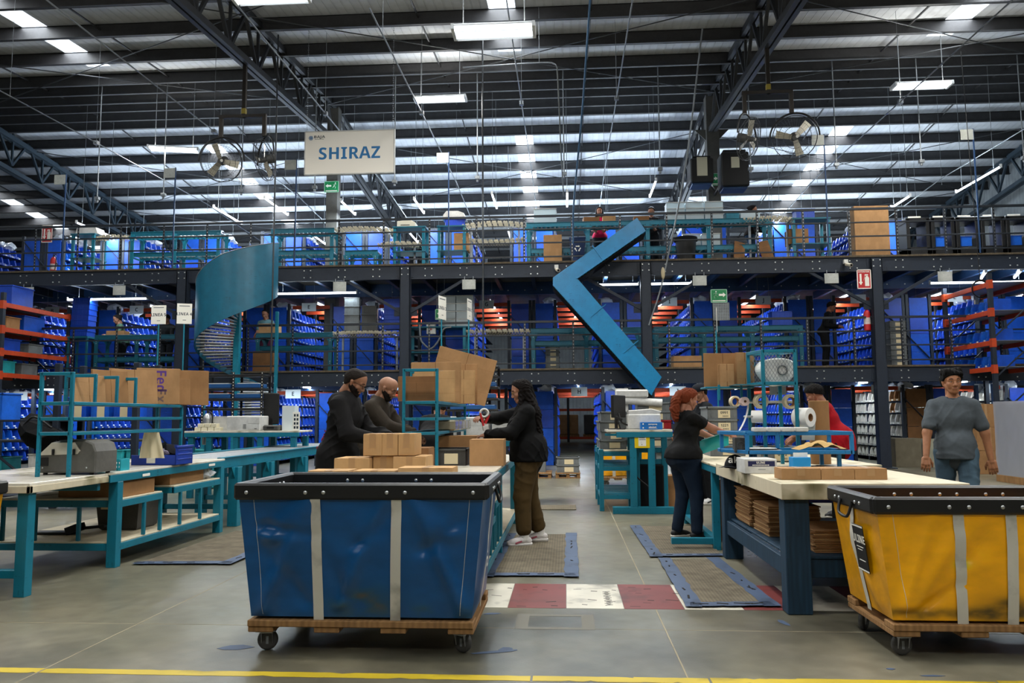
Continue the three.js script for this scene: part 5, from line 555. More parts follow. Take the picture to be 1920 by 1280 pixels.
// stacks standing on the decks
function clearTote(x, y, z, w, h, label, group) { const t = thing('clear_tote', label, 'tote', [x, y, z], 0, group), m = PM('#d9e3e6', 0.3, { transmission: 0.55, thickness: 0 }); obj('body', [b0(-w / 2, w / 2, 0, h, 0.19, 0.195), b0(-w / 2, w / 2, 0, h, -0.195, -0.19), b0(-w / 2, -w / 2 + 0.005, 0, h, -0.19, 0.19), b0(w / 2 - 0.005, w / 2, 0, h, -0.19, 0.19), b0(-w / 2, w / 2, 0, 0.005, -0.19, 0.19)], m, t); obj('rim', [b0(-w / 2 - 0.01, w / 2 + 0.01, h - 0.02, h, 0.185, 0.21), b0(-w / 2 - 0.01, w / 2 + 0.01, h - 0.02, h, -0.21, -0.185)], mm.white, t); }
const place = ['bottom', 'second', 'third', 'fourth', 'fifth', 'sixth', 'seventh', 'top'];
for (let c = 0; c < 3; c++) for (let i = 0; i < 3; i++) clearTote(2.95 + c * 0.5, LV[2] + 1.23 + i * 0.165, ZC - 0.02, 0.47, 0.16, `clear tote on the upper conveyor, ${place[i]} of the ${['left', 'middle', 'right'][c]} stack`, 'clear totes on the upper conveyor'); for (let c = 0; c < 2; c++) for (let i = 0; i < 2; i++) clearTote(3.35 + c * 0.5, LV[2] + 0.53 + i * 0.17, ZC - 0.02, 0.47, 0.16, `clear tote below the upper conveyor, ${place[i]} of the ${['left', 'right'][c]} pair`, 'clear totes below the upper conveyor');
for (let c = 0; c < 2; c++) for (let i = 0; i < 4; i++) clearTote(-2.98 + c * 0.47 - 0.15, LV[1] + 1.2 + i * 0.21, ZC, 0.45, 0.2, `clear tote on the lower deck, ${place[i]} of the ${['left', 'right'][c]} stack`, 'clear totes on the lower deck'); for (let i = 0; i < 2; i++) clearTote(-0.5, LV[2] + 1.23 + i * 0.2, ZC, 0.6, 0.19, `clear tote at the left end of the long upper conveyor, ${place[i]} one`, 'clear totes at the conveyor end'); clearTote(4.88, LV[2] + 1.23, ZC, 0.5, 0.2, 'clear tote holding white scraps beside the woman with tied hair');
for (let i = 0; i < 7; i++) tote('stacking_tote', `blue tote in the nested stack at the left of the lower deck, ${i ? (i === 6 ? 'top' : place[i]) : 'bottom'} one`, 0.52, 0.15, 0.42, -13.25 + 0.008 * i, LV[1] + 1.06 + i * 0.15 - 0.01 * 0, ZC + 0.1, 0, mm.binD, undefined, 'nested blue totes at left'); { const t = thing('tote_stand', 'dark stand under the nested blue totes at left', 'stand', [-13.25, LV[1], ZC + 0.1]); obj('top', b0(-0.3, 0.3, 1.0, 1.05, -0.25, 0.25), mm.teal2, t); for (const s of [-1, 1]) for (const q of [-1, 1]) obj('leg', legBox(s * 0.26, q * 0.2, 0, 1.0, 0.05), mm.teal2, t); }
for (let i = 0; i < 6; i++) tote('stacking_tote', `royal blue tote in the stack beside the centre-left mezzanine column, ${place[i]} one`, 0.46, 0.135, 0.4, -4.62, LV[1] + 1.15 + i * 0.135, ZC, 0, mm.binD, undefined, 'blue totes beside the column');
for (let c = 0; c < 2; c++) for (let i = 0; i < 4 - c; i++) tote('storage_crate', `grey slotted crate on the lower-deck skate conveyor, ${place[i]} of the ${c ? 'right' : 'left'} stack`, 0.42, 0.225, 0.4, -5.75 + c * 0.47, LV[1] + 1.12 + i * 0.225, ZC - 0.05, 0.15, c ? M('#4c4d4c', 0.6) : mm.tote, undefined, 'grey crates on the lower deck');
for (let i = 0; i < 8; i++) tote('storage_tote', `grey labelled tote in the floor stack right of the extinguisher column, ${place[i]} one`, 0.42, 0.142, 0.45, 8.3, LV[1] + i * 0.142, -20.7, 0, mm.tote, '', 'grey totes on the lower deck');
for (let i = 0; i < 5; i++) tote('storage_tote', `grey tote stacked under the lower-deck conveyor behind the bent chute, ${place[i]} one`, 0.4, 0.135, 0.4, -0.35, LV[1] + i * 0.135, -21.6, 0, mm.tote, '', 'grey totes under the conveyor');
tote('storage_tote', 'blue tote with handle on the bench at the right of the upper deck', 0.5, 0.26, 0.4, 6.3, LV[2] + 1.2, ZC, 0, M('#2446a8', 0.4)); tote('storage_tote', 'blue tote on the lower deck right of the paper-topped post', 0.55, 0.36, 0.42, 5.6, LV[1] + 1.12, ZC, 0, mm.binD); tote('storage_tote', 'teal tote on the long upper conveyor', 0.36, 0.18, 0.36, 4.42, LV[2] + 1.23, ZC + 0.05, 0, mm.teal); tote('storage_tote', 'bright blue tray on the bench at the centre of the upper deck', 0.55, 0.2, 0.42, -2.95, LV[2] + 1.2, ZC, 0.2, M('#0d3fc0', 0.3)); { const o = thing('foam_tray', 'white tray upside down on the bright blue tray', 'tray', [-2.95, LV[2] + 1.405, ZC]); obj('shell', mv(prism([[-0.3, 0], [0.3, 0], [0.26, 0.14], [0.1, 0.2], [-0.2, 0.2], [-0.28, 0.1]], 0.4, 0.01), 0, 0, -0.2), mm.white, o); obj('lip', b0(-0.32, 0.32, -0.005, 0.012, -0.22, 0.22), mm.white, o); }
{ const o = thing('foam_tray', 'white tray on the bench at the left end of the upper deck', 'tray', [-13.2, LV[2] + 1.2, ZC]); obj('shell', mv(prism([[-0.32, 0], [0.32, 0], [0.25, 0.18], [-0.27, 0.2]], 0.4, 0.01), 0, 0, -0.2), mm.white, o); obj('lip', b0(-0.34, 0.34, -0.005, 0.012, -0.22, 0.22), mm.white, o); const b = thing('label_printer', 'beige label printer on the left-of-centre bench of the upper deck', 'printer', [-4.25, LV[2] + 1.2, ZC]); obj('body', mv(prism([[-0.24, 0], [0.24, 0], [0.24, 0.12], [0.1, 0.2], [-0.24, 0.16]], 0.36, 0.01), 0, 0, -0.18), M('#cfc8b6', 0.5), b); obj('slot', b0(-0.15, 0.1, 0.05, 0.07, 0.19, 0.195), mm.black, b); }
carton('tall_carton', 'very tall brown carton standing on the upper deck at right', 0.86, 1.42, 0.5, 7.85, LV[2], -20.9, 0, mm.card, false); carton('carton', 'brown carton standing under the upper conveyor at centre', 0.48, 0.85, 0.4, -0.3, LV[2], -20.9, 0.0, mm.card, false); carton('carton', 'pale carton on the floor of the lower deck right of the bent chute', 0.7, 0.3, 0.5, 3.05, LV[1], -20.5, 0, mm.card, false); carton('carton', 'brown carton on the conveyor before the man in grey-green', 0.5, 0.26, 0.4, -8.0, LV[1] + 1.08, ZC + 0.02, 0.05, mm.card, true); carton('carton', 'tall brown carton under the conveyor below the man in grey-green', 0.55, 0.55, 0.4, -7.9, LV[1], -20.6, 0, mm.cardD, false); carton('carton', 'brown carton beneath the bench at the centre of the upper deck', 0.4, 0.48, 0.4, -2.75, LV[2] + 0.53, ZC, 0, mm.card, false); carton('carton', 'brown carton under the bench right of the upper deck', 0.5, 0.4, 0.4, 6.1, LV[2] + 0.53, ZC, 0, mm.card2, false); carton('carton', 'open brown carton left of the woman in pink on the conveyor', 0.42, 0.14, 0.3, 0.72, LV[2] + 1.23, ZC + 0.05, 0.1, mm.cardD, false); carton('carton', 'open brown carton right of the woman in pink on the conveyor', 0.34, 0.16, 0.3, 1.2, LV[2] + 1.23, ZC + 0.05, 0.0, mm.card, false); carton('carton', 'low brown carton before the woman leaning at the upper conveyor', 0.4, 0.13, 0.3, 2.05, LV[2] + 1.23, ZC + 0.05, 0, mm.cardD, false); carton('carton', 'small brown carton on the left lower-deck conveyor', 0.5, 0.13, 0.3, -12.3, LV[1] + 1.08, ZC, 0, mm.card2, false);
flatCarton('brown boards leaning under the upper conveyor near the blue bottle', 0.3, 0.62, 4.5, LV[2], -20.75, 0.3, -0.2, mm.cardD, 4, -0.2); flatCarton('brown boards leaning right of the teal post on the upper deck', 0.3, 0.62, 5.3, LV[2], -20.75, 0.1, -0.2, mm.cardD, 4, 0.25);
{ const t = thing('recycling_bin', 'dark blue recycling bin with white arrows under the upper conveyor', 'bin', [0.35, LV[2], -20.8]); const m = M('#1d3258', 0.5); obj('body', mv(lathe([[0.22, 0], [0.28, 0.7], [0.3, 0.72], [0.3, 0.75], [0.27, 0.75], [0.21, 0.02], [0, 0.02]], 4).rotateY(Math.PI / 4), 0, 0, 0), m, t); for (let i = 0; i < 3; i++) { const g = mv(prism([[-0.05, 0.045], [0.02, 0.045], [0.02, 0.03], [0.06, 0.058], [0.02, 0.086], [0.02, 0.07], [-0.05, 0.07]], 0.002), 0, 0, 0, 0, 0, i * 2 * Math.PI / 3); g.translate(0, 0.45, 0.196); obj('recycling_arrow', g, mm.paper, t); } const b = thing('waste_bin', 'black waste bin under the upper conveyor right of the women', 'bin', [3.15, LV[2], -20.7]); obj('body', lathe([[0.22, 0], [0.27, 0.62], [0.29, 0.63], [0.29, 0.68], [0.26, 0.68], [0.21, 0.02], [0, 0.02]], 20), mm.black, b); obj('liner', lathe([[0.265, 0.66], [0.3, 0.69], [0.305, 0.6], [0.28, 0.58]], 20), mm.dark, b); }
{ const t = thing('water_bottle', 'blue plastic bottle standing at the edge of the upper deck', 'bottle', [5.75, LV[2], -20.4]); obj('body', lathe([[0, 0], [0.045, 0], [0.05, 0.02], [0.05, 0.2], [0.03, 0.26], [0.018, 0.28], [0, 0.28]], 14), PM('#1b5fe0', 0.2), t); obj('cap', lathe([[0, 0.28], [0.022, 0.28], [0.022, 0.32], [0, 0.32]], 12), mm.white, t); }
// black shelving at the right end of the upper deck
for (let i = 0; i < 6; i++) { const x = 9.1 + i * 0.62, t = thing('display_stand', `black open-fronted stand on the upper deck, ${['first', 'second', 'third', 'fourth', 'fifth', 'sixth'][i]} from the tall carton`, 'stand', [x, LV[2], -21.2], 0, 'black stands at the right of the upper deck'); obj('side', [b0(-0.29, -0.2, 0.1, 1.12, -0.3, 0.3, 0.01), b0(0.2, 0.29, 0.1, 1.12, -0.3, 0.3, 0.01)], mm.blackpl, t); obj('top', b0(-0.3, 0.3, 1.02, 1.14, -0.3, 0.3, 0.01), mm.blackpl, t); obj('base', b0(-0.29, 0.29, 0.1, 0.36, -0.3, 0.3, 0.01), mm.blackpl, t); obj('shelf', b0(-0.2, 0.2, 0.36, 0.38, -0.28, 0.28), mm.blackpl, t); for (const s of [-1, 1]) obj('foot', b0(s * 0.25 - 0.03, s * 0.25 + 0.03, 0, 0.1, -0.25, 0.25), mm.dgrey, t); obj('label_strip', b0(-0.2, 0.12, 1.145, 1.2, 0.2, 0.21), mm.paper, t); }
for (const [x, y, l] of [[9.72, 5.57, 'second'], [10.34, 5.57, 'third'], [11.58, 5.57, 'fifth']]) { const t = thing('blue_tub', `blue tub inside the ${l} black stand`, 'tub', [x, y, -21.2]); obj('body', b0(-0.14, 0.14, 0, 0.26, -0.18, 0.18, 0.01), mm.bin2, t); obj('rim', b0(-0.15, 0.15, 0.25, 0.27, -0.19, 0.19), mm.bin, t); }
// lower-deck and ground odds and ends
{ const t = thing('first_aid_box', 'white first aid box with red cross hanging on the lower deck', 'box', [-3.55, LV[1] + 1.0, -20.95]); obj('body', b0(-0.12, 0.12, 0, 0.26, -0.06, 0.06, 0.008), mm.white, t); obj('cross', [b0(-0.035, 0.035, 0.115, 0.135, 0.06, 0.063), b0(-0.01, 0.01, 0.09, 0.16, 0.06, 0.063)], mm.red, t); const h = thing('hose', 'pale hose hanging in a loop beside the first aid box', 'hose', [-3.5, 3.3, -20.85]); obj('loop', tube([[-0.35, 0.45, 0], [-0.3, 0, 0], [-0.05, -0.22, 0.02], [0.15, -0.02, 0], [0.3, 0.3, 0.02], [0.5, 0.35, 0]], 0.025, 8, 30), mm.galv, h); }
function extinguisher(x, y, z, label) { const t = thing('fire_extinguisher', label, 'extinguisher', [x, y, z]); obj('cylinder', lathe([[0, 0], [0.075, 0], [0.08, 0.02], [0.08, 0.42], [0.06, 0.48], [0.025, 0.52], [0, 0.52]], 18), mm.red, t); obj('valve', [cyl([0, 0.5, 0], [0, 0.58, 0], 0.02), bx(0.12, 0.015, 0.025, 0.04, 0.6, 0), bx(0.1, 0.012, 0.02, 0.04, 0.57, 0, 0, 0, 0.2)], mm.dsteel, t); obj('hose', tube([[0.02, 0.55, 0.02], [0.1, 0.5, 0.05], [0.1, 0.25, 0.06], [0.085, 0.15, 0.05]], 0.012, 6, 16), mm.black, t); obj('label', cyl([0, 0.16, 0], [0, 0.32, 0], 0.0808, 0.0808, 18, true), mm.white, t); obj('bracket', b0(0.05, 0.1, 0.3, 0.36, -0.04, 0.0), mm.dsteel, t); return t; }
extinguisher(7.4, LV[1] + 0.85, -20.05, 'red fire extinguisher hanging behind the column with the extinguisher sign'); extinguisher(-13.95, LV[2], -20.7, 'red fire extinguisher at the left end of the upper deck'); { const e = extinguisher(-5.95, 0.85, -13.0, 'steel fire extinguisher at the end of the white-topped bench'); e.children[0].material = mm.steel; }
{ const t = thing('cable_coil', 'black cable coil hanging under the upper deck at right', 'cable', [9.9, 4.25, -19.6]); const q = []; for (let i = 0; i < 4; i++) { const pts = []; for (let k = 0; k < 24; k++) { const a = k / 24 * Math.PI * 2; pts.push([Math.cos(a) * (0.19 + 0.012 * i), Math.sin(a) * (0.19 + 0.01 * i), i * 0.015]); } q.push(tube(pts, 0.009, 5, 40, true)); } obj('coil', q, mm.black, t); obj('lead', cyl([0, 0.2, 0], [-0.12, 5.9, 0.0], 0.01, 0.01, 6), mm.black, t); }
// ---------------------------------------------------------------- signs, fans, drops under the roof
{ const t = thing('line_sign', 'large white hanging sign reading SHIRAZ in blue', 'sign', [-4.865, 6.8, -17.5], 0.0); obj('board', b0(-1.05, 1.05, 0, 1.03, -0.015, 0.012, 0.006), mm.signw, t); obj('frame', [b0(-1.05, 1.05, 0, 0.025, 0.012, 0.02), b0(-1.05, 1.05, 1.005, 1.03, 0.012, 0.02), b0(-1.05, -1.025, 0, 1.03, 0.012, 0.02), b0(1.025, 1.05, 0, 1.03, 0.012, 0.02)], mm.white, t); obj('lettering', text('SHIRAZ', 0.28, 0.0, 0.36, 0.0125, 0, 0, 0, 'c', 1.08), mm.inkblue, t); obj('small_lettering', [text('BAJA', 0.06, -0.7, 0.865, 0.0125, 0, 0, 0, 'c', 1.4), ...Array.from({ length: 9 }, (_, i) => b0(-0.81 + i * 0.024, -0.795 + i * 0.024, 0.832, 0.846, 0.012, 0.0126, 0))], mm.ink, t);
  const lg = []; for (let i = 0; i < 6; i++) { const a = i * Math.PI / 3; lg.push(mv(new THREE.TorusGeometry(0.02, 0.005, 5, 12).toNonIndexed(), -0.9 + Math.cos(a) * 0.03, 0.87 + Math.sin(a) * 0.03, 0.0145)); } obj('emblem', lg.map((g) => fin(g)), mm.inkblue, t); for (const s of [-1.0, 1.0]) { const q = [], up = roofY(-17.5) + 0.36 - 6.8; for (let y = 1.03; y < up; y += 0.05) q.push(mv(new THREE.TorusGeometry(0.014, 0.004, 4, 7).toNonIndexed(), s, y, 0, (Math.round(y / 0.05) % 2) * Math.PI / 2)); obj('chain', q.map((g) => fin(g)), mm.galv, t); } }
function fanPair(x, z, ys, label, dirs) {
  const t = thing('fan_bracket', `${label} T-shaped bracket hanging from the roof truss`, 'bracket', [x, 0, z]), yb = ys + 0.95, yt = roofY(z) - 0.95; const m = M('#3a3530', 0.5, { metalness: 0.4, map: tMottle }); obj('pole', b0(-0.04, 0.04, yb, yt, -0.04, 0.04), m, t); obj('cross_bar', b0(-0.55, 0.5, yb, yb + 0.07, -0.035, 0.035), m, t); for (const s of [-0.5, 0.46]) obj('drop_pole', b0(s - 0.04, s + 0.04, ys + 0.52, yb, -0.035, 0.035), m, t); obj('collar', b0(-0.045, 0.045, yb + 0.08, yb + 0.2, -0.045, 0.045), M('#8a7a2a', 0.5), t);
  dirs.forEach(([dx, turn, tilt, n], i) => { const f = thing('cage_fan', `${label} wire-caged fan, ${n}`, 'fan', [x + dx, ys, z], turn), R = 0.44; const yoke = []; for (let k = 0; k <= 12; k++) { const a = Math.PI * k / 12; yoke.push([Math.cos(a) * (R + 0.05), Math.sin(a) * (R + 0.08) * 1.0, 0]); } obj('yoke', tube(yoke, 0.02, 6, 30), mm.black, f);
    const hd = new THREE.Group(); hd.name = 'head'; f.add(hd); hd.rotation.x = tilt; const rings = []; for (const [r, zz] of [[R, 0], [R, 0.06], [R * 0.75, 0.11], [R * 0.5, 0.13], [R * 0.25, 0.14], [R * 0.75, -0.07], [R * 0.5, -0.09]]) rings.push(fin(new THREE.TorusGeometry(r, r === R ? 0.008 : 0.0035, 5, 40).toNonIndexed().translate(0, 0, zz))); const sp = []; for (let k = 0; k < 40; k++) { const a = k / 40 * Math.PI * 2; sp.push(tube([[Math.cos(a) * 0.06, Math.sin(a) * 0.06, 0.14], [Math.cos(a) * R * 0.6, Math.sin(a) * R * 0.6, 0.125], [Math.cos(a) * R, Math.sin(a) * R, 0.05], [Math.cos(a) * R, Math.sin(a) * R, 0]], 0.0022, 3, 6)); } obj('cage', [...rings, ...sp], mm.dsteel, hd);
    for (let k = 0; k < 3; k++) { const g = grid(4, 6, (u, v) => { const r = 0.06 + v * 0.32, w = 0.05 + 0.03 * v; return [(u - 0.5) * 2 * w, r, 0.03 + (u - 0.5) * 0.05]; }); obj('blade', mv(fin(g), 0, 0, 0, 0, 0, k * 2 * Math.PI / 3 + 0.3 + i), M('#b9b3a2', 0.35, { metalness: 0.3, side: THREE.DoubleSide }), hd); } obj('hub', [cyl([0, 0, 0], [0, 0, 0.15], 0.06, 0.045, 16), cyl([0, 0, -0.2], [0, 0, 0], 0.1, 0.09, 16)], mm.dgrey, hd); obj('tag', cyl([0.05, 0.02, 0.151], [0.05, 0.02, 0.154], 0.03, 0.03, 14), mm.white, hd); });
}
fanPair(-6.9, -16.4, 6.82, 'left', [[-0.47, 0.1, 0.35, 'the one over the bay light'], [0.5, -0.85, 0.35, 'the one beside the line sign']]); fanPair(4.3, -16.5, 7.02, 'right', [[-0.46, 0.95, 0.35, 'the narrow-looking one near the column'], [0.5, -0.25, 0.35, 'the one seen full face']]);
for (const [x, w, y0, y1, l, lw, ly] of [[3.77, 0.62, 7.55, 8.35, 'left of the column', 0.32, 0.22], [4.66, 0.74, 7.42, 8.5, 'right of the column', 0.26, 0.55]]) { const t = thing('speaker_box', `black cabinet fixed high ${l} with pale label`, 'cabinet', [x, y0, -21.8]); const h = y1 - y0; obj('body', b0(-w / 2, w / 2, 0.05, h - 0.08, -0.35, 0.28, 0.03), mm.black, t); obj('cap', b0(-w / 2 + 0.06, w / 2 - 0.06, h - 0.1, h, -0.3, 0.22, 0.02), mm.black, t); obj('mount', b0(-w / 2 + 0.05, w / 2 - 0.05, 0, 0.06, -0.32, 0.2), mm.mezzblue, t); obj('label', b0(-lw / 2 + 0.02, lw / 2 - 0.02, ly, ly + (w > 0.7 ? 0.3 : 0.52), 0.281, 0.285, 0), M('#b7b39d', 0.6), t); obj('bracket', bar([x < 4.3 ? w / 2 - 0.05 : -w / 2 + 0.05, 0.2, -0.3], [4.35 - x, 0.2, -1.1], 0.06), mm.dsteel, t); }
function exitSign(x, y, z, w, h, dir, label, person = true) { const t = thing('exit_sign', label, 'sign', [x, y, z]); obj('plate', b0(-w / 2, w / 2, 0, h, -0.012, 0, 0.003), mm.green, t); obj('border', [b0(-w / 2, w / 2, 0, 0.015, 0, 0.003), b0(-w / 2, w / 2, h - 0.015, h, 0, 0.003), b0(-w / 2, -w / 2 + 0.015, 0, h, 0, 0.003), b0(w / 2 - 0.015, w / 2, 0, h, 0, 0.003)], M('#9fc9ae', 0.5), t); const ax = person ? dir * w * 0.2 : 0, a = [[-0.08, -0.025], [0.02, -0.025], [0.02, -0.06], [0.09, 0], [0.02, 0.06], [0.02, 0.025], [-0.08, 0.025]].map(([p, q]) => [p * dir, q]); if (dir < 0) a.reverse(); const g = prism(a, 0.002); g.translate(ax, h * 0.58, 0.001); obj('arrow', g, mm.paper, t); obj('caption', b0(-w * 0.4, w * 0.4, h * 0.1, h * 0.17, 0, 0.002), mm.paper, t);
  for (const q of [-1, 1]) obj('fixing', y < 4.5 && z < -20 ? cyl([q * w * 0.35, h, -0.006], [q * w * 0.35, 5.13 - y, -0.006], 0.005, 0.005, 4) : b0(q * w * 0.3 - 0.01, q * w * 0.3 + 0.01, h * 0.4, h * 0.6, -0.05, -0.012), mm.galv, t); if (person) { const px = -dir * w * 0.22, py = h * 0.56; obj('running_figure', [ball(0.018, px + 0.02, py + 0.085, 0.002, 1, 1, 0.15, 8), ...[[0, 0.055, -0.015, 0], [0, 0.05, 0.05, 0.03], [0, 0.05, -0.05, 0.03], [-0.015, 0, 0.03, -0.03], [0.03, -0.03, 0.01, -0.08], [-0.015, 0, -0.06, -0.05]].map(([a1, b1, c1, d1]) => bar([px + a1 * -dir, py + b1, 0.002], [px + c1 * -dir, py + d1, 0.002], 0.022, 0.002, 0))], mm.paper, t); } return t; }
exitSign(-6.9, 7.97, -22.9, 0.44, 0.34, -1, 'green exit sign with running figure on the grey column below the line sign'); exitSign(3.8, 4.06, -19.88, 0.4, 0.33, 1, 'green exit sign with running figure and arrow above the lower deck at right'); exitSign(-3.25, 3.82, -20.6, 0.28, 0.28, -1, 'small green exit sign with left arrow beside the clear totes', false); exitSign(4.35, 7.88, -22.88, 0.28, 0.36, 1, 'small green exit sign with arrow between the black cabinets', false);
{ const t = thing('grille_panel', 'grey perforated panel hanging under the right exit sign', 'panel', [3.85, 3.62, -19.9]); obj('sheet', b0(-0.2, 0.2, 0, 0.44, -0.008, 0), mm.galv, t); const q = []; for (let i = 0; i < 9; i++) for (let j = 0; j < 11; j++) q.push(b0(-0.18 + i * 0.042, -0.155 + i * 0.042, 0.02 + j * 0.038, 0.04 + j * 0.038, 0, 0.002, 0)); obj('holes', q, mm.dgrey, t, 'stuff'); }
function extSign(x, y, z, w, h, label) { const t = thing('extinguisher_sign', label, 'sign', [x, y, z]); obj('plate', b0(-w / 2, w / 2, 0, h, -0.01, 0), mm.red, t); obj('border', [b0(-w / 2, w / 2, 0, 0.022, 0, 0.003), b0(-w / 2, w / 2, h - 0.022, h, 0, 0.003), b0(-w / 2, -w / 2 + 0.022, 0, h, 0, 0.003), b0(w / 2 - 0.022, w / 2, 0, h, 0, 0.003)], mm.paper, t); obj('lettering', text('EXTINTOR', w * 0.115, 0, h * 0.84, 0.001), mm.paper, t); obj('arrow', mv(prism([[-0.022, 0.3], [0.022, 0.3], [0.022, 0.1], [0.05, 0.1], [0, 0.02], [-0.05, 0.1], [-0.022, 0.1]], 0.002), -w * 0.24, h * 0.15, 0), mm.paper, t); obj('pictogram', [mv(prism([[-0.05, 0], [0.05, 0], [0.05, 0.2], [0.02, 0.25], [-0.02, 0.25], [-0.05, 0.2]], 0.002), w * 0.2, h * 0.14, 0), b0(w * 0.2 - 0.05, w * 0.2 + 0.03, h * 0.14 + 0.26, h * 0.14 + 0.29, 0, 0.002), bar([w * 0.2 - 0.05, h * 0.14 + 0.27, 0.001], [w * 0.2 - 0.08, h * 0.14 + 0.14, 0.001], 0.014, 0.002, 0)], mm.paper, t); if (x < 0) obj('post', b0(-0.02, 0.02, LV[2] - y, 0.05, -0.05, -0.012), mm.mezz, t); return t; }
extSign(7.3, 4.34, -19.85, 0.34, 0.48, 'red and white EXTINTOR sign on the mezzanine column at right'); extSign(-13.9, 6.02, -20.3, 0.3, 0.48, 'red and white EXTINTOR sign at the left end of the upper deck');
// pole signs and blank boards
function poleSign(x, z, y0, y1, w, h, txt, turn, label) { const t = thing('pole_sign', label, 'sign', [x, 0, z], 0); obj('pole', cyl([0, y0, 0], [0, y1 + 0.05, 0], 0.016, 0.016, 8), mm.teal, t); const b = obj('board', b0(-w / 2, w / 2, y1, y1 + h, 0.016, 0.022), mm.paper, t); b.rotation.y = turn; if (txt) { obj('lettering', text(txt, w * 0.2, 0, y1 + h * 0.42, 0.0222), mm.ink, b); obj('small_print', [b0(-w * 0.35, w * 0.35, y1 + h * 0.86, y1 + h * 0.9, 0.022, 0.0226, 0), b0(-w * 0.1, w * 0.12, y1 + h * 0.17, y1 + h * 0.2, 0.022, 0.0226, 0)], mm.grey, b); } if (y0 === 0) obj('foot', lathe([[0, 0], [0.18, 0], [0.17, 0.02], [0.03, 0.035], [0, 0.035]], 16), mm.dsteel, t); return t; }
poleSign(-8.96, -17, 0, 3.36, 0.34, 0.42, 'LINEA 5', 0, 'white pole sign reading LINEA 5'); poleSign(-8.38, -17, 0, 3.36, 0.31, 0.45, 'LINEA 4', 0.35, 'white pole sign reading LINEA 4 before the spiral chute'); poleSign(-2.66, -17, 0, 3.38, 0.36, 0.5, 'LINEA 3', 1.25, 'white pole sign seen edge-on above the tall folded cartons'); poleSign(-2.07, -17, 0, 3.36, 0.34, 0.45, 'LINEA 2', 1.4, 'white pole sign seen edge-on right of the clear totes'); poleSign(3.17, -17, 0, 3.02, 0.3, 0.52, '', 1.4, 'white pole sign seen edge-on right of the bent chute');
[[-14.1, 30], [-11.6, 248], [-5.75, 645], [-2.42, 890], [3.35, 1310], [6.55, 1545], [9.25, 1740]].forEach(([x, px], i) => { const t = thing('blank_board', `blank white board hanging below the upper deck beam, ${['first', 'second', 'third', 'fourth', 'fifth', 'sixth', 'seventh'][i]} from the left`, 'sign', [x, 4.5, -19.93], 0, 'blank boards below the upper beam'); obj('board', b0(-0.17, 0.17, 0, 0.25, 0, 0.008), M('#c9cbc4', 0.6, { map: tMottle }), t); obj('clips', [b0(-0.12, -0.1, 0.24, 0.33, 0, 0.012), b0(0.1, 0.12, 0.24, 0.33, 0, 0.012)], mm.galv, t); });
[[-13.35, 7.62], [-10.35, 7.72], [-7.1, 7.85], [-3.1, 7.93], [6.35, 8.12], [9.95, 8.15]].forEach(([x, y], i) => { const t = thing('rail_board', `blank white board on a thin post above the upper rail, ${['first', 'second', 'third', 'fourth', 'fifth', 'sixth'][i]} from the left`, 'sign', [x, 0, -19.95], 0, 'blank boards above the upper rail'); obj('post', bar([0.16, LV[2] + 0.0, 0.03], [0.16, y + 0.15, 0.03], 0.03), mm.mezzblue, t); obj('board', b0(-0.15, 0.16, y - 0.13, y + 0.13, 0.046, 0.052), M('#c3c4ba', 0.6, { map: tMottle }), t); });
// power drops: conduit down from the roof with an outlet box
[[-12.6, 7.25], [-10.75, 7.3], [-6.6, 7.4], [-4.45, 7.5], [-2.25, 7.55], [0.02, 7.6], [2.5, 7.65], [4.8, 7.6], [6.95, 7.65], [9.05, 7.68], [11.55, 7.7], [-8.6, 7.35]].forEach(([x, y], i) => { const t = thing('power_drop', `grey conduit drop with outlet box over the upper deck edge, ${['first', 'second', 'fourth', 'fifth', 'sixth', 'seventh', 'eighth', 'ninth', 'tenth', 'eleventh', 'last', 'third'][i]} from left`, 'conduit', [x, 0, -20.4], 0, 'conduit drops over the upper deck'); obj('conduit', cyl([0, y, 0], [0, roofY(-20.4) + 0.34, 0], 0.016, 0.016, 6), mm.galv, t); obj('outlet_box', [b0(-0.06, 0.06, y - 0.06, y + 0.02, -0.05, 0.05), cyl([0, y - 0.13, 0], [0, y - 0.06, 0], 0.03, 0.035, 8)], mm.galv, t); });
[[-8.3, 8.0, -9], [-5.6, 8.35, -8], [-3.3, 8.3, -13], [-0.95, 8.45, -9], [1.25, 8.5, -9], [7.6, 8.2, -11], [11.2, 8.05, -12], [-11.2, 7.8, -14]].forEach(([x, y, z0], i) => { const t = thing('ceiling_conduit', `thin conduit running front to back under the roof, ${['first', 'third', 'fourth', 'fifth', 'sixth', 'seventh', 'last', 'second'][i]} from the left`, 'conduit', [x, 0, 0], 0, 'roof conduits'); const q = [[0, y, z0], [0, y + 0.1, -18], [0, y + 0.2, -24], [0, y - 0.2, -33]].map(A3); for (let k = 0; k < 3; k++) obj('pipe', cyl(q[k], q[k + 1], 0.015, 0.015, 6), mm.galv, t); for (const z of [z0 - 1, -18, -24]) obj('hanger', cyl([0, y, z], [0, roofY(z) + 0.34, z], 0.005, 0.005, 4), mm.galv, t); obj('joint_box', b0(-0.05, 0.05, y + 0.05, y + 0.14, -18.05, -17.95), mm.galv, t); });
[[-6.78, -18, 2.2, 'left of the hooded man'], [-1.86, -18, 2.3, 'at the centre above the folded cartons']].forEach(([x, z, y0, l]) => { const t = thing('air_line', `thin dark air line hanging from the roof ${l}`, 'hose', [x, 0, z]); obj('line', cyl([0, y0, 0], [0, roofY(z) + 0.34, 0], 0.02, 0.02, 6), mm.dsteel, t); obj('coupling', cyl([0, y0 - 0.1, 0], [0, y0 + 0.05, 0], 0.028, 0.028, 8), mm.galv, t); });
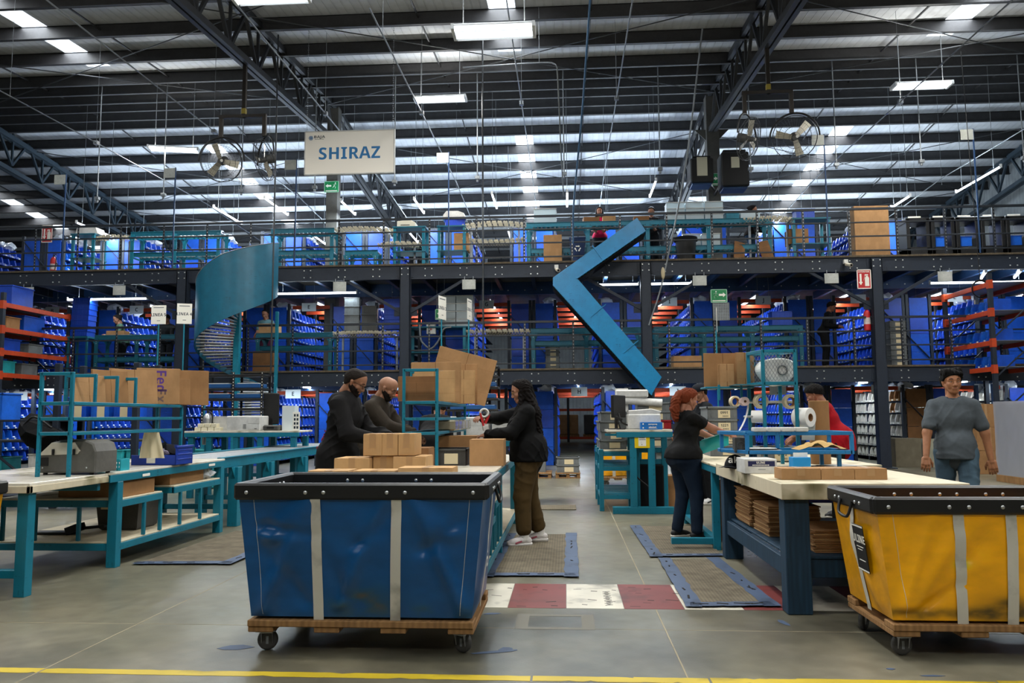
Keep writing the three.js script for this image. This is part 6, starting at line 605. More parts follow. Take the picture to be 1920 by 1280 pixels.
{ const t = thing('hanging_cable', 'grey cable hanging from the roof beside the bent chute', 'cable'); obj('lead', tube([[3.25, roofY(-18) + 0.1, -18], [2.95, 7.6, -18.6], [2.7, 6.0, -19.2], [2.35, 4.4, -19.6], [2.05, 3.5, -19.7]], 0.02, 6, 40), mm.galv, t); obj('plug', ball(0.05, 2.4, 4.75, -19.5, 1, 3, 1), M('#b7a98a', 0.7), t); const h = thing('hanging_cable', 'blue hose hanging from the roof right of the centre skylight', 'hose'); obj('lead', tube([[0.6, roofY(-16), -16], [0.45, 8.2, -17.5], [0.25, 6.5, -19.3], [0.22, 5.6, -19.8]], 0.022, 6, 40), M('#3f6285', 0.5), h);
  const l = thing('conduit_loop', 'thin bent conduit loop left of the blue hose', 'conduit'); obj('pipe', tube([[-2.2, 9.0, -17], [-0.5, 9.05, -17], [-0.15, 9.0, -17], [-0.1, 8.8, -17.1], [-0.05, 7.6, -18.5], [0.0, 6.9, -20.1]], 0.016, 6, 60), mm.galv, l); obj('hanger', cyl([-0.5, 9.05, -17], [-0.5, roofY(-17) + 0.34, -17], 0.006), mm.galv, l); }
// security cameras under the upper beam
[[-8.75, 'left of the spiral chute'], [0.4 - 0.6 - 0.0, 'left of the bent chute'], [6.9, 'left of the extinguisher sign']].forEach(([x, l]) => { const t = thing('security_camera', `small white security camera on the upper beam ${l}`, 'camera', [x, 4.98, -19.93]); obj('mount', b0(-0.05, 0.05, 0, 0.1, -0.03, 0.06), mm.white, t); obj('barrel', cyl([0.0, -0.02, 0.05], [0.05, -0.08, 0.25], 0.04, 0.045, 12), M('#c9c0ae', 0.5), t); obj('lens', cyl([0.05, -0.08, 0.25], [0.052, -0.083, 0.258], 0.03, 0.03, 12), mm.black, t); });
// ---------------------------------------------------------------- ground floor behind the tables
{ const t = thing('roller_conveyor', 'long teal roller conveyor running away behind the left tables', 'conveyor', [-4.45, 0, -9.1]), L = 5.6; for (const s of [-1, 1]) obj('side_channel', [b0(s * 0.44 - 0.012, s * 0.44 + 0.012, 0.7, 0.83, -L, 0), b0(s * 0.44 - 0.03, s * 0.44 + 0.03, 0.815, 0.83, -L, 0)], mm.teal, t); const q = []; for (let z = 0.05; z < L; z += 0.1) q.push(cyl([-0.43, 0.79, -z], [0.43, 0.79, -z], 0.026, 0.026, 8)); obj('rollers', q, mm.galv, t); for (const z of [0.4, 1.5, 2.9, 4.2, 5.4]) { for (const s of [-1, 1]) { obj('leg', b0(s * 0.46 - 0.06, s * 0.46 + 0.06, 0, 0.7, -z - 0.06, -z + 0.06), mm.teal, t); obj('leg_bracket', prism([[-0.16, 0.7], [0.16, 0.7], [0.05, 0.55], [-0.05, 0.55]], 0.012).rotateY(Math.PI / 2).translate(s * 0.475, 0, -z), mm.teal, t); } obj('cross_tie', b0(-0.44, 0.44, 0.2, 0.26, -z - 0.03, -z + 0.03), mm.teal, t); } obj('bed', b0(-0.43, 0.43, 0.7, 0.71, -L, 0), mm.teal2, t); }
{ const t = thing('work_bench', 'white-topped teal bench carrying the black wire shelf at left', 'table', [0, 0, -13]); obj('top', b0(-6.2, -4.3, 1.05, 1.08, -0.4, 0.3), mm.top, t); obj('apron', b0(-6.2, -4.3, 0.98, 1.05, 0.26, 0.3), mm.teal, t); for (const x of [-6.1, -5.8, -5.35, -4.95, -4.4]) for (const z of [-0.35, 0.24]) obj('leg', legBox(x, z, x === -6.1 || x === -4.4 ? 0 : 0.0, 0.98, 0.085), mm.teal, t); obj('stretcher', b0(-6.1, -4.4, 0.3, 0.36, -0.36, -0.32), mm.teal, t); }
{ const t = thing('wire_shelf', 'black perforated shelf unit with blue trays on the bench at left', 'shelf', [0, 1.08, -13.2]); const hole = []; for (const x of [-6.05, -5.53, -5.04]) for (const z of [-0.15, 0.2]) { obj('post', b0(x - 0.022, x + 0.022, 0, 0.97, z - 0.004, z + 0.004), mm.blackpl, t); if (z > 0) for (let y = 0.04; y < 0.95; y += 0.05) hole.push(b0(x - 0.006, x + 0.006, y, y + 0.02, z + 0.004, z + 0.0055, 0)); } obj('post_holes', hole, mm.paper, t, 'stuff'); for (const y of [0.37, 0.53, 0.7, 0.93]) obj('shelf', b0(-6.06, -5.03, y - 0.035, y, -0.16, 0.21), mm.blackpl, t); }
for (const [x, y, l] of [[-5.8, 1.79, 'upper left'], [-5.3, 1.79, 'upper right'], [-5.8, 1.62, 'lower left'], [-5.3, 1.62, 'lower right']]) { const t = thing('blue_tray', `shallow blue tray on the black shelf at left, ${l}`, 'tray', [x, y - 0.005, -13.18], 0, 'blue trays on the black shelf at left'); obj('body', b0(-0.22, 0.22, 0, 0.07, -0.15, 0.17, 0.008), M('#1b4f86', 0.4), t); obj('paper', b0(-0.18, 0.18, 0.07, 0.085, -0.1, 0.14), mm.paper, t); }
{ const t = thing('office_printer', 'white office printer on the bench at left', 'printer', [-5.23, 1.08, -12.92]); obj('body', b0(-0.28, 0.28, 0, 0.24, -0.18, 0.2, 0.012), mm.white, t); obj('drawer', b0(0.08, 0.275, 0.02, 0.1, 0.2, 0.206), mm.white, t); obj('drawer', b0(0.08, 0.275, 0.115, 0.22, 0.2, 0.206), mm.white, t); obj('vent', Array.from({ length: 6 }, (_, i) => b0(0.0, 0.05, 0.03 + i * 0.014, 0.036 + i * 0.014, 0.2, 0.203, 0)), mm.grey, t); obj('handle', b0(0.19, 0.23, 0.03, 0.04, 0.206, 0.21), mm.black, t); const p = thing('paper_packs', 'cream paper packs stacked on the bench left of the printer', 'paper', [-5.85, 1.08, -12.8]); for (let i = 0; i < 4; i++) obj('pack', b0(-0.2 + i * 0.11, -0.1 + i * 0.11, 0, 0.06, -0.06, 0.06, 0.006), M('#d8d0b4', 0.7), p); for (let i = 0; i < 3; i++) obj('pack', b0(-0.15 + i * 0.11, -0.05 + i * 0.11, 0.06, 0.12, -0.06, 0.06, 0.006), M('#d8d0b4', 0.7), p); carton('carton', 'pale grey carton behind the cream packs on the bench', 0.44, 0.24, 0.2, -5.83, 1.08, -13.15, 0, mm.white, false); }
{ const t = thing('monitor', 'black computer monitor seen from behind at the end of the left bench', 'monitor', [-4.93, 1.08, -13.15], 0.2); obj('panel', b0(-0.13, 0.13, 0.1, 0.62, -0.02, 0.02, 0.01), mm.black, t); obj('stand', [b0(-0.03, 0.03, 0, 0.2, -0.02, 0.02), b0(-0.12, 0.12, 0, 0.02, -0.1, 0.1)], mm.black, t); const s = thing('scale', 'dark grey scale in front of the black monitor', 'scale', [-4.78, 1.08, -12.85]); obj('body', b0(-0.13, 0.13, 0, 0.09, -0.12, 0.12, 0.02), mm.dgrey, s); obj('display', b0(-0.06, 0.06, 0.03, 0.07, 0.12, 0.124), mm.black, s); const w = thing('clear_bin', 'tall clear plastic bin at the right end of the left bench', 'bin', [-4.53, 1.08, -12.95]); obj('body', [b0(-0.1, 0.1, 0, 0.4, 0.1, 0.104), b0(-0.1, 0.1, 0, 0.4, -0.104, -0.1), b0(-0.104, -0.1, 0, 0.4, -0.1, 0.1), b0(0.1, 0.104, 0, 0.4, -0.1, 0.1)], M('#c9d2d4', 0.4), w); const k = thing('label_card', 'white card of stickers propped at the end of the left bench', 'card', [-4.35, 1.08, -12.72]); obj('sheet', b0(-0.06, 0.06, 0, 0.3, 0, 0.004), mm.paper, k); obj('stickers', Array.from({ length: 8 }, (_, i) => b0(-0.04 + (i % 2) * 0.045, -0.01 + (i % 2) * 0.045, 0.03 + Math.floor(i / 2) * 0.065, 0.07 + Math.floor(i / 2) * 0.065, 0.004, 0.0046, 0)), mm.ink, k); }
for (let i = 0; i < 5; i++) for (let j = 0; j < 4; j++) { const o = obj('teal_tote', [b0(-0.2, 0.2, 0, 0.17, -0.2, 0.2, 0.008), b0(-0.215, 0.215, 0.15, 0.17, -0.215, 0.215, 0.004)], mm.toteT); o.position.set(-8.4 + i * 0.44, 0.02 + j * 0.175, -14.6 - (i % 2) * 0.06); tag(o, `pale turquoise tote stacked on the floor behind the left bench, ${place[j]} of the ${['first', 'second', 'third', 'fourth', 'fifth'][i]} pile`, 'tote', 'turquoise totes behind the left bench'); }
{ const t = thing('dark_shelf_rack', 'dark steel rack with odds and ends behind the left table', 'rack', [-7.6, 0, -11.6]); for (const x of [-1.3, 0.15, 1.35]) for (const z of [-0.3, 0.3]) obj('upright', legBox(x, z, 0, 2.1, 0.08), mm.mezz, t); for (const y of [0.15, 0.5, 0.95, 1.25]) obj('shelf', b0(-1.3, 1.35, y, y + 0.03, -0.3, 0.3), mm.mezz, t); for (const x of [-1.3, 0.15]) obj('diagonal', bar([x + 0.05, 1.15, 0.31], [x + 1.2, 0.3, 0.31], 0.05, 0.02), mm.mezz, t);
  for (const [x, y, w, h, m, n, l] of [[-1.0, 1.28, 0.5, 0.4, mm.bin2, 'storage_tote', 'left blue tote'], [0.4, 1.28, 0.3, 0.33, mm.bin, 'storage_tote', 'right blue tote'], [0.75, 1.28, 0.3, 0.33, mm.bin2, 'storage_tote', 'second right blue tote'], [1.1, 1.28, 0.3, 0.33, mm.bin, 'storage_tote', 'third right blue tote'], [-0.95, 0.53, 0.5, 0.2, mm.toteT, 'storage_tote', 'turquoise tote'], [0.6, 0.18, 0.4, 0.26, mm.bin, 'storage_tote', 'low blue basket'], [-0.2, 0.53, 0.25, 0.25, mm.white, 'storage_tote', 'white pail']]) tote(n, `${l} on the dark rack behind the left table`, w, h, 0.45, -7.6 + x, y, -11.6, 0, m, l.includes('right') ? '' : undefined);
  const b = thing('black_bag', 'black bag slumped on the dark rack behind the left table', 'bag', [-7.7, 0.98, -11.4]); obj('sack', mv(crumple(0.36, 91), 0, 0.13, 0), mm.dark, b); obj('strap', tube([[-0.2, 0.2, 0.2], [0, 0.34, 0.24], [0.25, 0.18, 0.2]], 0.015), mm.black, b); }
// centre: black shelf unit, bench and white machines behind the woman in black
{ const t = thing('wire_shelf', 'black perforated shelf unit with blue trays behind the woman in black', 'shelf', [0, 0.95, -12.6]); for (const x of [-1.75, -1.22]) for (const z of [-0.18, 0.18]) { obj('post', b0(x - 0.02, x + 0.02, 0, 1.15, z - 0.004, z + 0.004), mm.blackpl, t); } const h = []; for (let y = 0.04; y < 1.12; y += 0.05) h.push(b0(-1.226, -1.214, y, y + 0.02, 0.184, 0.1855, 0)); obj('post_holes', h, mm.paper, t, 'stuff'); for (const y of [0.45, 0.62, 0.8, 0.97, 1.12]) obj('shelf', b0(-1.9, -1.05, y - 0.03, y, -0.2, 0.2), mm.blackpl, t); obj('bracket', [b0(-1.9, -1.86, 0, 1.12, -0.2, -0.16), b0(-1.09, -1.05, 0, 1.12, -0.2, -0.16)], mm.blackpl, t); }
for (const [y, c, l] of [[1.4, '#b8323e', 'with red cloth'], [1.575, '#1b4f86', 'second'], [1.755, '#1b4f86', 'third']]) { const t = thing('blue_tray', `shallow blue tray on the black shelf behind the woman in black, ${l}`, 'tray', [-1.45, y, -12.55], 0, 'blue trays behind the woman in black'); obj('body', b0(-0.35, 0.35, 0, 0.07, -0.15, 0.15, 0.008), M('#1b4f86', 0.4), t); obj('contents', mv(crumple(0.09, 33 + (y * 10 | 0)), 0.1, 0.08, 0), M(c, 0.7), t); }
{ const t = thing('work_bench', 'white-topped teal bench behind the centre divider shelf', 'table', [0, 0, -12.4]); obj('top', b0(-2.6, -0.65, 0.92, 0.95, -0.45, 0.3), mm.top, t); obj('apron', b0(-2.6, -0.65, 0.84, 0.92, 0.26, 0.3), mm.teal, t); for (const x of [-2.5, -1.6, -0.75]) for (const z of [-0.4, 0.24]) obj('leg', legBox(x, z, 0, 0.84, 0.08), mm.teal, t); for (const [x, w, h, l] of [[-1.95, 0.5, 0.34, 'left'], [-1.38, 0.42, 0.33, 'middle'], [-0.92, 0.4, 0.34, 'right']]) { const p = thing('desk_machine', `white boxy machine on the bench behind the centre shelf, ${l} one`, 'machine', [x, 0.95, -12.25], 0, 'white machines behind the centre shelf'); obj('body', b0(-w / 2, w / 2, 0, h, -0.18, 0.18, 0.012), mm.white, p); obj('panel_line', b0(-w / 2 + 0.02, w / 2 - 0.02, h * 0.6, h * 0.61, 0.18, 0.183), mm.grey, p); obj('foot', b0(-w / 2 + 0.03, w / 2 - 0.03, -0.0, 0.012, 0.17, 0.182), mm.dgrey, p); } }
// packing desk in the middle of the walkway
{ const t = thing('packing_desk', 'teal T-legged packing desk with yellow notice in the walkway', 'desk', [0, 0, -10.8]); obj('top', b0(0.53, 1.4, 1.07, 1.1, -0.5, 0.05, 0.004), mm.top, t); obj('apron', [b0(0.66, 1.4, 1.0, 1.07, 0.01, 0.05), bar([0.54, 1.035, -0.1], [0.66, 1.035, 0.03], 0.07, 0.03)], mm.teal, t); for (const x of [0.88, 1.12]) obj('leg', b0(x - 0.045, x + 0.045, 0.09, 1.0, -0.02, 0.03), mm.teal, t); obj('foot_bar', b0(0.6, 1.4, 0, 0.09, -0.05, 0.05), mm.teal, t); obj('rear_leg', [b0(0.84, 0.92, 0, 1.0, -0.45, -0.4), b0(1.3, 1.38, 0, 1.0, -0.45, -0.4)], mm.teal, t); for (const y of [0.62, 0.78]) obj('cross_rail', b0(0.88, 1.4, y, y + 0.07, -0.45, -0.41), mm.teal, t); const n = obj('notice', b0(0.9, 1.1, 0.86, 1.06, 0.032, 0.036), mm.yellow, t); obj('notice_card', b0(0.95, 1.05, 0.885, 1.01, 0.036, 0.038), mm.paper, n); obj('lettering', [...Array.from({ length: 6 }, (_, i) => b0(0.962 + i * 0.012, 0.97 + i * 0.012, 0.987, 0.999, 0.038, 0.0385, 0)), ...Array.from({ length: 7 }, (_, i) => b0(0.96 + i * 0.0125, 0.968 + i * 0.0125, 0.965, 0.977, 0.038, 0.0385, 0)), bar([0.985, 0.945, 0.038], [0.995, 0.92, 0.038], 0.014, 0.001, 0), b0(0.99, 1.0, 0.9, 0.91, 0.038, 0.0385, 0)], mm.ink, n); }
{ const p = thing('desk_machine', 'large white label machine on the packing desk', 'machine', [1.05, 1.1, -11.1]); obj('body', b0(-0.22, 0.22, 0, 0.21, -0.16, 0.18, 0.015), mm.white, p); obj('cover', mv(prism([[-0.2, 0.21], [0.2, 0.21], [0.22, 0.24], [0.1, 0.27], [-0.2, 0.25]], 0.3, 0.01), 0, 0, -0.15), mm.white, p); obj('cable', tube([[-0.2, 0.05, 0.1], [-0.3, 0.1, 0.14], [-0.34, 0.22, 0.1]], 0.012), mm.black, p); const b = thing('box', 'bright blue printed box on the packing desk', 'box', [1.13, 1.1, -10.86]); obj('body', b0(-0.145, 0.145, 0, 0.1, -0.06, 0.06), M('#1769b5', 0.4), b); obj('print', [...Array.from({ length: 7 }, (_, i) => b0(-0.04 + i * 0.017, -0.028 + i * 0.017, 0.062 + (i % 3) * 0.002, 0.078, 0.06, 0.0612, 0)), ...Array.from({ length: 6 }, (_, i) => b0(-0.035 + i * 0.017, -0.023 + i * 0.017, 0.024, 0.038 + (i % 2) * 0.003, 0.06, 0.0612, 0)), b0(-0.04, 0.075, 0.012, 0.015, 0.06, 0.0612, 0), ball(0.01, -0.11, 0.075, 0.061, 1, 1, 0.1), ball(0.01, -0.11, 0.025, 0.061, 1, 1, 0.1)], mm.paper, b); const h = thing('hand_scanner', 'black hand scanner in a stand on the packing desk', 'scanner', [0.73, 1.1, -10.95]); obj('stand', bar([0, 0, 0], [-0.04, 0.14, 0], 0.02), mm.black, h); obj('head', bx(0.1, 0.035, 0.04, -0.02, 0.15, 0, 0, 0, -0.4), mm.black, h); obj('base', b0(-0.06, 0.06, 0, 0.015, -0.05, 0.05), mm.black, h); const m = thing('monitor', 'black monitor seen edge-on behind the packing desk', 'monitor', [0.72, 1.1, -11.16], 1.15); obj('panel', b0(-0.24, 0.24, 0.16, 0.47, -0.02, 0.02, 0.008), mm.black, m); obj('stand', [b0(-0.03, 0.03, 0, 0.3, -0.05, -0.02), b0(-0.1, 0.1, 0, 0.015, -0.12, 0.06)], mm.black, m); const w = thing('white_stand', 'tall white plastic stand with a rolled bag behind the packing desk', 'stand', [0.86, 0.97, -12.0]); obj('panel', b0(-0.13, 0.06, 0, 0.72, -0.03, 0.03), mm.white, w); obj('arm', b0(-0.13, 0.35, 0.58, 0.7, -0.08, 0.1, 0.02), mm.white, w); obj('roll', cyl([0.0, 0.54, 0.05], [0.55, 0.5, 0.05], 0.05, 0.06, 14), mm.white, w); }
{ const t = thing('open_rack', 'teal open-frame rack with slatted shelves under the grey totes', 'rack'); const X0 = 0.47, X1 = 0.96, Z0 = -11.1, Z1 = -12.7; for (const x of [X0, X1]) for (const z of [Z0, (Z0 + Z1) / 2, Z1]) obj('post', legBox(x, z, 0, 0.83, 0.06), mm.teal, t); for (const y of [0.8, 0.6, 0.22]) { obj('rail', [b0(X0, X1, y - 0.06, y, Z0 - 0.02, Z0 + 0.02), b0(X0 - 0.02, X0 + 0.02, y - 0.06, y, Z1, Z0), b0(X1 - 0.02, X1 + 0.02, y - 0.06, y, Z1, Z0), b0(X0, X1, y - 0.06, y, Z1 - 0.02, Z1 + 0.02)], mm.teal, t); for (let i = 0; i < 8; i++) obj('slat', b0(X0, X1, y, y + 0.015, Z0 - 0.1 - i * 0.19, Z0 - 0.02 - i * 0.19), y === 0.8 ? mm.topwood : mm.teal, t); } }
for (let i = 0; i < 4; i++) for (let c = 0; c < 2; c++) if (!(c && i === 3 && 0)) tote('storage_tote', `grey ribbed tote on the teal open rack, ${place[i]} of the ${c ? 'rear' : 'front'} stack`, 0.4, 0.133, 0.6, 0.66 + 0.02 * (i % 2), 0.816 + i * 0.133, -11.75 - c * 0.65, 0, mm.tote, c ? undefined : '', 'grey totes on the open rack');
{ const t = thing('work_bench', 'grey-topped teal bench behind the packing desk', 'table', [0, 0, -12.2]); obj('top', b0(1.02, 1.75, 0.8, 0.83, -0.4, 0.3), mm.top, t); for (const x of [1.06, 1.7]) for (const z of [-0.36, 0.26]) obj('leg', legBox(x, z, 0, 0.8, 0.07), mm.teal, t); }
for (let i = 0; i < 5; i++) tote('storage_tote', `grey labelled tote behind the packing desk, ${place[i]} of the stack`, 0.5, 0.13, 0.5, 1.33 - 0.01 * i, 0.83 + i * 0.13, -12.2, 0, i === 2 ? M('#9c1620', 0.5) : mm.tote, '', 'grey totes behind the packing desk');
{ const t = thing('shelf_bin', 'dark bin and cables under the packing desk', 'bin', [1.12, 0, -11.35]); obj('body', b0(-0.2, 0.2, 0.02, 0.62, -0.2, 0.2, 0.02), mm.dark, t); obj('cable', tube([[-0.25, 0.9, 0.3], [-0.2, 0.5, 0.34], [0.0, 0.3, 0.3], [0.05, 0.05, 0.34]], 0.012, 6, 20), mm.black, t); const c = carton('carton', 'brown carton standing under the desk behind the woman in jeans', 0.3, 0.45, 0.3, 1.5, 0, -11.6, 0, mm.card2, false); }
for (const [x, l] of [[-0.62, 'left'], [0.02, 'middle']]) { const t = thing('pallet', `small wooden pallet at the mouth of aisle H, ${l} one`, 'pallet', [x, 0, -17.3]); const w = l === 'left' ? 0.3 : 0.26; for (const z of [-0.35, -0.12, 0.12, 0.35]) obj('top_board', b0(-w, w, 0.09, 0.11, z - 0.09, z + 0.09), mm.ply, t); for (const q of [-1, 0, 1]) obj('runner', b0(q * (w - 0.04) - 0.035, q * (w - 0.04) + 0.035, 0.02, 0.09, -0.42, 0.42), mm.ply, t); for (const z of [-0.36, 0.36]) obj('bottom_board', b0(-w, w, 0, 0.02, z - 0.06, z + 0.06), mm.ply, t); }
for (let i = 0; i < 2; i++) tote('storage_tote', `grey labelled tote on the small pallet in aisle H, ${i ? 'upper' : 'lower'} one`, 0.5, 0.16, 0.5, 0.02, 0.11 + i * 0.16, -17.2, 0, mm.tote, '', 'grey totes on the small pallet'); carton('carton', 'tall grey-brown carton on the left pallet at aisle H', 0.42, 0.42, 0.5, -0.66, 0.11, -17.4, 0, mm.tote, false);
// right background
carton('carton', 'olive carton standing on the floor right of the extinguisher column, left one', 0.62, 0.7, 0.5, 8.35, 0, -20.6, 0, M('#7a7362', 0.8, { map: tCard }), false); carton('carton', 'pale carton standing on the floor right of the extinguisher column, right one', 0.5, 0.68, 0.5, 9.05, 0, -20.6, 0, M('#a8a795', 0.8, { map: tCard }), false);
{ const t = thing('wrapped_pallet', 'grey stretch-wrapped pallet load at the right edge', 'pallet', [9.0, 0, -15.5]); const q = rng(3); obj('load', b0(-0.75, 0.75, 0.13, 1.5, -0.6, 0.6, 0.02), M('#8d8684', 0.75, { map: tCard }), t); const w = (s) => grid(24, 20, (u, v) => { const n = 0.02 * (fbm(u * 0.99, v * 0.99, 8, 4) - 0.5); return s ? [-0.765 + n, 0.1 + v * 1.42, (u - 0.5) * 1.22] : [(u - 0.5) * 1.53, 0.1 + v * 1.42, 0.615 + n]; }); obj('stretch_film', [w(0), w(1)], PM('#cfd2dc', 0.15, { transmission: 0.6, thickness: 0 }), t); obj('pallet_base', [b0(-0.78, 0.78, 0.1, 0.13, -0.62, 0.62), b0(-0.78, -0.6, 0, 0.1, -0.62, 0.62), b0(-0.1, 0.1, 0, 0.1, -0.62, 0.62), b0(0.6, 0.78, 0, 0.1, -0.62, 0.62)], mm.ply, t); obj('sticker', cyl([0.1, 1.2, 0.64], [0.1, 1.2, 0.645], 0.1, 0.1, 16), M('#c7c86a', 0.6), t); for (const [x, y, l] of [[-1.15, 0, 'lower'], [-1.12, 0.5, 'middle'], [-1.18, 1.0, 'upper']]) carton('carton', `brown carton stacked behind the man in grey, ${l} one`, 0.55, 0.5, 0.5, 10.2 + x, y, -18.2, 0, mm.card2, true); }
{ const t = thing('pallet_rack', 'dark steel rack holding cartons at the far right of the ground floor', 'rack', [11.6, 0, -20.3]); for (const x of [-1.4, 0.1, 1.6]) for (const z of [-0.4, 0.4]) obj('upright', legBox(x, z, 0, 2.0, 0.08), mm.mezzblue, t); for (const y of [0.8, 1.45]) obj('shelf', b0(-1.4, 1.6, y, y + 0.05, -0.4, 0.4), mm.mezz, t); for (const [x, m, l] of [[-1.0, mm.cardD, 'brown carton'], [-0.3, mm.card2, 'tan carton'], [0.7, mm.binD, 'blue carton']]) carton('carton', `${l} on the dark rack at the far right`, 0.5, 0.45, 0.5, 11.6 + x, 0.85, -20.3, 0, m, false); }
// ---------------------------------------------------------------- people: joints with radii, smooth-joined and meshed as one surface
function mesher(prims, cell, k = 0.02, warp = null, cutters = []) {     // prims: {a,b,ra,rb,flat:[axis,f]} ; naive surface nets
  let lo = V(1e9, 1e9, 1e9), hi = V(-1e9, -1e9, -1e9); for (const p of prims) { const r = Math.max(p.ra, p.rb) + 3 * cell + k; for (const q of [p.a, p.b]) { lo.min(V(q.x - r, q.y - r, q.z - r)); hi.max(V(q.x + r, q.y + r, q.z + r)); } }
  const n = [0, 1, 2].map((i) => Math.ceil((hi.getComponent(i) - lo.getComponent(i)) / cell) + 2), [nx, ny, nz] = n, F = new Float32Array(nx * ny * nz).fill(1), at = (i, j, l) => (l * ny + j) * nx + i;
  for (const p of prims) {
    const r = Math.max(p.ra, p.rb) + k + 2 * cell, ba = p.b.clone().sub(p.a), L2 = Math.max(1e-8, ba.lengthSq()), f = p.flat; const mn = [0, 1, 2].map((i) => Math.max(0, Math.floor((Math.min(p.a.getComponent(i), p.b.getComponent(i)) - r - lo.getComponent(i)) / cell))), mx = [0, 1, 2].map((i) => Math.min(n[i] - 1, Math.ceil((Math.max(p.a.getComponent(i), p.b.getComponent(i)) + r - lo.getComponent(i)) / cell)));
    for (let l = mn[2]; l <= mx[2]; l++) for (let j = mn[1]; j <= mx[1]; j++) for (let i = mn[0]; i <= mx[0]; i++) {
      const x = lo.x + i * cell - p.a.x, y = lo.y + j * cell - p.a.y, z = lo.z + l * cell - p.a.z; let t = (x * ba.x + y * ba.y + z * ba.z) / L2; t = t < 0 ? 0 : t > 1 ? 1 : t; let dx = x - t * ba.x, dy = y - t * ba.y, dz = z - t * ba.z; const rr = p.ra + (p.rb - p.ra) * t;
      if (f) { const c = dx * f[0].x + dy * f[0].y + dz * f[0].z, e = c * (f[1] - 1); dx += f[0].x * e; dy += f[0].y * e; dz += f[0].z * e; }
      const d = Math.sqrt(dx * dx + dy * dy + dz * dz) - rr, id = at(i, j, l), o = F[id];
      if (p.neg) { F[id] = Math.max(o, -d); continue; }
      const h = Math.max(0, 1 - Math.abs(o - d) / k); F[id] = Math.min(o, d) - h * h * k * 0.25;
    } }
  const P = V(0, 0, 0); if (warp || cutters.length) for (let l = 0; l < nz; l++) for (let j = 0; j < ny; j++) for (let i = 0; i < nx; i++) { const id = at(i, j, l); if (F[id] > 0.06 || F[id] < -0.06) continue; P.set(lo.x + i * cell, lo.y + j * cell, lo.z + l * cell); if (warp) F[id] += warp(P); for (const c of cutters) F[id] = Math.max(F[id], c(P)); }
  else if (0) {}
  const vid = new Int32Array(nx * ny * nz).fill(-1), pos = [], idx = []; const C = [[0, 0, 0], [1, 0, 0], [0, 1, 0], [1, 1, 0], [0, 0, 1], [1, 0, 1], [0, 1, 1], [1, 1, 1]], E = [[0, 1], [2, 3], [4, 5], [6, 7], [0, 2], [1, 3], [4, 6], [5, 7], [0, 4], [1, 5], [2, 6], [3, 7]];
  for (let l = 0; l < nz - 1; l++) for (let j = 0; j < ny - 1; j++) for (let i = 0; i < nx - 1; i++) { let m = 0; for (let c = 0; c < 8; c++) if (F[at(i + C[c][0], j + C[c][1], l + C[c][2])] < 0) m |= 1 << c; if (m === 0 || m === 255) continue; let sx = 0, sy = 0, sz = 0, q = 0; for (const [a, b] of E) { const ia = (m >> a) & 1, ib = (m >> b) & 1; if (ia === ib) continue; const fa = F[at(i + C[a][0], j + C[a][1], l + C[a][2])], fb = F[at(i + C[b][0], j + C[b][1], l + C[b][2])], t = fa / (fa - fb); sx += C[a][0] + (C[b][0] - C[a][0]) * t; sy += C[a][1] + (C[b][1] - C[a][1]) * t; sz += C[a][2] + (C[b][2] - C[a][2]) * t; q++; } vid[at(i, j, l)] = pos.length / 3; pos.push(lo.x + (i + sx / q) * cell, lo.y + (j + sy / q) * cell, lo.z + (l + sz / q) * cell); }
  const quad = (a, b, c, d, flip) => { if (a < 0 || b < 0 || c < 0 || d < 0) return; flip ? idx.push(a, c, b, a, d, c) : idx.push(a, b, c, a, c, d); };
  for (let l = 1; l < nz - 1; l++) for (let j = 1; j < ny - 1; j++) for (let i = 1; i < nx - 1; i++) { const s = F[at(i, j, l)] < 0; if (s !== F[at(i + 1, j, l)] < 0) quad(vid[at(i, j - 1, l - 1)], vid[at(i, j, l - 1)], vid[at(i, j, l)], vid[at(i, j - 1, l)], !s); if (s !== F[at(i, j + 1, l)] < 0) quad(vid[at(i - 1, j, l - 1)], vid[at(i - 1, j, l)], vid[at(i, j, l)], vid[at(i, j, l - 1)], !s); if (s !== F[at(i, j, l + 1)] < 0) quad(vid[at(i - 1, j - 1, l)], vid[at(i, j - 1, l)], vid[at(i, j, l)], vid[at(i - 1, j, l)], !s); }
  const g = new THREE.BufferGeometry(); g.setAttribute('position', new THREE.Float32BufferAttribute(pos, 3)); g.setIndex(idx); g.computeVertexNormals(); return fin(g);
}
const cap = (a, b, ra, rb = ra, flat) => ({ a: a.clone(), b: b.clone(), ra, rb, flat });
function ik(S, T, l1, l2, hint) { const d = T.clone().sub(S); let L = d.length(); const mx = (l1 + l2) * 0.995; if (L > mx) { d.multiplyScalar(mx / L); L = mx; T = S.clone().add(d); } d.normalize(); const a = (l1 * l1 - l2 * l2 + L * L) / (2 * L), h = Math.sqrt(Math.max(0, l1 * l1 - a * a)); const n = hint.clone().sub(d.clone().multiplyScalar(hint.dot(d))).normalize(); return [S.clone().add(d.multiplyScalar(a)).add(n.multiplyScalar(h)), T]; }
const wrinkle = (amp, fq = 1) => (p) => { const w = 1.6 * Math.sin(p.x * 9 + p.y * 5) + 1.3 * Math.sin(p.z * 11 - p.y * 7 + 1), r = (t) => (1 - Math.abs(Math.sin(t))) ** 2.5, m1 = 0.5 + 0.5 * Math.sin(p.x * 7 + p.z * 9 + p.y * 6 + 2), m2 = 0.5 + 0.5 * Math.sin(p.x * 8 - p.z * 6 - p.y * 8); return -amp * 1.7 * (r((p.y * 1.5 + p.x * 0.9 + p.z * 0.5) * 14 * fq + w) * m1 + r((p.y * 1.4 - p.x * 1.0 - p.z * 0.6) * 13 * fq - w * 1.2 + 1) * m2); };
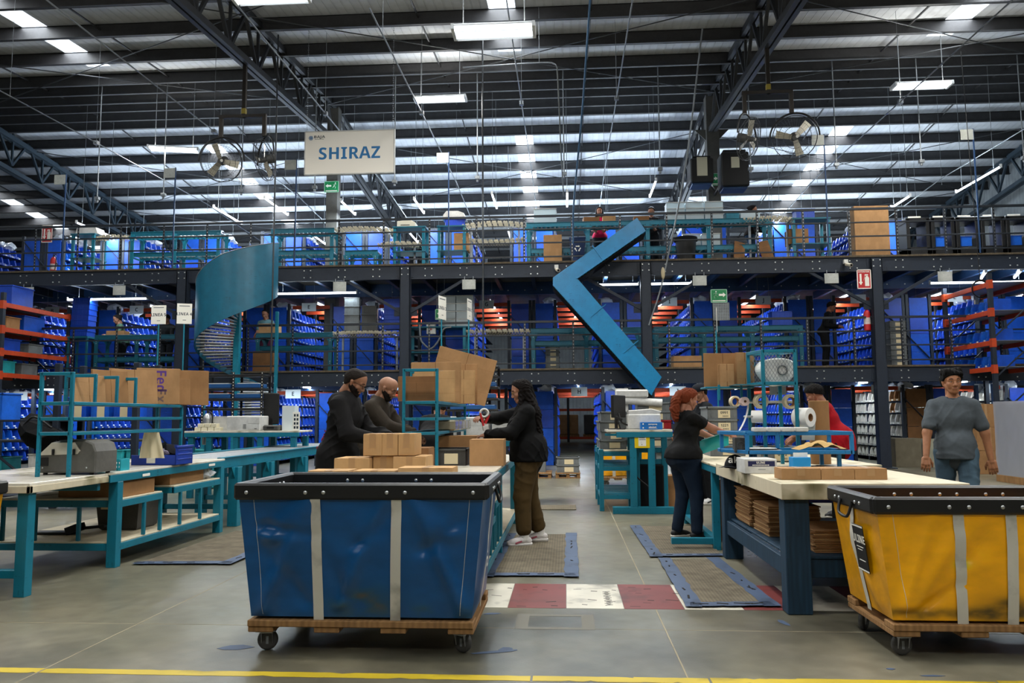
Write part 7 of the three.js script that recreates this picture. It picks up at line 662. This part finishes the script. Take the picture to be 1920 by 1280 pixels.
function person(o) {
  const t = thing('person', o.label, 'person', o.at, o.heading * D), s = o.h / 1.75, fat = o.fat ?? 1, det = o.far ? 0.016 : 0.011, fine = o.far ? 0.0075 : 0.0042, W = (o.wide ?? 1), hipK = o.hip ?? 1;
  const skin = M(o.skin ?? '#b27a5a', 0.55, { map: tMottle }), P = (x, y, z) => V(x * s, y * s, z * s);
  const lean = o.lean ?? 0, twist = (o.twist ?? 0) * D, sh = (x, y, z) => { const q = P(x, y, z), py = 0.95 * s; let y2 = q.y - py, z2 = q.z; const k = Math.max(0, Math.min(1, y2 / (0.25 * s))), a = lean * (0.4 + 0.6 * k); const yy = y2 * Math.cos(a) - z2 * Math.sin(a), zz = y2 * Math.sin(a) + z2 * Math.cos(a); return V(q.x * Math.cos(twist * k) + zz * Math.sin(twist * k), py + yy, zz * Math.cos(twist * k) - q.x * Math.sin(twist * k)); };
  const fwd = V(0, -Math.sin(lean), Math.cos(lean)).applyAxisAngle(V(0, 1, 0), twist), pel = P(0, 0.95, 0), wa = sh(0, 1.08, 0), ch = sh(0, 1.27, 0.005), nb = sh(0, 1.45, -0.005), J = {};
  const neckF = (o.neck ?? 0.03), hc = nb.clone().add(V(0, 0.142 * s * Math.cos(lean * 0.8 + neckF), 0.142 * s * Math.sin(lean * 0.8 + neckF)).applyAxisAngle(V(0, 1, 0), twist));
  const arms = [], legs = [];
  for (const q of [1, -1]) { const k = q > 0 ? 'L' : 'R', S = sh(q * 0.166 * W, 1.388, -0.008); const T = o['hand' + k] ? V(...o['hand' + k]) : S.clone().add(P(q * 0.06, -0.55, 0.04)); const hint = o['elbow' + k] ? V(...o['elbow' + k]) : V(q * 0.35, -0.6, -0.8); const [El, Wr] = ik(S, T, 0.285 * s, 0.25 * s, hint); arms.push({ q, S, E: El, W: Wr });
    const Hp = P(q * 0.09, 0.93, 0), A = o['foot' + k] ? V(...o['foot' + k]) : P(q * 0.1, 0.085, 0); const [Kn, An] = ik(Hp, A, 0.42 * s, 0.43 * s, V(q * 0.1, 0, 1)); legs.push({ q, H: Hp, K: Kn, A: An, turn: (o['toe' + k] ?? q * 8) * D }); }
  const fl = [fwd, 1.35], fl2 = [fwd, 1.45];
  const torso = (e) => [cap(pel, wa, (0.135 * fat + e) * s, (0.122 * fat + e) * s, fl), cap(wa, ch, (0.122 * fat + e) * s, (0.148 * W * (0.5 + fat / 2) + e) * s, fl2), cap(ch, nb.clone().lerp(ch, 0.4), (0.148 * W * (0.5 + fat / 2) + e) * s, (0.11 * W + e) * s, fl2), cap(arms[0].S.clone().lerp(arms[1].S, 0.22), arms[0].S.clone().lerp(arms[1].S, 0.78), (0.062 + e) * s, (0.062 + e) * s), ...(o.bust ? [1, -1].map((q) => cap(sh(q * 0.075, 1.26, 0.085), sh(q * 0.07, 1.24, 0.09), (0.06 + e) * s)) : []), ...(o.belly ? [cap(sh(0, 1.08, 0.05), sh(0, 1.0, 0.045), (o.belly + e) * s)] : [])];
  const armP = (a, e, tEnd = 2, e2 = e) => { const up = tEnd >= 1 ? a.E : a.S.clone().lerp(a.E, tEnd), r = [cap(a.S, up, (0.05 * fat ** 0.7 + e) * s, (tEnd >= 1 ? 0.04 * fat ** 0.6 + e : 0.047 * fat ** 0.6 + e2) * s), cap(nb.clone().lerp(a.S, 0.28), a.S, (0.04 + e * 0.6) * s, (0.046 + e * 0.8) * s)]; if (tEnd > 1) r.push(cap(a.E, a.E.clone().lerp(a.W, Math.min(1, tEnd - 1)), (0.041 * fat ** 0.5 + e) * s, (0.029 + e) * s)); return r; };
  const legP = (l, e, tEnd = 2, e2 = e) => [cap(l.H, l.K, (0.092 * fat * hipK + e) * s, (0.06 * fat ** 0.6 + e) * s), cap(l.K, l.K.clone().lerp(l.A, tEnd - 1), (0.058 * fat ** 0.6 + e) * s, (0.04 + e2) * s)];
  const hips = (e) => [cap(P(-0.055, 0.95, -0.01), P(0.055, 0.95, -0.01), (0.118 * fat * hipK + e) * s, (0.118 * fat * hipK + e) * s), cap(P(-0.075, 0.93, -0.05 * fat), P(0.075, 0.93, -0.05 * fat), (0.085 * fat * hipK + e) * s)];
  // skin: trunk, limbs, neck on one grid; head and hands on finer ones, joined into one geometry
  const geos = [mesher([...torso(-0.012), ...hips(-0.012), ...arms.flatMap((a) => armP(a, 0)), ...legs.flatMap((l) => legP(l, -0.008)), cap(nb.clone().lerp(ch, 0.1), hc.clone().lerp(nb, 0.35), 0.056 * s * fat ** 0.5, 0.05 * s * fat ** 0.5)], det * 1.15, 0.03)];
  // head, built in its own frame
  const hm = new THREE.Matrix4().makeRotationFromEuler(new THREE.Euler(((o.pitch ?? 0) + lean * 25 / (D * 180) * 0) * D, (o.yaw ?? 0) * D + twist, (o.roll ?? 0) * D, 'YXZ')).setPosition(hc.clone().add(V(0, 0.015 * s, 0.012 * s))), hs = s * (o.head ?? 1), X = (x, y, z) => V(x * hs, y * hs, z * hs);
  const el = (x, y, z, rx, ry, rz) => { const r = Math.max(rx, ry, rz) * hs; return null; };
  const sk = (e) => [cap(X(0, 0.042, -0.03), X(0, 0.05, 0.012), (0.082 + e) * hs, (0.076 + e) * hs), cap(X(0, 0.0, -0.04), X(0, 0.03, -0.045), (0.068 + e) * hs, (0.076 + e) * hs), cap(X(0, 0.03, 0.035), X(0, 0.06, 0.02), (0.06 + e) * hs, (0.062 + e) * hs)];
  const jaw = (e) => [cap(X(0, -0.01, 0.03), X(0, -0.07, 0.047), (0.06 + e) * hs, (0.038 + e) * hs), ...[1, -1].flatMap((q) => [cap(X(q * 0.046, -0.03, 0.0), X(q * 0.022, -0.082, 0.05), (0.026 + e) * hs, (0.022 + e) * hs), cap(X(q * 0.036, -0.018, 0.055), X(q * 0.03, -0.035, 0.055), (0.03 + e) * hs, (0.028 + e) * hs)]), cap(X(-0.008, -0.09, 0.064), X(0.008, -0.09, 0.064), (0.019 + e) * hs)];
  const headP = [...sk(0), ...jaw(0), cap(X(0, 0.012, 0.086), X(0, -0.026, 0.103), 0.009 * hs, 0.0135 * hs), ...[1, -1].flatMap((q) => [cap(X(q * 0.012, -0.03, 0.092), X(q * 0.012, -0.031, 0.093), 0.009 * hs), cap(X(q * 0.014, 0.027, 0.085), X(q * 0.046, 0.025, 0.07), 0.011 * hs), cap(X(q * 0.077, 0.012, -0.012), X(q * 0.075, -0.024, -0.006), 0.014 * hs, 0.009 * hs), { ...cap(X(q * 0.031, 0.008, 0.094), X(q * 0.034, 0.008, 0.093), 0.0125 * hs), neg: true }]), cap(X(-0.018, -0.056, 0.083), X(0.018, -0.056, 0.083), 0.0075 * hs), cap(X(-0.015, -0.065, 0.081), X(0.015, -0.065, 0.081), 0.008 * hs), cap(X(0, -0.03, -0.03), X(0, -0.12, -0.045), 0.055 * hs, 0.052 * hs)];
  geos.push(mesher(headP, fine, 0.012).applyMatrix4(hm));
  // hands
  for (const a of arms) { const dir = a.W.clone().sub(a.E).normalize(), pn = (o.palm ? V(...o.palm) : V(-a.q * 0.6, -0.5, -0.2)), nrm = pn.sub(dir.clone().multiplyScalar(pn.dot(dir))).normalize(), sd = dir.clone().cross(nrm).multiplyScalar(a.q); const at = (u, v, w) => a.W.clone().add(dir.clone().multiplyScalar(u * s)).add(sd.clone().multiplyScalar(v * s)).add(nrm.clone().multiplyScalar(w * s)); const curl = o['curl' + (a.q > 0 ? 'L' : 'R')] ?? 0.5, hp = [cap(at(-0.03, 0, 0), at(0.02, 0, 0), 0.028 * s, 0.026 * s), cap(at(0.025, -0.022, 0), at(0.08, -0.03, 0), 0.017 * s, 0.014 * s), cap(at(0.025, 0, 0), at(0.085, 0, 0), 0.018 * s, 0.014 * s), cap(at(0.025, 0.022, 0), at(0.08, 0.028, 0), 0.018 * s, 0.013 * s)];
    [[-0.033, 0.07, 0.9], [-0.011, 0.078, 1], [0.011, 0.074, 1], [0.031, 0.058, 1.1]].forEach(([v, L, c], i) => { let u = 0.082, w = 0, ang = curl * 0.7 * c, pu = u, pw = w; for (let k = 0; k < 3; k++) { const l = L * [0.44, 0.32, 0.24][k]; const nu = pu + Math.cos(ang) * l, nw = pw + Math.sin(ang) * l; hp.push(cap(at(pu, v, pw), at(nu, v * 1.05, nw), (0.0092 - 0.0008 * k) * s, (0.0086 - 0.001 * k) * s)); pu = nu; pw = nw; ang += curl * 0.9; } });
    hp.push(cap(at(0.02, -0.03, 0.005), at(0.055, -0.055, 0.022), 0.014 * s, 0.0105 * s), cap(at(0.055, -0.055, 0.022), at(0.085, -0.058, 0.038), 0.0105 * s, 0.0085 * s)); geos.push(mesher(hp, fine, 0.006)); }
  obj('body', geos, skin, t);
  // face details
  const face = (name, gs, m) => obj(name, gs.map((g) => g.applyMatrix4(hm)), m, t);
  face('eyes', [1, -1].map((q) => ball(0.0105 * hs, q * 0.031 * hs, 0.007 * hs, 0.0755 * hs, 1, 0.62, 1, 10)), M('#b9b0a6', 0.35)); face('irises', [1, -1].map((q) => ball(0.0055 * hs, q * 0.031 * hs, 0.0065 * hs, 0.083 * hs, 1, 1, 0.6, 8)), M('#241a14', 0.3)); const hairM = M(o.hairColor ?? '#0e0b0a', 0.78, { bumpMap: tGrainBump, bumpScale: 0.003 }); face('eyebrows', [1, -1].map((q) => tube([[q * 0.014 * hs, 0.031 * hs, 0.095 * hs], [q * 0.032 * hs, 0.036 * hs, 0.09 * hs], [q * 0.05 * hs, 0.029 * hs, 0.076 * hs]], 0.0042 * hs, 5, 8)), hairM); face('lips', [tube([[-0.02 * hs, -0.06 * hs, 0.084 * hs], [0, -0.058 * hs, 0.0915 * hs], [0.02 * hs, -0.06 * hs, 0.084 * hs]], 0.0048 * hs, 6, 10)], M(o.lip ?? '#8f4f45', 0.45));
  // hair
  const cutF = (n, c) => (p) => c * hs - n.dot(p); const nl = V(0, 0.62, -0.78).normalize();
  if (o.hair !== 'none') { const hp = [...sk(o.hair === 'buzz' ? 0.005 : 0.013)]; if (o.hair === 'fringe') hp.push(cap(X(-0.052, 0.105, 0.05), X(0.06, 0.082, 0.078), 0.036 * hs, 0.024 * hs), cap(X(-0.06, 0.105, 0.0), X(0.06, 0.115, 0.015), 0.04 * hs), cap(X(0.07, 0.07, 0.05), X(0.076, 0.045, 0.03), 0.018 * hs, 0.012 * hs), cap(X(-0.07, 0.08, 0.04), X(-0.077, 0.04, 0.015), 0.02 * hs, 0.012 * hs)); const g = mesher(hp, fine * 1.15, 0.012, (p) => (o.hair === 'buzz' ? 0.0008 : 0.004) * (Math.sin(p.x * 190 + 40 * p.y + 20 * p.z) * Math.sin(p.z * 80 + 30 * p.x) + 0.5 * Math.sin(p.x * 420 - p.z * 120)), [o.hair === 'fringe' || o.hair === 'short' ? cutF(V(0, 0.85, -0.53), 0.013) : cutF(nl, o.hair === 'long' || o.hair === 'tail' ? 0.0 : 0.016)]); const parts = [g]; const gm = parts.map((q) => q.applyMatrix4(hm)); obj('hair', gm, hairM, t);
    const down = (xs) => mesher(xs, o.far ? 0.012 : 0.007, 0.02, (p) => 0.004 * Math.sin(p.x * 130 + 9 * Math.sin(p.y * 22)) + 0.003 * Math.sin(p.z * 150 + 7 * Math.sin(p.y * 19)));
    const wp = (x, y, z) => X(x, y, z).applyMatrix4(hm), bk = (x, y, z) => sh(x, y, z);
    if (o.hair === 'long') obj('long_hair', down([cap(wp(-0.05, 0.04, -0.05), bk(-0.08, 1.38, -0.09), 0.055 * s, 0.055 * s), cap(wp(0.05, 0.04, -0.05), bk(0.08, 1.38, -0.09), 0.055 * s, 0.055 * s), cap(wp(0, 0.02, -0.07), bk(0, 1.36, -0.12), 0.06 * s, 0.06 * s), cap(bk(-0.08, 1.38, -0.1), bk(-0.07, 1.17, -0.13), 0.052 * s, 0.03 * s), cap(bk(0.08, 1.38, -0.1), bk(0.07, 1.17, -0.13), 0.052 * s, 0.03 * s), cap(bk(0, 1.36, -0.12), bk(0, 1.14, -0.15), 0.055 * s, 0.035 * s), cap(wp(0.066, 0.03, 0.0), bk(0.11, 1.33, 0.06), 0.028 * s, 0.028 * s), cap(bk(0.11, 1.33, 0.06), bk(0.1, 1.18, 0.1), 0.028 * s, 0.016 * s), cap(wp(-0.066, 0.03, 0.0), bk(-0.11, 1.33, 0.04), 0.026 * s, 0.026 * s)]), hairM, t);
    if (o.hair === 'tail') obj('ponytail', down([cap(wp(0, 0.05, -0.1), wp(0, 0.03, -0.13), 0.045 * s, 0.042 * s), cap(wp(0, 0.03, -0.13), wp(-0.02, -0.05, -0.16), 0.048 * s, 0.055 * s), cap(wp(-0.02, -0.05, -0.16), wp(-0.035, -0.15, -0.16), 0.056 * s, 0.05 * s), cap(wp(-0.035, -0.15, -0.16), wp(-0.05, -0.26, -0.13), 0.056 * s, 0.034 * s), cap(wp(0.0, -0.1, -0.15), wp(0.01, -0.22, -0.14), 0.04 * s, 0.03 * s), cap(wp(0.02, -0.05, -0.13), wp(0.03, -0.14, -0.12), 0.035 * s, 0.02 * s)]), hairM, t); if (o.hair === 'bun') obj('bun', down([cap(wp(0, 0.06, -0.11), wp(0, 0.05, -0.13), 0.04 * s, 0.038 * s)]), hairM, t); }
  if (o.beard) face('beard', [mesher(jaw(0.0065), fine, 0.012, (p) => 0.0012 * Math.sin(p.x * 400) * Math.sin(p.y * 390), [(p) => p.y + 0.028 * hs - 0.35 * Math.max(0, 0.045 * hs - p.z), (p) => (p.z > 0.07 * hs && p.y > -0.048 * hs ? 0.01 : -1)])], M('#1d1613', 0.8));
  if (o.glasses) face('glasses', [...[1, -1].flatMap((q) => { const f = fin(new THREE.TorusGeometry(0.02 * hs, 0.0017, 5, 20).toNonIndexed()); f.scale(1.15, 0.85, 1); f.translate(q * 0.031 * hs, 0.006 * hs, 0.1 * hs); return [f, cyl([q * 0.054 * hs, 0.012 * hs, 0.1 * hs], [q * 0.083 * hs, 0.014 * hs, -0.01 * hs], 0.0018, 0.0018, 5)]; }), cyl([-0.01 * hs, 0.01 * hs, 0.104 * hs], [0.01 * hs, 0.01 * hs, 0.104 * hs], 0.0016, 0.0016, 5)], o.glasses === 'gold' ? M('#8d7a4f', 0.3, { metalness: 0.7 }) : mm.black);
  if (o.cap) face('cap', [mesher([...sk(0.02)], fine * 1.3, 0.012, null, [(p) => 0.036 * hs - p.y]), mesher([cap(X(-0.04, 0.045, 0.09), X(0.04, 0.045, 0.09), 0.03 * hs, 0.03 * hs, [V(0, 1, 0), 5]), cap(X(0, 0.045, 0.1), X(0, 0.04, 0.14), 0.045 * hs, 0.04 * hs, [V(0, 1, 0), 7])], fine * 1.2, 0.01)], M('#15181f', 0.8));
  // clothes
  const top = M(o.top, 0.85, { map: tMottle, bumpMap: tWeave, bumpScale: 0.0005 }), e = o.loose ?? 0.016, sl = o.sleeve ?? 2; const hem = o.hem ?? 0.9;
  const hw = (0.055 + 0.118 * fat * hipK + (o.baggy ?? 0.012) + 0.014) * (o.hemK ?? 1), hemP = o.tight ? hips((o.baggy ?? 0.012) + 0.012) : [cap(P(0, hem - 0.05, -0.012 * hipK), P(0, hem + 0.07, -0.012 * hipK), hw * s, (hw - 0.004) * s, [V(0, 0, 1), hw / (0.128 * fat * hipK + 0.058 * (hipK - 0.4) + 0.022)]), cap(P(0, hem + 0.07, -0.01), wa, (hw - 0.01) * s, (0.124 * fat + e) * s, fl)];
  const collar = nb.clone().add(V(0, 0.02 * s, 0)), nd = hc.clone().sub(nb).normalize();
  J.shirt = obj(o.topName ?? 'shirt', mesher([...torso(e), ...hemP, ...arms.flatMap((a) => armP(a, sl > 1 ? e * 0.7 + 0.002 : e * 0.4 + 0.002, sl, e * 0.4 + 0.012)), ...(o.hood ? [cap(sh(-0.09, 1.44, -0.07), sh(0.09, 1.44, -0.07), 0.05 * s), cap(sh(-0.07, 1.41, -0.1), sh(0.07, 1.41, -0.1), 0.05 * s), cap(sh(-0.095, 1.45, -0.02), sh(-0.07, 1.42, 0.06), 0.035 * s), cap(sh(0.095, 1.45, -0.02), sh(0.07, 1.42, 0.06), 0.035 * s)] : []), ...(o.collar ? [cap(sh(-0.05, 1.47, 0.02), sh(-0.06, 1.47, -0.05), 0.028 * s), cap(sh(0.05, 1.47, 0.02), sh(0.06, 1.47, -0.05), 0.028 * s), cap(sh(-0.05, 1.48, -0.06), sh(0.05, 1.48, -0.06), 0.028 * s)] : [])], det * 0.95, 0.03, wrinkle(o.wr ?? 0.005), [(p) => (hem - 0.06) * s - p.y, (p) => p.clone().sub(collar).dot(nd) - (o.hood ? 0.06 : o.collar ? 0.05 : 0.012) * s, (p) => (o.hood ? -1 : 0.066 * s - Math.hypot(p.x - collar.x, p.z - collar.z - 0.008 * s) - Math.max(0, collar.y - 0.03 * s - p.y) * 2)]), top, t);
  if (!o.hood && !o.collar) { const r = []; for (let i = 0; i < 20; i++) { const a = i / 20 * Math.PI * 2; r.push(V(Math.cos(a) * 0.067 * s, 0.012 * s * Math.cos(a) * 0 - 0.012 * s * Math.sin(a), Math.sin(a) * 0.062 * s + 0.006 * s).applyAxisAngle(V(1, 0, 0), lean * 0.8).add(nb).add(V(0, 0.012 * s, 0))); } obj('neckband', tube(r, 0.011 * s, 6, 40, true), top, t); }
  const pant = M(o.pants, 0.85, { map: tDirt, bumpMap: tWeave, bumpScale: 0.0006 }), pe = o.baggy ?? 0.012; obj('trousers', mesher([...hips(pe), cap(P(0, 0.95, 0), P(0, 1.02, 0), (0.128 * fat + pe * 0.6) * s, (0.122 * fat + pe * 0.5) * s, fl), ...legs.flatMap((l) => legP(l, pe, o.cuff ?? 1.93, pe + 0.012))], det, 0.025, wrinkle(0.0045, 0.7), [(p) => p.y - 1.03 * s]), pant, t);
  const shoeM = M(o.shoe ?? '#18191b', 0.6), soleM = M(o.sole ?? '#d8d4cb', 0.7); if (o.sock) obj('socks', legs.map((l) => cyl(l.A.clone().add(V(0, -0.02, 0)), l.A.clone().add(V(0, 0.14 * s, 0)), 0.05 * s, 0.052 * s, 12)), M(o.sock, 0.9), t);
  for (const l of legs) { const f = V(Math.sin(l.turn), 0, Math.cos(l.turn)), g = (u, y) => V(l.A.x, l.A.y - 0.085 * s, l.A.z).add(f.clone().multiplyScalar(u * s)).add(V(0, y * s, 0)); const sp = [cap(g(-0.045, 0.055), g(0.02, 0.075), 0.038 * s, 0.042 * s), cap(g(0.02, 0.06), g(0.13, 0.045), 0.044 * s, 0.032 * s), cap(g(0.1, 0.042), g(0.165, 0.036), 0.036 * s, 0.026 * s)]; const sh1 = obj('shoe', mesher(sp, o.far ? 0.012 : 0.006, 0.015, null, [(p) => l.A.y - 0.058 * s - p.y]), shoeM, t); obj('sole', mesher([cap(g(-0.05, 0.03), g(0.04, 0.03), 0.04 * s, 0.036 * s), cap(g(0.04, 0.03), g(0.15, 0.03), 0.036 * s, 0.036 * s)], o.far ? 0.012 : 0.006, 0.015, null, [(p) => l.A.y - 0.085 * s - p.y, (p) => p.y - (l.A.y - 0.05 * s)]), soleM, sh1); if (o.accent) obj('stripe', [mv(bx(0.003, 0.018, 0.09, 0, 0, 0, 0, 0.3), ...g(0.06, 0.05).add(V(0.042 * s * Math.cos(l.turn), 0, -0.042 * s * Math.sin(l.turn))).toArray(), l.turn), mv(bx(0.003, 0.018, 0.09, 0, 0, 0, 0, 0.3), ...g(0.06, 0.05).add(V(-0.042 * s * Math.cos(l.turn), 0, 0.042 * s * Math.sin(l.turn))).toArray(), l.turn)], M(o.accent, 0.6), sh1); }
  t.userData.joints = undefined; delete t.userData.joints; J.sh = sh; J.s = s; J.t = t; return J;
}
const hoodie = person({ label: 'bearded person in a black hooded sweatshirt and glasses packing at the centre table', at: [-2.13, 0, -7.45], heading: 84, h: 1.77, fat: 1.14, wide: 1.08, lean: 0.16, neck: 0.3, pitch: 30, yaw: 3, hair: 'buzz', hairColor: '#1c1612', beard: true, glasses: 'black', top: '#1b1a1b', topName: 'hooded_sweatshirt', hood: true, loose: 0.036, hem: 0.84, wr: 0.009, pants: '#20242c', skin: '#a8765a', handL: [0.14, 1.1, 0.42], handR: [-0.15, 1.08, 0.4], elbowL: [0.7, -0.8, -0.5], elbowR: [-0.7, -0.9, -0.4], palm: [0, -0.9, 0.1] });
{ const t = hoodie.t, rm = M('#a32a30', 0.7), wm2 = M('#d8d8d6', 0.7), q = rng(8); const pp = hoodie.shirt.geometry.attributes.position, backAt = (x, y) => { let b = 0; for (let i = 0; i < pp.count; i += 2) if (Math.abs(pp.getX(i) - x) < 0.02 && Math.abs(pp.getY(i) - y) < 0.02) b = Math.min(b, pp.getZ(i)); return b; }; obj('back_print', Array.from({ length: 26 }, () => { const x = -0.13 + 0.2 * q(), y = 0.98 + 0.24 * q(); return bx(0.02 + 0.03 * q(), 0.01, 0.003, x, y, backAt(x, y) + 0.004, 0, 0, 0.8 * q()); }), rm, t);  }
person({ label: 'bald bearded person in an olive jacket reaching across the centre table', at: [-2.18, 0, -8.7], heading: 80, h: 1.78, fat: 1.1, wide: 1.05, lean: 0.3, neck: 0.35, pitch: 30, hair: 'none', beard: true, top: '#3b342c', topName: 'jacket', collar: true, loose: 0.03, hem: 0.86, wr: 0.008, pants: '#23262c', skin: '#a9785c', handL: [0.12, 1.08, 0.52], handR: [-0.12, 1.12, 0.56], elbowL: [0.6, -0.9, -0.4], elbowR: [-0.6, -0.9, -0.4], palm: [0, -0.9, 0.2] });
person({ label: 'long-haired person in black jacket and khaki trousers taping a carton', at: [-0.4, 0, -8.2], heading: -80, h: 1.67, fat: 1.08, hip: 1.05, bust: true, lean: 0.06, neck: 0.12, pitch: 14, hair: 'long', hairColor: '#0f0a09', glasses: 'gold', top: '#121213', topName: 'jacket', collar: true, loose: 0.034, hem: 0.93, wr: 0.008, pants: '#4f3f24', baggy: 0.03, cuff: 1.78, skin: '#b98368', sock: '#d9d5ce', shoe: '#cfc9c6', sole: '#e2dedb', accent: '#9a4a55', handL: [0.1, 1.1, 0.4], handR: [-0.06, 1.27, 0.44], elbowL: [0.7, -0.7, -0.5], elbowR: [-0.7, -0.1, -0.2], footL: [0.1, 0.082, 0.05], footR: [-0.11, 0.082, -0.14], toeL: 8, toeR: -4, palm: [-0.2, -0.9, 0] });
{ const t = thing('tape_gun', 'red and white tape dispenser held over the carton by the person in khaki trousers', 'dispenser', [-0.845, 1.17, -8.06], 0.2); obj('frame', bx(0.02, 0.17, 0.05, 0, 0.07, 0, 0, 0, 0.25), mm.red, t); obj('tape_roll', mv(lathe([[0.028, -0.024], [0.05, -0.024], [0.05, 0.024], [0.028, 0.024], [0.028, -0.024]], 20).rotateX(Math.PI / 2), 0.02, 0.15, 0), mm.white, t); obj('applicator', bx(0.06, 0.05, 0.06, 0.035, 0.0, 0, 0, 0, 0.2), mm.white, t); obj('handle', bx(0.025, 0.1, 0.03, 0.05, 0.09, 0, 0, 0, -0.4), mm.red, t); }
const jw = person({ label: 'person with auburn ponytail in a black T-shirt and dark jeans at the teal table', at: [1.24, 0, -8.6], heading: 112, h: 1.58, fat: 1.22, hip: 1.12, belly: 0.075, hemK: 0.82, wide: 1.0, lean: 0.08, neck: 0.1, pitch: 14, yaw: -6, tight: true, hair: 'tail', hairColor: '#6a2f18', top: '#161617', sleeve: 0.4, loose: 0.018, hem: 0.985, pants: '#1c2a3e', baggy: 0.012, skin: '#bd8166', shoe: '#17181a', sole: '#d9d5cb', handL: [0.1, 1.02, 0.46], handR: [-0.12, 1.07, 0.5], elbowL: [0.6, -0.9, -0.3], elbowR: [-0.6, -1, -0.2], footL: [0.11, 0.08, -0.05], footR: [-0.1, 0.08, 0.06] });
{ const t = thing('mailer_bag', 'turquoise poly mailer held by the person in jeans', 'bag', [1.56, 0.99, -8.66], -0.1); const m = M('#1aa7ab', 0.35, { side: THREE.DoubleSide }); const g = (dz) => grid(14, 10, (u, v) => [(u - 0.5) * 0.3, (v - 0.5) * 0.14 + 0.1 * (u - 0.5), dz * Math.sin(Math.PI * u) * Math.sin(Math.PI * v) + 0.006 * Math.sin(9 * u + 4 * v)]); obj('front', g(0.02), m, t); obj('back', g(-0.02), m, t); obj('flap', bx(0.28, 0.004, 0.03, 0, 0.075, 0, 0, 0, 0.32), m, t); }
person({ label: 'person in a dark cap mostly hidden behind the person in jeans', at: [2.05, 0, -12], heading: -70, h: 1.76, lean: 0.12, pitch: 18, hair: 'buzz', cap: true, top: '#1d2025', sleeve: 2, pants: '#202226', shoe: '#d7d7d5', accent: '#17181a', skin: '#b07c60', handL: [0.12, 1.05, 0.42], handR: [-0.12, 1.02, 0.42] });
person({ label: 'dark-haired person in a red polo shirt bending behind the kraft paper roll', at: [3.42, 0, -10.4], heading: -115, h: 1.74, fat: 1.05, lean: 0.35, neck: 0.4, pitch: 25, hair: 'short', top: '#b01420', topName: 'polo_shirt', sleeve: 0.7, loose: 0.022, pants: '#23252a', skin: '#a9745a', handL: [0.14, 0.95, 0.58], handR: [-0.14, 0.95, 0.58] });
person({ label: 'person in a grey T-shirt and jeans walking at the right', at: [3.72, 0, -8.0], heading: -22, h: 1.72, fat: 1.0, wide: 1.04, hemK: 0.94, lean: 0.0, neck: 0.05, pitch: -2, yaw: 14, hair: 'fringe', hairColor: '#0a0807', top: '#596066', sleeve: 0.72, loose: 0.018, hem: 0.93, wr: 0.0055, pants: '#4f6678', skin: '#ad7450', lip: '#96584a', handR: [-0.27, 0.82, 0.2], handL: [0.31, 0.76, 0.02], elbowR: [-0.9, -0.2, -0.7], elbowL: [0.9, -0.1, -0.6], footL: [0.1, 0.085, 0.18], footR: [-0.1, 0.095, -0.2], palm: [0, -0.1, -1] });
person({ label: 'person in black bending over behind the centre divider shelf', at: [-1.85, 0, -10.75], heading: 170, h: 1.68, fat: 1.12, lean: 0.75, neck: 0.3, pitch: 40, hair: 'short', top: '#141415', topName: 'sweatshirt', loose: 0.034, pants: '#1d1f24' });
const FAR = { far: true, tight: true, hem: 0.97, lean: 0.08, pitch: 22, neck: 0.15, pants: '#22252b', handL: [0.14, 1.08, 0.36], handR: [-0.14, 1.08, 0.36] };
person({ ...FAR, label: 'person in a green top with tied hair on the lower deck at left', at: [-12.45, LV[1], -21.7], heading: -50, h: 1.76, lean: 0.25, hair: 'bun', hairColor: '#150f0d', top: '#4c6a58', skin: '#9c6a50', handL: [0.15, 1.12, 0.45] });
person({ ...FAR, label: 'person in black half hidden by the LINEA 4 sign on the lower deck', at: [-11.2, LV[1], -21.75], heading: 0, h: 1.74, hair: 'short', top: '#1a1a1c', skin: '#9c6a50' });
person({ ...FAR, label: 'person in a pink top looking aside right of the spiral chute', at: [-9.25, LV[1], -21.8], heading: -60, h: 1.6, hair: 'bun', top: '#a85a70', sleeve: 0.6, skin: '#9a664c' });
person({ ...FAR, label: 'person in a grey-green T-shirt behind a carton on the lower deck', at: [-8.35, LV[1], -21.75], heading: -5, h: 1.84, hair: 'buzz', cap: false, top: '#5f8288', sleeve: 0.6, skin: '#9c6a50', pants: '#4a1f33' });
person({ ...FAR, label: 'dark-clothed person stooping on the lower deck left of the extinguisher column', at: [6.75, LV[1], -21.3], heading: 60, h: 1.78, lean: 0.3, hair: 'short', top: '#111214', pants: '#131417', skin: '#8a5c46' });
person({ ...FAR, label: 'person in a bright pink top smiling on the upper deck', at: [0.98, LV[2], -21.7], heading: -3, h: 1.82, pitch: 6, hair: 'long', hairColor: '#161010', top: '#c81f4a', sleeve: 0.6, skin: '#a9745a' });
person({ ...FAR, label: 'person bending over cartons on the upper deck above the bent chute', at: [2.4, LV[2], -21.7], heading: -10, h: 1.78, lean: 0.2, pitch: 28, hair: 'bun', hairColor: '#161010', top: '#2a2729', skin: '#a9745a' });
person({ ...FAR, label: 'person in a dark sweater with tied hair facing right on the upper deck', at: [5.05, LV[2], -21.75], heading: 85, h: 1.8, lean: 0.1, pitch: 5, hair: 'bun', hairColor: '#161010', top: '#2a2220', pants: '#243a52', skin: '#a9745a' });
renderer.render(scene, camera);
